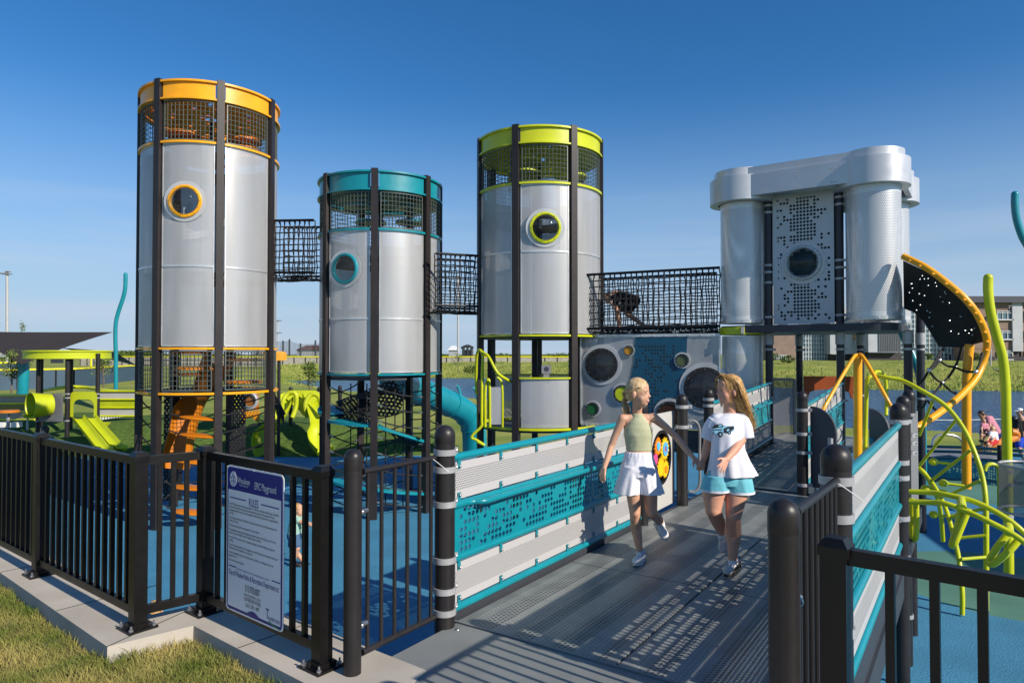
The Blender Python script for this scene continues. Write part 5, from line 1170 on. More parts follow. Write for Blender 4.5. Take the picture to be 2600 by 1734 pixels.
# ramps / barriers behind
def bgbar(label,x0,x1,y0,y1,Y0,Y1,cols):
    t=thing('playhouse_ramp',label,'ramp barrier',at(x0,y1,Y0)); n=len(cols)
    for k,mt in enumerate(cols):
        ya=y0+(y1-y0)*k/n; yb=y0+(y1-y0)*(k+1)/n-1.2; b=MB(); b.slab([at(x0,yb,Y0),at(x1,yb,Y1),at(x1,ya,Y1),at(x0,ya,Y0)],(0,.04,0)); obj('panel',b,mt,t,0)
    for k in range(n+1):
        y=y0+(y1-y0)*k/n; px_tube('rail',[(x0,y,Y0-.03),(x1,y,Y1-.03)],.035,LIME,t)
    return t
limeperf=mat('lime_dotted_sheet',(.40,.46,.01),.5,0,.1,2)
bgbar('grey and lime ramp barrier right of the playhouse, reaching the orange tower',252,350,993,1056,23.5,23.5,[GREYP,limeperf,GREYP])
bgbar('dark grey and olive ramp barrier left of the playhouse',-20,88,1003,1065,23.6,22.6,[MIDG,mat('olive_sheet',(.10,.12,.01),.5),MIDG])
tubething('arch_rail','curved lime safety rail above the ramp behind the playhouse','rail',[('rail_tube',[(106,992,23),(140,986,24),(185,982,24.5),(225,984,24.5),(262,990,24),(300,994,23.7)],.06,LIME)])
t=thing('seat','round orange table on a grey leg at the left edge','table',at(21,1084,21)); c=at(21,1043,21); disc(t,c-Vector((0,0,.05)),.30,.07,ORGP,24,'top'); b=MB(); b.lathe([(.05,zat(1086,21)),(.05,c.z)],(c.x,c.y,0),12); obj('leg',b,ALU,t)
for i,(x,y,yb,Y,lb) in enumerate(((70,1053,1083,21,'small lime bowl seat on a stem left of the playhouse'),(268,1074,1088,22,'small lime bowl seat behind the two-lane slide'))):
    t=thing('spinning_seat',lb,'seat',at(x,yb,Y),'lime bowl seats'); c=at(x,y,Y); b=MB(); b.lathe([(1e-3,-.10),(.08,-.09),(.15,.0),(.16,.02),(.13,.02),(1e-3,-.04)],c,20); obj('bowl',b,LIMEP,t); b=MB(); b.lathe([(.03,zat(yb,Y)-.1),(.03,c.z-.05)],(c.x,c.y,0),10); obj('leg',b,ALU,t)
b=MB()
for k in range(12): b.box((at(255+k*7,1068,25).x,25,zat(1070,25)),(.045,.05,.42))
tag(obj('picket_screen',b,WHT,None,0),'row of white upright slats behind the lime ramp','screen')
t=thing('bench','low white blocks beside the orange table at far left','block',at(30,1078,23)); b=MB()
for x in (5,38): c=at(x,1078,23); b.box((c.x,c.y,c.z),(.3,.3,.16)); 
obj('block',b,WHT,t,0)
# wave slides
def wave(label,pts,pts2):
    t=thing('wave_slide',label,'slide',at(*pts[-1]),'lime wave slides on the middle turf mound')
    flume(t,[at(*p) for p in pts],.27,LIMEP,.02,1.05*PI,res=6,name='slide_bed')
    px_tube('hood_hoop',pts2,.07,LIMEP,t); return t
Yw=20.6
wave('lime wave slide curling down to the left on the middle mound',[(742,998,22.0),(722,1010,21.6),(708,1040,21.2),(686,1072,20.9),(668,1095,20.7),(664,1125,20.5),(672,1150,20.3)],[(716,1062,21.3),(718,1020,21.3),(732,1000,21.4),(750,1000,21.4),(752,1030,21.4),(742,1060,21.3)])
wave('lime wave slide curling down to the right on the middle mound',[(790,998,22.0),(800,1018,21.6),(806,1046,21.2),(812,1072,20.9),(806,1095,20.7),(810,1120,20.5),(826,1140,20.3)],[(780,1060,21.3),(775,1025,21.3),(790,1002,21.4),(808,1006,21.4),(816,1030,21.3),(814,1056,21.3)])
t=thing('slide_platform','lime moulded bridge joining the tops of the two wave slides','slide',at(766,1040,22)); b=MB(); P=[(716,1002,22),(735,991,22),(800,991,22),(818,1002,22),(800,1020,21.9),(770,1055,21.6),(758,1040,21.7)]; b.slab([at(*p) for p in P],(0,.3,-.05)); obj('moulding',b,LIMEP,t,30)
for x,lb in ((738,'small capped post left of the wave slides'),(810,'small capped post right of the wave slides')):
    c=at(x,1020,22.6); dpost(lb,c,ZG+.3,zat(982,22.6),(zat(996,22.6),),0,.065)
for x,y,lb in ((863,978,'charcoal post on the shore seen through the teal tower base'),):
    c=at(x,1060,24); dpost(lb,c,ZG-.2,zat(y,24),(),0,.07)
# orange playhouse bits behind orange tower
t=thing('orange_playhouse','orange playhouse with a clear bubble window seen past the orange tower','playhouse',at(640,1080,22)); b=MB(); b.slab([at(612,1042,22),at(656,1042,22),at(656,1000,22),at(612,1000,22)],(0,.05,0)); obj('bubble_board',b,ORGP,t,0)
b=MB(); b.slab([at(612,1072,22),at(618,1072,22),at(626,1060,22),at(640,1058,22),at(648,1070,22),at(658,1072,22),at(658,1044,22),at(612,1044,22)],(0,.05,0)); obj('dotted_board',b,perf('orange_punched',(.75,.28,.004),-3,1,0,.10,.25),t,0)
c=at(634,1016,21.95); porthole(t,c,(0,-1,0),ORG,.24,FRAME,'bubble_window')
b=MB(); c=at(700,905,20.5); b.box((c.x,c.y,c.z),(.36,.9,.24)); b.box((c.x-.1,c.y,c.z+.13),(.4,.95,.04)); obj('canopy',b,ORG,t)
for x in (695,708): 
    p=at(x,1000,20.5); b=MB(); b.lathe([(.05,ZG-.1),(.05,c.z)],(p.x,p.y,0),12); obj('post',b,POST,t)
px_tube('pole',[(598,1060,20),(598,960,20)],.04,LIME,t)
t=thing('stair_rail','dark metal stair rail right of the orange playhouse','stair rail',at(700,1060,20.5))
for k in range(8): px_tube('bar',[(698+k*3.2,1006+k*6,20.5),(698+k*3.2,1034+k*6,20.5)],.02,POST,t,6,1)
px_tube('rail',[(696,1000,20.5),(724,1052,20.5)],.03,POST,t,6,1)
# shade sails
def sail(label,corners,mt,sags=None,sagf=.16,n=14,name='shade_sail'):
    C_=[at(*c) for c in corners]; m=len(C_); b=MB(); cen=sum(C_,Vector())/m
    ring=[]
    for i in range(m):
        a=C_[i];c=C_[(i+1)%m]
        for k in range(n): q=k/n; p=a.lerp(c,q); ring.append(p.lerp(cen,(sags[i] if sags else sagf)*4*q*(1-q)))
    rows=[ring]
    for s in (.3,.6,.85): rows.append([p.lerp(cen,s) for p in ring])
    vs=[p for r in rows for p in r]+[cen]; N=len(ring); fs=[]
    for i in range(3):
        for k in range(N): fs.append((i*N+k,i*N+(k+1)%N,(i+1)*N+(k+1)%N,(i+1)*N+k))
    for k in range(N): fs.append((3*N+k,3*N+(k+1)%N,4*N))
    b.add(vs,fs); o=obj(name,b,mt,None,80); return tag(o,label,'shade sail')
b=MB()
sail('large dark brown shade sail stretched to the teal wavy pole at left',[(288,843,30),(-260,838,32),(57,926,26)],mat('brown_sail',(.032,.024,.018),.8,0,.1,1),[.10,.50,.06])
sail('deep teal shade sail behind the wavy pole at left',[(150,882,40),(292,892,36),(352,930,33),(250,905,44)],mat('teal_sail',(.006,.035,.045),.8),[.05]*4)
# ---------------- ball field, nets, lights, far things ----------------
def farwall(label,pts,zb,h,mt,cap,npost,name='outfield_wall',capmt=YEL):
    t=thing(name,label,'wall',Vector((pts[0][0],pts[0][1],zb))); b=MB(); cpb=MB(); pb=MB()
    for (x0,y0),(x1,y1) in zip(pts[:-1],pts[1:]):
        b.beam((x0,y0,zb+h/2),(x1,y1,zb+h/2),.15,h); cpb.beam((x0,y0,zb+h+cap/2),(x1,y1,zb+h+cap/2),.3,cap)
        L_=math.hypot(x1-x0,y1-y0); 
        for k in range(npost+1): q=k/npost; pb=MB(); pb.box((x0+(x1-x0)*q,y0+(y1-y0)*q-.12,zb+h/2),(.12,.1,h)); obj('post',pb,POST,t,0)
    obj('wall_panel',b,mt,t,0); obj('yellow_cap',cpb,capmt,t,0); return t
p=[gz(1700,923,.0)]
NVW=mat('navy_padding',(.045,.085,.13),.7,0,.12,.6)
a=at(-300,946,48);c_=at(345,939,75)
farwall('navy padded ballfield fence with a yellow top behind the playhouse',[(a.x,a.y),(at(190,942,58).x,58),(c_.x,c_.y)],-.55-.9,zat(946,48)-(-1.45)-.0,NVW,.13,9,'ballfield_fence')
farwall('far navy ballfield fence with a yellow top at the left edge',[(at(-60,924,100).x,100),(at(75,924,104).x,104)],-2.0,zat(923,100)+2,NVW,.2,5,'ballfield_fence')
farwall('pale concrete outfield wall with a yellow cap across the pond',[(at(205,905,150).x,150),(at(690,905,140).x,140),(at(1480,906,132).x,132)],-.9,zat(907,140)+.9,CONC,.22,26)
for (x0,x1,y0,y1,Y,lb) in ((130,160,909,922,120,'dark low dugout screen behind the playhouse canopy'),):
    b=MB(); A=at(x0,y1,Y);B=at(x1,y0,Y); b.box(((A.x+B.x)/2,Y,(A.z+B.z)/2),(abs(B.x-A.x),.3,abs(B.z-A.z))); tag(obj('dugout_screen',b,DKG,None,0),lb,'screen')
t=thing('goal_post','yellow foul pole frame above the ballfield fence','goal post',at(231,940,80)); 
for q in (((231,888,80),(231,936,80)),((231,936,80),(262,938,80))): px_tube('bar',[*q],.12,YEL,t,6,1)
nets=[(719,865),(735,861),(763,872),(801,864),(813,870),(655,868),(690,866)]
nm=meshsheet('far_net',(.10,.13,.16),.90,.8,0)
t=thing('backstop_net','tall black backstop netting on poles beyond the pond between the orange and teal towers','netting',at(740,905,165))
for (x,y) in nets: px_tube('net_pole',[(x,907,165),(x,y,165)],.22,DKG,t,6,1)
b=MB(); b.slab([at(640,905,165.5),at(813,905,165.5),at(813,872,165.5),at(763,874,165.5),at(735,866,165.5),at(640,868,165.5)],(0,.02,0)); obj('net',b,nm,t,0)
def lightpole(label,px,yt,yb,Y,heads,r=.28):
    t=thing('light_pole',label,'light pole',at(px,yb,Y),'tall ballfield light poles'); px_tube('mast',[(px,yb,Y),(px,yt,Y)],r,GREYP,t,8,1)
    for dx,dy in heads:
        c=at(px+dx,yt+dy,Y); b=MB(); w_=abs(at(px+dx+4,yt,Y).x-c.x); b.box((c.x,c.y,c.z),(w_*2,.7,w_*.55)); b.beam(c,at(px,yt+dy,Y),.1,.1); obj('lamp_head',b,MIDG,t,0)
    return t
lightpole('tall ballfield light pole at the left edge above the sail',18,690,995,110,((-16,4),(-9,6),(6,6),(2,0)),.2)
lightpole('thin light pole between the orange and teal towers',705,812,905,170,((-6,2),(6,2),(-6,33),(6,33)),.18)
lightpole('light pole beside the dark scoreboard between the teal and lime towers',1163,700,905,160,((0,2),),.22)
t=thing('scoreboard','dark arched gateway structure beyond the outfield wall between the teal and lime towers','gateway',at(1187,905,155))
for x in (1177,1187,1197): px_tube('column',[(x,905,155),(x,880,155)],.28,DKG,t,6,1)
px_tube('arch',[(1171,884,155),(1180,880,155),(1187,878,155),(1194,880,155),(1202,884,155)],.3,DKG,t,6); b=MB(); b.slab([at(1173,904,155.4),at(1202,904,155.4),at(1202,888,155.4),at(1173,888,155.4)],(0,.1,0)); obj('screen',b,MIDG,t,0)
# far tree line and hedge : clumps
LF=mat('tree_leaves',(.035,.07,.012),.8,0,.4,.8,c2=(.12,.17,.03),spec=.2); LF2=mat('young_leaves',(.06,.11,.02),.8,0,.4,2,c2=(.20,.26,.06),spec=.2); BK=mat('bark',(.16,.12,.09),.9,0,.3,6)
def leafcloud(cen,rad,n,s,rr=rng):
    c=rr.normal(size=(n,3)); c/=np.linalg.norm(c,axis=1)[:,None]; c*=(rr.uniform(.2,1,n)**.5)[:,None]; P=np.array(cen)+c*np.array(rad)
    u=rr.normal(size=(n,3)); u/=np.linalg.norm(u,axis=1)[:,None]; w_=rr.normal(size=(n,3)); w_-=u*(u*w_).sum(1)[:,None]; w_/=np.linalg.norm(w_,axis=1)[:,None]; ss=rr.uniform(.6,1.3,n)[:,None]*s
    return np.stack([P-u*ss,P+w_*ss*.5,P+u*ss,P-w_*ss*.5],1).reshape(-1,3)
def leafobj(name,clouds,mt,parent=None):
    V=np.concatenate(clouds); me=bpy.data.meshes.new(name); n=len(V)//4; me.from_pydata(V.tolist(),[],(np.arange(n)[:,None]*4+np.arange(4)).tolist()); me.materials.append(mt); return obj(name,me,None,parent)
cl_=[]
for k in range(90):
    Y=rng.uniform(330,420); px=rng.uniform(-150,420) if k<60 else rng.uniform(420,1480); c=at(px,899,Y); h=rng.uniform(1.0,2.8) if k<60 else rng.uniform(.8,1.6); cl_.append(leafcloud((c.x,Y,0+h*.45),(rng.uniform(5,11),5,h),420,.5))
tag(leafobj('tree_line',cl_,LF),'distant dark green tree line on the horizon','tree line',kind='stuff')
def sapling(label,px,yb,yt,Y,spread,dens,stake=True,bare=.0):
    a=at(px,yb,Y);zt=at(px,yt,Y).z; h=zt-a.z; t=thing('young_tree',label,'tree',a,'thin young trees'); b=MB(); r=random.Random(int(px)); tr_=[a,a+Vector((.02*h,0,h*.35)),a+Vector((-.02*h,0,h*.7)),a+Vector((.03*h,0,h))]
    b.tube(spline(tr_,4),[.030*(1-i/14) +.006 for i in range(13)],7); br=[]
    for k in range(14):
        q=.3+.65*r.random(); an=r.uniform(0,2*PI); s=a+Vector((0,0,h*q)); l=spread*(1.1-q)*r.uniform(.6,1.2); e=s+Vector((cos(an)*l,sin(an)*l,l*1.1)); b.tube([s,(s+e)/2+Vector((0,0,.03)),e],[.012,.008,.004],5); br.append((s,e))
    obj('trunk',b,BK,t); cl=[]
    for s,e in br:
        for q in (.45,.7,1.0): p=s.lerp(e,q); cl.append(leafcloud(tuple(p),(.16*spread+.08,)*3,int(dens*r.uniform(.3,1.4)),.045))
    cl.append(leafcloud((a.x,a.y,zt),(.1,.1,.25),int(dens),.045)); leafobj('crown',cl,LF2,t); return t
sapling('thin young tree on the lawn behind the wave slides',785,1034,925,26,.75,26)
sapling('leafy young tree poking above the brown sail at left',52,1000,818,42,.6,14)
sapling('sparse young tree in front of the ballfield fence at left',28,1000,900,27,.8,22)
sapling('dry yellowish young tree right of the playhouse canopy',262,990,915,30,.7,16)
sapling('small young tree on the far bank right of the teal tower',1162,945,905,90,1.8,20)
for k,(x,y,Y) in enumerate(((1195,938,100),(1800,912,90),(2480,905,95),(2000,912,96),(2350,905,100),(1960,905,100))):
    c=at(x,y,Y); o=leafobj('shrub',[leafcloud((c.x,Y,c.z),(1.2,.8,.6),240,.16)],LF); tag(o,['low dark shrub on the far bank between the teal and lime towers','low shrub behind the silver tower legs','shrub at the path near the school doors','small round bush under the silver tower, left of the mast','shrub in front of the glass wall','bush in front of the blank brick wall of the school'][k],'shrub')
for k,(x,Y,lb) in enumerate(((640,21.5,'low green shrub behind the orange tower base'),(430,22,'shrub left of the orange spiral slide'))): pass
# ---------------- school building across the pond ----------------
BR=mat('school_brick',(.25,.175,.14),.85,0,.10,1.2,.2,30); BRD=mat('dark_brick',(.045,.040,.045),.8,0,.1,1); PAL=mat('pale_metal_cladding',(.42,.44,.47),.5,.2,.06,.6); RFM=mat('roof_fascia',(.05,.055,.075),.5); GLS=mat('window_glass',(.05,.10,.13),.08,.0,.4,.3,coat=.5,c2=(.12,.20,.24)); MUL=mat('window_mullion',(.55,.58,.6),.5); OCH=mat('ochre_brick',(.42,.24,.10),.8)
sb=thing('school_building','long brown brick and glass school building across the pond','building',at(2300,919,120)); YB=120.0
def bx(x0,x1,y0,y1,Y=YB,dep=8.0,mt=BR,name='wall',par=None,zt=None,zb=None):
    A=at(x0,y1,Y);B=at(x1,y0,Y); za=A.z if zb is None else zb; zc=B.z if zt is None else zt; b=MB(); b.box(((A.x+B.x)/2,Y+dep/2,(za+zc)/2),(B.x-A.x,dep,zc-za)); return obj(name,b,mt,par or sb,0)
zgB=-.2
bx(1945,2032,830,925,118,10,BR,'wall',zb=zgB)
def glz(x0,x1,y0,y1,nx_,ny_,Y,name='glass_wall',th=.10):
    o=bx(x0,x1,y0,y1,Y,.5,GLS,name); A=at(x0,y1,Y);B=at(x1,y0,Y); b=MB()
    for i in range(nx_+1): x=A.x+(B.x-A.x)*i/nx_; b.box((x,Y-.06,(A.z+B.z)/2),(th,.12,B.z-A.z))
    for j in range(ny_+1): z=A.z+(B.z-A.z)*j/ny_; b.box(((A.x+B.x)/2,Y-.05,z),(B.x-A.x,.10,th))
    obj('mullions',b,MUL,o,0); return o
glz(1966,2000,902,917,6,2,117.9,'window'); 
glz(2032,2112,790,917,12,11,119,'glass_wall'); bx(2030,2112,780,792,118.8,8,RFM,'roof')
bx(2108,2205,780,900,117,10,PAL,'wall',zb=at(0,899,117).z); bx(2108,2205,900,925,118,8,BRD,'wall',zb=zgB); bx(2166,2192,840,868,116.9,.4,OCH,'panel'); glz(2166,2176,866,878,2,1,116.8,'window'); glz(2190,2200,866,878,2,1,116.8,'window')
bx(2205,2285,780,895,114,10,PAL,'wall',zb=at(0,894,114).z); bx(2203,2290,895,925,115,8,BRD,'wall',zb=zgB)
b=MB(); A=at(2232,894,113.95);B=at(2285,800,113.95)
for i in range(13): x=A.x+(B.x-A.x)*i/12; b.box((x,113.9,(A.z+B.z)/2),(.08,.12,B.z-A.z))
obj('cladding_ribs',b,MIDG,sb,0)
glz(2285,2450,775,919,18,12,119,'glass_wall',.12); bx(2283,2460,765,778,118.8,8,RFM,'roof')
for x in (2406,2420,2434): 
    o=bx(x,x+11,898,919,118.7,.3,DKG,'door'); b=MB(); A=at(x,919,118.65);B=at(x+11,898,118.65); 
    for (x0,x1,z0,z1) in ((A.x,A.x+.1,A.z,B.z),(B.x-.1,B.x,A.z,B.z),(A.x,B.x,B.z-.12,B.z)): b.box(((x0+x1)/2,118.6,(z0+z1)/2),(x1-x0,.1,z1-z0))
    obj('door_frame',b,MUL,o,0)
bx(2448,2572,768,925,116,12,BR,'wall',zb=zgB); bx(2572,2596,764,892,115.6,12,PAL,'wall',zb=at(0,892,115.6).z); bx(2572,2760,892,925,116.2,10,BRD,'wall',zb=zgB); bx(2594,2760,768,925,116,12,BR,'wall',zb=zgB)
bx(2440,2780,752,768,115,15,RFM,'roof')
for y0,y1 in ((790,811),(840,861),(891,912)):
    for x0,x1 in ((2532,2570),(2602,2640)): 
        o=glz(x0,x1,y0,y1,3,1,115.9,'window'); b=MB(); A=at(x0,y1,115.8);B=at(x1,y1,115.8); b.box(((A.x+B.x)/2,115.75,A.z-.08),(B.x-A.x+.3,.3,.18)); b.box(((A.x+B.x)/2,115.8,A.z+(at(0,y0,115.8).z-A.z)*.78),(B.x-A.x,.12,.10)); obj('sill',b,MUL,o,0)
bx(2472,2700,905,925,115.7,.3,BRD,'base_course',zb=zgB)
b=MB(); 
for k in range(14): z=at(0,770,116).z-.2-k*.001; 
for y in (785,815,836,865,885): A=at(2448,y,115.97); b.box(((A.x+at(2572,y,115.97).x)/2,115.97,A.z),(at(2572,y,115.97).x-A.x,.03,.06))
obj('brick_course',b,mat('brick_course_dark',(.18,.12,.10),.9),sb,0)
lightpole('short grey lamp post in front of the school',2515,884,931,88,((-3,0),),.10)
lightpole('lamp head on a slanted arm above the school window',2562,777,784,114,((-1,0),),.10)
t=thing('footpath','pale concrete footpath sloping from the school doors','path',at(2450,925,100)); b=MB(); b.slab([at(2440,921,110)+Vector((0,0,.1)),at(2462,921,110)+Vector((0,0,.1)),at(2545,941,84)+Vector((0,0,.1)),at(2495,937,88)+Vector((0,0,.1))],(0,0,-.3)); obj('slab',b,mat('pale_path',(.5,.46,.4),.9),t,0)
# far houses / roofs left of the horizon
for x,Y,w_,lb,mt in ((795,230,9,'low brown roofed building on the horizon between the orange and teal towers',mat('rust_roof',(.12,.05,.035),.8)),(30,300,12,'small pale building in the trees at far left',PAL),(1152,240,3,'tiny white box building by the light pole',WHT)):
    t=thing('far_building',lb,'building',at(x,903,Y)); c=at(x,901,Y); b=MB(); b.box((c.x,Y,c.z+.3),(w_,6,2.6)); obj('wall',b,PAL,t,0); b=MB(); z=c.z+1.6; b.add([(c.x-w_/2-.5,Y-3.5,z),(c.x+w_/2+.5,Y-3.5,z),(c.x+w_/2+.5,Y+3.5,z),(c.x-w_/2-.5,Y+3.5,z),(c.x-w_/4,Y,z+1.6),(c.x+w_/4,Y,z+1.6)],[(0,1,5,4),(1,2,5),(2,3,4,5),(3,0,4),(0,3,2,1)]); obj('roof',b,mt,t,0)
# ---------------- people ----------------
def skin(name,c): 
    m,t,p,L=nodes(name); p.inputs['Roughness'].default_value=.5; p.inputs['Subsurface Weight'].default_value=.12; p.inputs['Subsurface Radius'].default_value=(.02,.008,.004); p.inputs['Subsurface Scale'].default_value=.3
    n=t.nodes.new('ShaderNodeTexNoise'); n.inputs['Scale'].default_value=9; n.inputs['Detail'].default_value=4; g=t.nodes.new('ShaderNodeTexCoord'); L(g.outputs['Object'],n.inputs['Vector'])
    cr=t.nodes.new('ShaderNodeValToRGB'); e=cr.color_ramp.elements; e[0].position=.35; e[1].position=.7; e[0].color=tuple(x*.9 for x in c)+(1,); e[1].color=(min(1,c[0]*1.08),c[1]*.98,c[2]*.95,1); L(n.outputs['Fac'],cr.inputs[0]); L(cr.outputs[0],p.inputs['Base Color']); return m
SK1=skin('skin_fair',(.62,.36,.235)); SK2=skin('skin_warm',(.64,.34,.23)); SKD=skin('skin_darker',(.5,.28,.18))  # third skin is a darker tone for some smaller figures
def cloth(name,c,rough=.85,bump=.8,bs=11): return mat(name,c,rough,0,.05,4,bump,bs,spec=.2)
CW=cloth('white_cotton',(.72,.72,.78)); CS=cloth('sage_knit',(.43,.44,.28)); CB=cloth('aqua_nylon',(.16,.52,.62),.6); CD=cloth('black_cloth',(.015,.015,.017)); SHW=mat('shoe_white',(.72,.71,.70),.6,0,.06,20); SHL=mat('shoe_grey_trim',(.33,.33,.35),.7); SHD=mat('shoe_dark',(.02,.02,.022),.6); LIP=mat('lip',(.50,.14,.12),.5); EYEB=mat('eye_dark',(.03,.02,.015),.3); TEETH=mat('teeth',(.8,.78,.72),.35)
def blob(name,b,mt,parent,vox=.006,sm=4,fac=.6):
    o=obj(name,b,mt,parent,180)
    m=o.modifiers.new('remesh','REMESH'); m.mode='VOXEL'; m.voxel_size=vox; m.use_smooth_shade=True
    s=o.modifiers.new('smooth','SMOOTH'); s.factor=fac; s.iterations=sm
    return o
def head_frame(fwd,up=(0,0,1)):
    f=Vector(fwd).normalized(); u=Vector(up); s=f.cross(u).normalized(); u=s.cross(f); return Matrix((s,f,u)).transposed()  # cols: right(x), forward(y), up(z)
def head_blob(b,c,M,k=1.0):
    """head about .22*k tall centred at c; local x=side, y=forward, z=up"""
    def e(p,r,N=None): b.ell(c+M@(Vector(p)*k),tuple(q*k for q in r),M if N is None else M@N,18,12)
    e((0,-.012,.030),(.073,.090,.082)); e((0,.018,-.030),(.056,.060,.070)); e((0,.040,-.072),(.026,.030,.026)); e((.0,.02,-.06),(.046,.045,.035))
    for s in (-1,1):
        e((s*.030,.032,-.034),(.027,.030,.034)); e((s*.074,-.012,-.008),(.010,.018,.030)); e((s*.026,.060,.020),(.020,.012,.008)); e((s*.030,.056,.002),(.014,.014,.009))
    e((0,.078,-.020),(.012,.018,.012)); e((0,.072,-.004),(.008,.014,.022)); 
    for s in (-1,1): e((s*.009,.074,-.024),(.007,.010,.007))
    e((0,.068,-.048),(.022,.012,.007)); e((0,.066,-.058),(.019,.012,.007)); e((0,.036,.048),(.055,.040,.038)); e((0,.045,.0),(.05,.03,.05))
def face_parts(par,c,M,k=1.0,smile=True):
    def P(p): return c+M@(Vector(p)*k)
    b=MB()
    for s in (-1,1): b=MB(); b.ell(P((s*.030,.070,.004)),(.010*k,.005*k,.0035*k),M,10,6); obj('eye',b,EYEB,par)
    b=MB()
    for s in (-1,1): b=MB(); b.tube([P((s*.016,.077,.017)),P((s*.030,.075,.021)),P((s*.043,.066,.016))],.0019*k,5); obj('eyebrow',b,mat('brow_hair',(.30,.19,.09),.8) if 'brow_hair' not in bpy.data.materials else bpy.data.materials['brow_hair'],par)
    b=MB(); w_=.026 if smile else .018
    top=[P((w_*(i/4-1) ,.080-.016*abs(i/4-1)**1.5,-.050+(.008 if smile else 0)*(i/4-1)**2)) for i in range(9)]; b.tube(top,.0028*k,5)
    bot=[P((w_*(i/4-1)*.95 ,.079-.016*abs(i/4-1)**1.5,-.061+(.018 if smile else .006)*(i/4-1)**2)) for i in range(9)]; b.tube(bot,.003*k,5); obj('lips',b,LIP,par)
    if smile: b=MB(); b.ell(P((0,.0745,-.0545)),(.018*k,.005*k,.0045*k),M,12,6); obj('teeth',b,TEETH,par)
def loft(b,rings,n=44,cap=True):
    """rings: (centre,rx,ry,fold amp,fold count,phase,flare,flare angle)"""
    vs=[]
    for r_ in rings:
        c,rx,ry=r_[:3]; am,k_,ph=(list(r_[3:6])+[0,6,0])[:3] if len(r_)>3 else (0,6,0); fl,fa=(r_[6],r_[7]) if len(r_)>6 else (0,0)
        for i in range(n):
            q=2*PI*i/n; dq=(q-fa+PI)%(2*PI)-PI; m=1+am*sin(k_*q+ph)+.5*am*sin((2*k_-3)*q+ph*2)+fl*math.exp(-(dq/.5)**2)
            sq=abs(cos(q))**1.0; vs.append(Vector(c)+Vector((rx*m*cos(q),ry*m*sin(q),0)))
    fs=[]
    for j in range(len(rings)-1):
        for i in range(n): fs.append((j*n+i,j*n+(i+1)%n,(j+1)*n+(i+1)%n,(j+1)*n+i))
    fs.append(tuple(range(n))[::-1]); fs.append(tuple((len(rings)-1)*n+i for i in range(n)))
    if vs[0].z>vs[-1].z: fs=[f[::-1] for f in fs]
    b.add(vs,fs)
def limb(b,pts,rad):
    for i in range(len(pts)-1): b.capsule(pts[i],pts[i+1],rad[i],rad[i+1],22,5)
def hand(b,w_,d,n,s=1.0,curl=.3,spread=.10,side=1):
    """hand from wrist w_ along d, palm normal n; thumb on `side`"""
    d=Vector(d).normalized(); n=Vector(n); n=(n-d*n.dot(d)).normalized(); a=d.cross(n)*side
    w_=Vector(w_); pl=.062*s
    for i,o in enumerate((-.024,-.008,.008,.023)):
        b.capsule(w_+d*.008*s+a*(o*.6*s),w_+d*pl+a*(o*s),.0125*s,.0100*s,8,3)
        l=(.046,.058,.054,.042)[3-i]*s if side else .05; l=(.042,.054,.058,.050)[i]*s
        p=w_+d*pl+a*(o*s); an=spread*(i-1.5); q=(d+a*an).normalized(); c1=curl*(.7+.15*i); k1=(q*cos(c1*.5)+n*sin(c1*.5)); k2=(q*cos(c1*1.4)+n*sin(c1*1.4)); k3=(q*cos(c1*2.2)+n*sin(c1*2.2))
        p1=p+k1*l*.45; p2=p1+k2*l*.32; p3=p2+k3*l*.25; b.capsule(p,p1,.0080*s,.0072*s,8,3); b.capsule(p1,p2,.0072*s,.0066*s,8,3); b.capsule(p2,p3,.0066*s,.0056*s,8,3)
    t0=w_+d*.018*s+a*.020*s; t1=t0+(d*.6+a*.8+n*.25).normalized()*.032*s; t2=t1+(d*.9+a*.35+n*.3).normalized()*.026*s; b.capsule(t0,t1,.0115*s,.0090*s,8,3); b.capsule(t1,t2,.0088*s,.0070*s,8,3)
def shoe(par,heel,toe,up,mt,k=1.0,sole=SHW,dark=None):
    heel=Vector(heel);toe=Vector(toe); f=(toe-heel); l=f.length; f.normalize(); u=Vector(up); u=(u-f*u.dot(f)).normalized(); s=f.cross(u)
    M=Matrix((s,f,u)).transposed(); b=MB()
    def e(y,z,rx,ry,rz): b.ell(heel+f*(y*l)+u*(z),(rx,ry*l,rz),M,16,10)
    e(.14,.045,.031,.15,.040); e(.40,.048,.032,.26,.036); e(.68,.034,.037,.26,.028); e(.84,.028,.035,.18,.024); e(.16,.070,.029,.13,.024); e(.42,.066,.020,.16,.020)
    o=blob('shoe',b,mt,par,.004,3)
    b=MB(); pts=[]; 
    for i in range(20):
        q=2*PI*i/20; y=.48+.53*cos(q); w_=(.036 if cos(q)>0 else .031)*(1+.15*cos(q)**2*(-1)); pts.append(heel+f*(y*l)+s*(w_*sin(q)*1.08)-u*.0)
    b.slab(pts,u*.020); obj('sole',b,sole,o,40)
    b=MB()
    for i in range(5):
        c=heel+f*(l*(.34+.075*i))+u*(.094-.0065*i-.0012*i*i); b.tube([c-s*.020-u*.008,c+u*.003,c+s*.020-u*.008],.0035,5)
    obj('laces',b,SHL,o)
    b=MB()
    for sg in (-1,1): b.tube([heel+f*(l*y)+s*(sg*w_)+u*z for y,z,w_ in ((.02,.05,.020),(.15,.075,.031),(.34,.082,.028),(.55,.062,.030),(.75,.040,.034),(.93,.034,.026))],.0026,5)
    obj('seam',b,SHL,o)
    if dark:
        b=MB()
        for sg in (-1,1): b.slab([heel+f*(l*y)+s*(sg*(w_))+u*z for y,z,w_ in ((.15,.03,.033),(.55,.026,.0375),(.62,.045,.034),(.35,.062,.033),(.12,.07,.031))],s*(sg*.002))
        obj('stripe',b,dark,o,0)
    return o
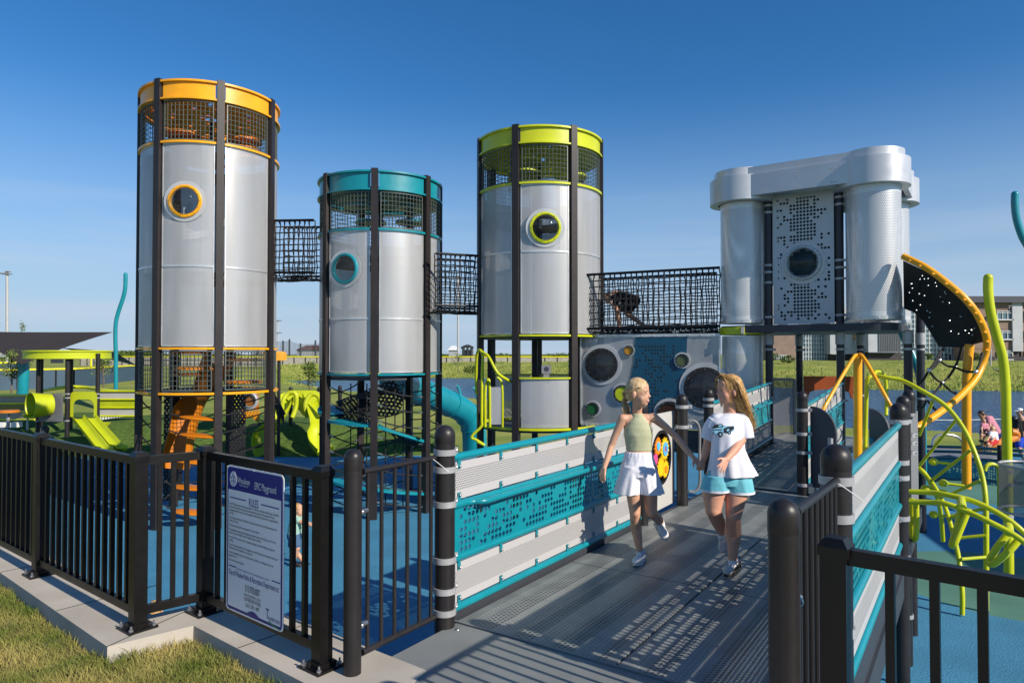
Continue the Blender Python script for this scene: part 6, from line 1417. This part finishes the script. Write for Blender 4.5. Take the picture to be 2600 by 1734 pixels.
def hair_strands(name,par,roots,mt,n,rad=.0022,jit=.012,steps=6,seed=1,wid=1.0):
    """roots: list of control polylines (guides); strands interpolate between neighbouring guides"""
    rr=random.Random(seed); b=MB(); G=[spline(g,4) for g in roots]; m=min(len(g) for g in G)
    for _ in range(n):
        i=rr.randrange(len(G)-1); t=rr.random(); o=Vector((rr.gauss(0,jit),rr.gauss(0,jit),rr.gauss(0,jit*.6))); o2=Vector((rr.gauss(0,jit),rr.gauss(0,jit),0))
        L_=rr.uniform(.78,1); P=[]
        for k in range(m):
            q=k/(m-1); P.append(G[i][k].lerp(G[i+1][k],t)+o*(.35+.65*q)+o2*q*q)
        P=P[:max(3,int(m*L_))]; r=[rad*(1-.75*k/(len(P)-1)) for k in range(len(P))]; b.tube(P,r,4,False)
    return obj(name,b,mt,par,180)
def hairmat(name,c,c2):
    m=mat(name,c,.45,0,.2,34,c2=c2,spec=.4); return m
HB=hairmat('blonde_hair',(.42,.27,.12),(.68,.50,.28)); HG=hairmat('golden_brown_hair',(.24,.12,.035),(.62,.38,.14)); HD=hairmat('dark_hair',(.03,.018,.012),(.06,.035,.02))
# --- girl 1 : blonde, sage top, white shorts
Y1=5.52
g=thing('person','girl with blonde ponytail in a sage crop top and white shorts','person',gz(1620,1432,0))
def J(x,y,dy=0): return at(x,y,Y1+dy)
hc=J(1622,999,-.02); fw=Vector((.84,-.54,.02)); Mh=head_frame(fw,(.05,0,1))
nb_=J(1617,1046,.03)
shR,shL=J(1581,1063,.02),J(1660,1060,.03); elR,elL=J(1552,1131,.05),J(1716,1108,.02); wrR,wrL=J(1534,1188,-.02),J(1762,1163,-.12)
hpR,hpL=J(1603,1192,.0),J(1645,1192,.0); knR,knL=J(1612,1300,-.04),J(1654,1300,-.02); anR,anL=J(1624,1396,.02),J(1679,1325,.22)
b=MB(); head_blob(b,hc,Mh,1.06)
limb(b,[hc+Vector((-.005,.01,-.06)),nb_,J(1618,1066,.03)],[.042,.040,.048])
limb(b,[J(1598,1062,.03),J(1642,1062,.03)],[.038,.038]); loft(b,[(J(1620,1056,.03),.07,.045),(J(1620,1072,.03),.108,.062),(J(1621,1100,.02),.106,.072),(J(1622,1132,.02),.094,.064),(J(1622,1160,.01),.102,.072),(J(1622,1190,.01),.122,.085),(J(1622,1212,.0),.10,.07)])
limb(b,[J(1595,1062,.03),shR,J(1565,1098,.04),elR],[.036,.038,.030,.0265]); limb(b,[elR,J(1544,1158,.02),wrR],[.027,.026,.018])
limb(b,[J(1648,1062,.03),shL,J(1690,1084,.03),elL],[.036,.038,.030,.0265]); limb(b,[elL,J(1740,1138,-.05),wrL],[.027,.025,.018])
hand(b,wrR,J(1526,1228,-.06)-wrR,Vector((.8,.6,0)),.98,.35,.12,-1)
hand(b,wrL,J(1788,1192,-.18)-wrL,Vector((-.2,.5,-.6)),.98,.9,.02,-1)
limb(b,[hpR,J(1608,1245,-.03),knR],[.080,.062,.044]); limb(b,[knR,J(1615,1338,.02),anR,anR+Vector((0,0,-.06))],[.043,.045,.026,.026])
limb(b,[hpL,J(1650,1245,-.02),knL],[.080,.062,.046]); limb(b,[knL,J(1667,1312,.10),anL],[.044,.044,.026]); b.ell(knR+Vector((0,-.012,0)),(.036,.036,.045)); b.ell(knL+Vector((0,-.012,0)),(.038,.038,.045))
body1=blob('body',b,SK1,g,.0046,6,.5); face_parts(g,hc,Mh,1.06,True)
# crop top
b=MB(); loft(b,[(J(1618,1050,.025),.047,.044),(J(1619,1058,.025),.055,.050),(J(1620,1070,.02),.085,.066,.01,5,1),(J(1621,1086,.02),.112,.080,.01,5,2),(J(1621,1104,.02),.117,.084,.012,6,0),(J(1621,1122,.02),.108,.077,.012,7,1),(J(1622,1136,.02),.105,.074,.014,7,2),(J(1622,1143,.02),.106,.075)])
blob('crop_top',b,CS,g,.005,3)
# white shorts
b=MB(); loft(b,[(J(1622,1146,.015),.108,.078,.03,22,0),(J(1622,1153,.01),.113,.082,.035,22,0),(J(1622,1170,.01),.130,.094,.02,13,0),(J(1622,1192,.0),.152,.108,.02,9,1),(J(1622,1208,.0),.150,.106,.02,9,1)],60)
for sx,ph in ((-1,0),(1,2)):
    loft(b,[(J(1622+sx*17,1182,.0),.082,.095,.02,6,ph),(J(1622+sx*22,1212,.0),.092,.106,.035,7,ph),(J(1622+sx*29,1252,-.01),.099,.112,.06,7,ph,.12,PI if sx<0 else 0)],50)
blob('shorts',b,CW,g,.0048,2)
shoe(g,J(1634,1424,.06),gz(1610,1434,0.01)+Vector((0,-.02,0)),(0,0,1),SHW,1); shoe(g,J(1676,1332,.27),J(1694,1372,.10),Vector((-.3,-1,.1)),SHW)
b=MB(); limb(b,[anR+Vector((0,0,-.012)),anR+Vector((0,0,-.06))],[.0275,.030]); blob('sock',b,CW,g,.006,2); b=MB(); limb(b,[anL+(knL-anL)*.08,anL+Vector((.01,.03,-.04))],[.030,.031]); blob('sock',b,CW,g,.006,2)
# hair : cap + ponytail
b=MB(); k=1.06
b.ell(hc+Mh@Vector((0,-.014,.044))*k,(.080*k,.090*k,.080*k),Mh); b.ell(hc+Mh@Vector((0,-.065,.0))*k,(.062*k,.045*k,.06*k),Mh)
o=blob('hair',b,HB,g,.005,3); 
def HP(x,y,z): return hc+Mh@(Vector((x*1.06,y*1.02,z*1.05))*k)
gl_=[]
for i in range(9):
    a=PI*i/8; s=-cos(a); gl_.append([HP(s*.060,.062-.03*abs(s),.075-.035*abs(s)),HP(s*.076,.02,.085-.04*abs(s)),HP(s*.080,-.04,.07-.06*abs(s)),HP(s*.05,-.095,.01),HP(0,-.112,-.03)])
hair_strands('hair_strands',g,gl_,HB,1100,.0018,.0065,seed=2); hair_strands('flyaway_hair',g,gl_,HB,60,.0011,.013,seed=12)
tail=[[HP(-.02+d,-.11,-.02),HP(-.03+d,-.13,-.06),HP(-.03+d*2,-.11,-.12),J(1593+d*300,1080,.10),J(1592+d*260,1118,.09)] for d in (-.02,0,.02,.03)]
hair_strands('ponytail',g,tail,HB,320,.0028,.007,seed=3)
b=MB(); b.tube([HP(-.02+.014*cos(q*PI/5),-.114,-.026+.012*sin(q*PI/5)) for q in range(10)],.006,6,False,True); obj('hair_tie',b,HB,g)
# --- girl 2 : long golden hair, white tee, aqua shorts
Y2=5.18
g2=thing('person','girl with long golden hair in a white tee with a car print','person',gz(1850,1460,0))
def J2(x,y,dy=0): return at(x,y,Y2+dy)
hc=J2(1849,992,.02); fw=Vector((-.97,-.20,-.02)); Mh2=head_frame(fw,(0,0,1)); k2=1.04
nb_=J2(1853,1046,.04)
shR,shL=J2(1812,1068,.04),J2(1886,1068,.02); elR,elL=J2(1797,1124,.10),J2(1883,1116,-.03); wrR,wrL=J2(1786,1166,.10),J2(1844,1166,-.20)
hpR,hpL=J2(1822,1218,.02),J2(1874,1218,.0); knR,knL=J2(1811,1296,-.02),J2(1862,1312,-.04); anR,anL=J2(1834,1352,.20),J2(1860,1416,-.0)
b=MB(); head_blob(b,hc,Mh2,k2); limb(b,[hc+Vector((.015,.01,-.06)),nb_,J2(1852,1070,.04)],[.048,.047,.055])
limb(b,[J2(1825,1066,.03),J2(1872,1066,.03)],[.040,.040]); loft(b,[(J2(1850,1062,.03),.09,.05),(J2(1850,1080,.03),.112,.07),(J2(1850,1120,.02),.105,.08),(J2(1850,1160,.01),.108,.082),(J2(1850,1205,.01),.135,.095),(J2(1850,1225,.0),.11,.08)])
limb(b,[shR,J2(1800,1098,.07),elR],[.036,.038,.033]); limb(b,[elR,J2(1792,1145,.10),wrR],[.033,.031,.022]); limb(b,[shL,J2(1889,1092,.0),elL],[.036,.039,.034]); limb(b,[elL,J2(1866,1140,-.11),wrL],[.035,.033,.022])
hand(b,wrL,J2(1824,1206,-.30)-wrL,Vector((-.5,.7,-.2)),1.05,.20,.17,-1); hand(b,wrR,J2(1779,1192,.03)-wrR,Vector((-.6,.2,-.3)),1.0,.8,.02,1)
limb(b,[hpR,J2(1812,1256,-.0),knR],[.098,.083,.058]); limb(b,[knR,J2(1824,1325,.11),anR],[.056,.054,.033]); b.ell(knR+Vector((0,-.012,0)),(.048,.048,.055))
limb(b,[hpL,J2(1868,1262,-.02),knL],[.098,.080,.056]); limb(b,[knL,J2(1863,1355,.03),anL,anL+Vector((0,0,-.06))],[.055,.056,.033,.032]); b.ell(knL+Vector((0,-.012,0)),(.046,.046,.055))
blob('body',b,SK2,g2,.0048,6,.5); face_parts(g2,hc,Mh2,k2,True)
# tee with hollow flare hem
b=MB(); loft(b,[(J2(1853,1048,.04),.060,.055),(J2(1852,1053,.04),.085,.066),(J2(1851,1060,.035),.132,.078,.01,5,0),(J2(1850,1070,.03),.150,.086,.01,5,0),(J2(1850,1086,.02),.140,.096,.012,6,0),(J2(1849,1110,.01),.120,.104,.015,7,1),(J2(1849,1140,.0),.124,.110,.025,7,1),(J2(1852,1170,.0),.142,.118,.04,7,1,.06,-.1),(J2(1855,1200,.0),.164,.128,.055,7,1,.16,-.1),(J2(1856,1207,.0),.167,.130,.055,7,1,.20,-.1)],64)
limb(b,[J2(1820,1065,.035),J2(1882,1065,.03)],[.052,.052])
for (p,q,r0,r1) in ((J2(1816,1063,.035),J2(1796,1113,.075),.050,.058),(J2(1884,1063,.02),J2(1895,1114,-.005),.050,.060)): m_=p.lerp(q,.4); b.tube([p,m_,q],[r0,(r0+r1)/2+.008,r1],20)
blob('tee_shirt',b,CW,g2,.0048,2)
# printed pickup truck drawing on the shirt, raised ink
INK=mat('print_black',(.01,.012,.018),.8); INB=mat('print_blue',(.22,.50,.66),.8)
def ink(name,pts,mt,off=0,par=g2): 
    b=MB(); P=[]
    for x,y in pts: P.append(J2(x,y,-.125-off-.016*sin((x-1800)/70*PI))) 
    b.slab(P,(0,.004,0)); return obj(name,b,mt,par,0)
X0,Y0=1740,920; sc=.2041
def cp(l): return [(X0+x*sc,Y0+y*sc) for x,y in l]
ink('print_body',cp([(335,815),(400,790),(470,790),(600,790),(608,840),(560,880),(500,885),(440,880),(400,895),(340,885)]),INB); ink('print_cab',cp([(345,800),(365,775),(450,765),(480,790),(470,805),(440,800),(350,822),(332,815)]),INK,.003)
ink('print_window',cp([(410,783),(448,775),(462,795),(415,800)]),INB,.006); ink('print_front',cp([(485,820),(530,800),(605,795),(608,825),(560,860),(520,880),(490,870)]),INK,.003)
ink('print_lamp',cp([(515,835),(545,825),(550,850),(520,860)]),INB,.006)
for (cx_,cy_,r_) in ((438,895,38),(548,872,26),(352,870,14)):
    ink('print_wheel',cp([(cx_+r_*.8*cos(q*PI/6),cy_+r_*sin(q*PI/6)) for q in range(12)]),INK,.006); ink('print_hub',cp([(cx_+r_*.3*cos(q*PI/4),cy_+r_*.4*sin(q*PI/4)) for q in range(8)]),INB,.009)
for (a,c) in (((335,835),(470,830)),((335,885),(400,893)),((485,845),(480,880))): ink('print_line',cp([a,c,(c[0],c[1]+6),(a[0],a[1]+6)]),INK,.006)
# aqua shorts
b=MB(); loft(b,[(J2(1849,1196,0),.150,.105),(J2(1848,1215,0),.155,.108,.01,7,0),(J2(1847,1230,0),.140,.100)])
loft(b,[(J2(1822,1205,.0),.098,.100),(J2(1818,1222,.0),.104,.106,.012,8,0),(J2(1816,1243,.0),.108,.108,.02,8,0)]); loft(b,[(J2(1872,1205,.0),.100,.102),(J2(1875,1224,.0),.106,.108,.012,8,1),(J2(1877,1247,.0),.112,.110,.02,8,1)]); blob('shorts',b,CB,g2,.0052,2)
for c0,c1,r in ((J2(1816,1240,.0),J2(1816,1246,.0),.1105),(J2(1877,1244,.0),J2(1877,1250,.0),.1145)):
    b=MB(); vs=[];n_=40
    for c in (c0,c1):
        for i in range(n_): vs.append(c+Vector((r*cos(2*PI*i/n_),r*.985*sin(2*PI*i/n_),0)))
    b.add(vs,[(i,(i+1)%n_,n_+(i+1)%n_,n_+i) for i in range(n_)]); obj('hem_band',b,CW,g2)
SHG=mat('shoe_grey',(.50,.48,.47),.6,0,.1,20)
shoe(g2,J2(1878,1443,.05),gz(1841,1463,.005),(0,0,1),SHG,1,SHD,SHD); shoe(g2,J2(1842,1362,.27),J2(1829,1403,.12),Vector((-.1,-1,.1)),SHG,1,SHG)
b=MB(); limb(b,[anL+Vector((0,0,-.02)),anL+Vector((0,0,-.06))],[.034,.036]); blob('sock',b,CW,g2,.006,2); b=MB(); limb(b,[anR,anR+Vector((.01,.03,-.04))],[.036,.037]); blob('sock',b,CW,g2,.006,2)
# long hair
def HP2(x,y,z): return hc+Mh2@(Vector((x*1.06,y*1.04,z*1.04))*k2)
b=MB(); b.ell(HP2(0,-.020,.040),(.083*k2,.092*k2,.083*k2),Mh2); b.ell(HP2(0,-.07,-.02),(.075*k2,.055*k2,.09*k2),Mh2)
limb(b,[HP2(0,-.060,-.02),J2(1882,1030,.06),J2(1896,1062,.08),J2(1908,1098,.09)],[.078,.066,.050,.020]); blob('hair',b,HG,g2,.006,3)
gl_=[]
for i in range(9):
    s=-1+i/4; gl_.append([HP2(s*.02,.055-.02*abs(s),.116-.012*abs(s)),HP2(s*.072,.01-.02*s*s,.085-.01*abs(s)),HP2(s*.086,-.035,.02),HP2(s*.080,-.07,-.06),J2(1896-3*s,1045,.06+.05*s),J2(1910-6*s,1098+8*s,.08+.04*s)])
hair_strands('hair_strands',g2,gl_,HG,1700,.0024,.012,seed=5); hair_strands('flyaway_hair',g2,gl_,HG,110,.0013,.026,seed=15)
gl_=[[HP2(s*.01,.05,.112),HP2(s*.065,.055,.08),HP2(s*.076,.045,.03),HP2(s*.078,.03,-.02),HP2(s*.070,.015,-.09),HP2(s*.06,.02,-.125)] for s in (-1.02,-.95,.95,1.02)]
hair_strands('fringe',g2,[gl_[0],gl_[1]],HG,22,.0015,.006,seed=6); hair_strands('fringe',g2,[gl_[2],gl_[3]],HG,60,.0018,.006,seed=7)

# ---------- smaller figures ----------
def figure(label,Yf,k,head,J_,rad,top,bot,skinm,hairm,shoes=SHD,fwd=(0,-1,0),sleeve=.5,extra=None,voxel=.012):
    """J_: dict of joints in photo pixels (+depth): neck, shR, shL, elR, elL, haR, haL, hipR, hipL, knR, knL, anR, anL"""
    P={n:at(v[0],v[1],Yf+(v[2] if len(v)>2 else 0)) for n,v in J_.items()}; h=at(head[0],head[1],Yf+(head[2] if len(head)>2 else 0))
    t=thing('person',label,'person',(P['anL'].x,P['anL'].y,P['anL'].z)); M=head_frame(fwd); b=MB(); head_blob(b,h,M,k); limb(b,[h-Vector((0,0,.05*k)),P['neck']],[.05*k,.05*k])
    s=k
    limb(b,[P['neck'],(P['hipR']+P['hipL'])/2],[.08*s,.09*s])
    for q in 'RL':
        limb(b,[P['sh'+q],P['el'+q],P['ha'+q]],[.045*s,.036*s,.024*s]); d=(P['ha'+q]-P['el'+q]); hand(b,P['ha'+q],d,Vector((.3,.5,-.3)),s*.95,.5,.08,1)
        limb(b,[P['hip'+q],P['kn'+q],P['an'+q]],[.085*s,.055*s,.034*s])
    blob('body',b,skinm,t,voxel*.6,3)
    b=MB(); m=P['neck'].lerp((P['hipR']+P['hipL'])/2,.5)
    for q in 'RL': limb(b,[P['sh'+q],P['sh'+q].lerp(P['hip'+q],.5),P['hip'+q]],[.075*s,.095*s,.10*s]); limb(b,[P['sh'+q],P['sh'+q].lerp(P['el'+q],sleeve)],[.062*s,.055*s])
    limb(b,[P['shR'],P['shL']],[.07*s,.07*s]); limb(b,[m,P['neck'].lerp(m,.4)],[.11*s,.10*s]); blob('shirt',b,top,t,voxel*.7,3)
    b=MB(); c=(P['hipR']+P['hipL'])/2; limb(b,[P['hipR'],P['hipL']],[.108*s,.108*s])
    for q in 'RL': limb(b,[P['hip'+q],P['hip'+q].lerp(P['kn'+q],.75)],[.108*s,.085*s])
    blob('shorts',b,bot,t,voxel*.7,3)
    for q in 'RL':
        a=P['an'+q]; f=Vector(fwd); f.z=0; f.normalize(); b=MB(); b.capsule(a-Vector((0,0,.045*s))-f*.03*s,a-Vector((0,0,.06*s))+f*.12*s,.042*s,.036*s,10); obj('shoe',b,shoes,t,60)
    b=MB(); b.ell(h+M@Vector((0,-.022,.036))*k,(.081*k,.090*k,.083*k),M); b.ell(h+M@Vector((0,-.05,-.01))*k,(.070*k,.055*k,.06*k),M); obj('hair',b,hairm,t,80)
    return t,P,h,M
NVY=cloth('navy_cloth',(.01,.02,.10)); PKC=cloth('pink_marl',(.55,.22,.28)); RED=cloth('red_cloth',(.5,.03,.03)); BLU=cloth('royal_blue_cloth',(.02,.06,.45)); DEN=cloth('denim',(.06,.12,.22)); MINT=cloth('mint_cloth',(.30,.5,.42)); 
figure('child in dark clothes crouching inside the long rope tunnel',13.0,1.0,(1545,757),dict(neck=(1562,748),shR=(1568,752,-.15),shL=(1566,748,.15),elR=(1562,783,-.18),elL=(1560,780,.15),haR=(1548,764,-.12),haL=(1550,766,.1),hipR=(1612,764,-.10),hipL=(1612,762,.10),knR=(1567,788,-.14),knL=(1592,796,.12),anR=(1572,828,-.12),anL=(1634,826,.10)),1,CD,CD,SKD,HD,CD,(-1,-.1,-.35),.6)
t,P,h,M=figure('man in a black tee, blue shorts and a white cap',19.4,1.08,(2588,1046),dict(neck=(2592,1062),shR=(2584,1070,-.05),shL=(2604,1070,.1),elR=(2582,1094,-.1),elL=(2610,1094,.1),haR=(2585,1112,-.2),haL=(2612,1112,0),hipR=(2588,1113,0),hipL=(2603,1113,0),knR=(2588,1140,-.2),knL=(2608,1138,.1),anR=(2600,1166,-.1),anL=(2616,1164,.2)),1,CD,BLU,SKD,HD,SHD,(-1,-.2,-.15),.6)
b=MB(); b.ell(h+M@Vector((0,-.012,.055))*1.08,(.088,.096,.065),M); b.ell(h+M@Vector((0,.09,.045))*1.08,(.06,.07,.010),M); obj('cap',b,WHT,t,60)
figure('adult in a pink marl tee leaning over two toddlers on the seesaw',18.2,1.05,(2492,1054),dict(neck=(2506,1062),shR=(2508,1064,-.15),shL=(2514,1062,.15),elR=(2514,1082,-.25),elL=(2522,1080,0),haR=(2502,1096,-.3),haL=(2508,1098,-.1),hipR=(2532,1104,-.1),hipL=(2534,1103,.12),knR=(2512,1124,-.3),knL=(2516,1122,-.1),anR=(2506,1158,-.2),anL=(2514,1158,.1)),1,PKC,NVY,SKD,HD,SHD,(-.8,-.3,-.7),.45)
figure('toddler in a pink top held in front of the leaning adult',17.9,.72,(2497,1070),dict(neck=(2499,1077),shR=(2494,1079,-.05),shL=(2505,1079,0),elR=(2492,1088,-.1),elL=(2508,1088,-.05),haR=(2493,1094,-.15),haL=(2505,1095,-.15),hipR=(2496,1096,0),hipL=(2504,1096,0),knR=(2492,1104,-.2),knL=(2500,1106,-.2),anR=(2490,1116,-.2),anL=(2498,1118,-.2)),1,PKC,CD,SK1,HG,SHD,(.2,-1,-.2),.4)
figure('toddler in a white tee and red and blue shorts sitting on the seesaw',17.7,.75,(2520,1090),dict(neck=(2521,1097),shR=(2515,1100,-.05),shL=(2527,1100,0),elR=(2512,1109,-.12),elL=(2528,1110,-.05),haR=(2508,1115,-.2),haL=(2520,1118,-.2),hipR=(2518,1120,0),hipL=(2527,1120,0),knR=(2508,1128,-.25),knL=(2513,1130,-.2),anR=(2504,1140,-.2),anL=(2508,1142,-.2)),1,CW,RED,SK1,HB,SHD,(-.8,-.6,-.1),.4)
figure('toddler in mint and denim reaching forward on the blue rubber, seen past the rules sign',9.9,.86,(757,1294,-.02),dict(neck=(752,1308),shR=(748,1316,-.04),shL=(757,1316,.06),elR=(770,1328,-.10),elL=(776,1326,.02),haR=(792,1334,-.14),haL=(800,1334,.0),hipR=(745,1360,-.04),hipL=(750,1360,.08),knR=(754,1390,-.10),knL=(742,1388,.12),anR=(745,1424,-.06),anL=(770,1425,.06)),1,MINT,DEN,SK1,HG,SHD,(.95,-.3,.1),.45)
figure('dark-haired child behind the fence post at left, only the head showing',16.0,1.0,(112,1093),dict(neck=(118,1108),shR=(110,1116),shL=(130,1116),elR=(106,1140),elL=(134,1140),haR=(108,1160),haL=(132,1160),hipR=(114,1165),hipL=(126,1165),knR=(112,1190),knL=(128,1190),anR=(112,1220),anL=(128,1220)),1,cloth('slate_blue_cloth',(.04,.06,.13)),DEN,SKD,HD,SHD,(-1,-.2,0),.5)
figure('small child with brown hair crouching below the short fence panel',6.6,.85,(395,1548),dict(neck=(400,1572),shR=(390,1585),shL=(412,1585),elR=(386,1615),elL=(418,1615),haR=(388,1640),haL=(414,1640),hipR=(392,1650),hipL=(410,1650),knR=(388,1665),knL=(412,1665),anR=(390,1685),anL=(412,1685)),1,CD,DEN,SKD,HG,SHD,(-.2,.9,0),.5)
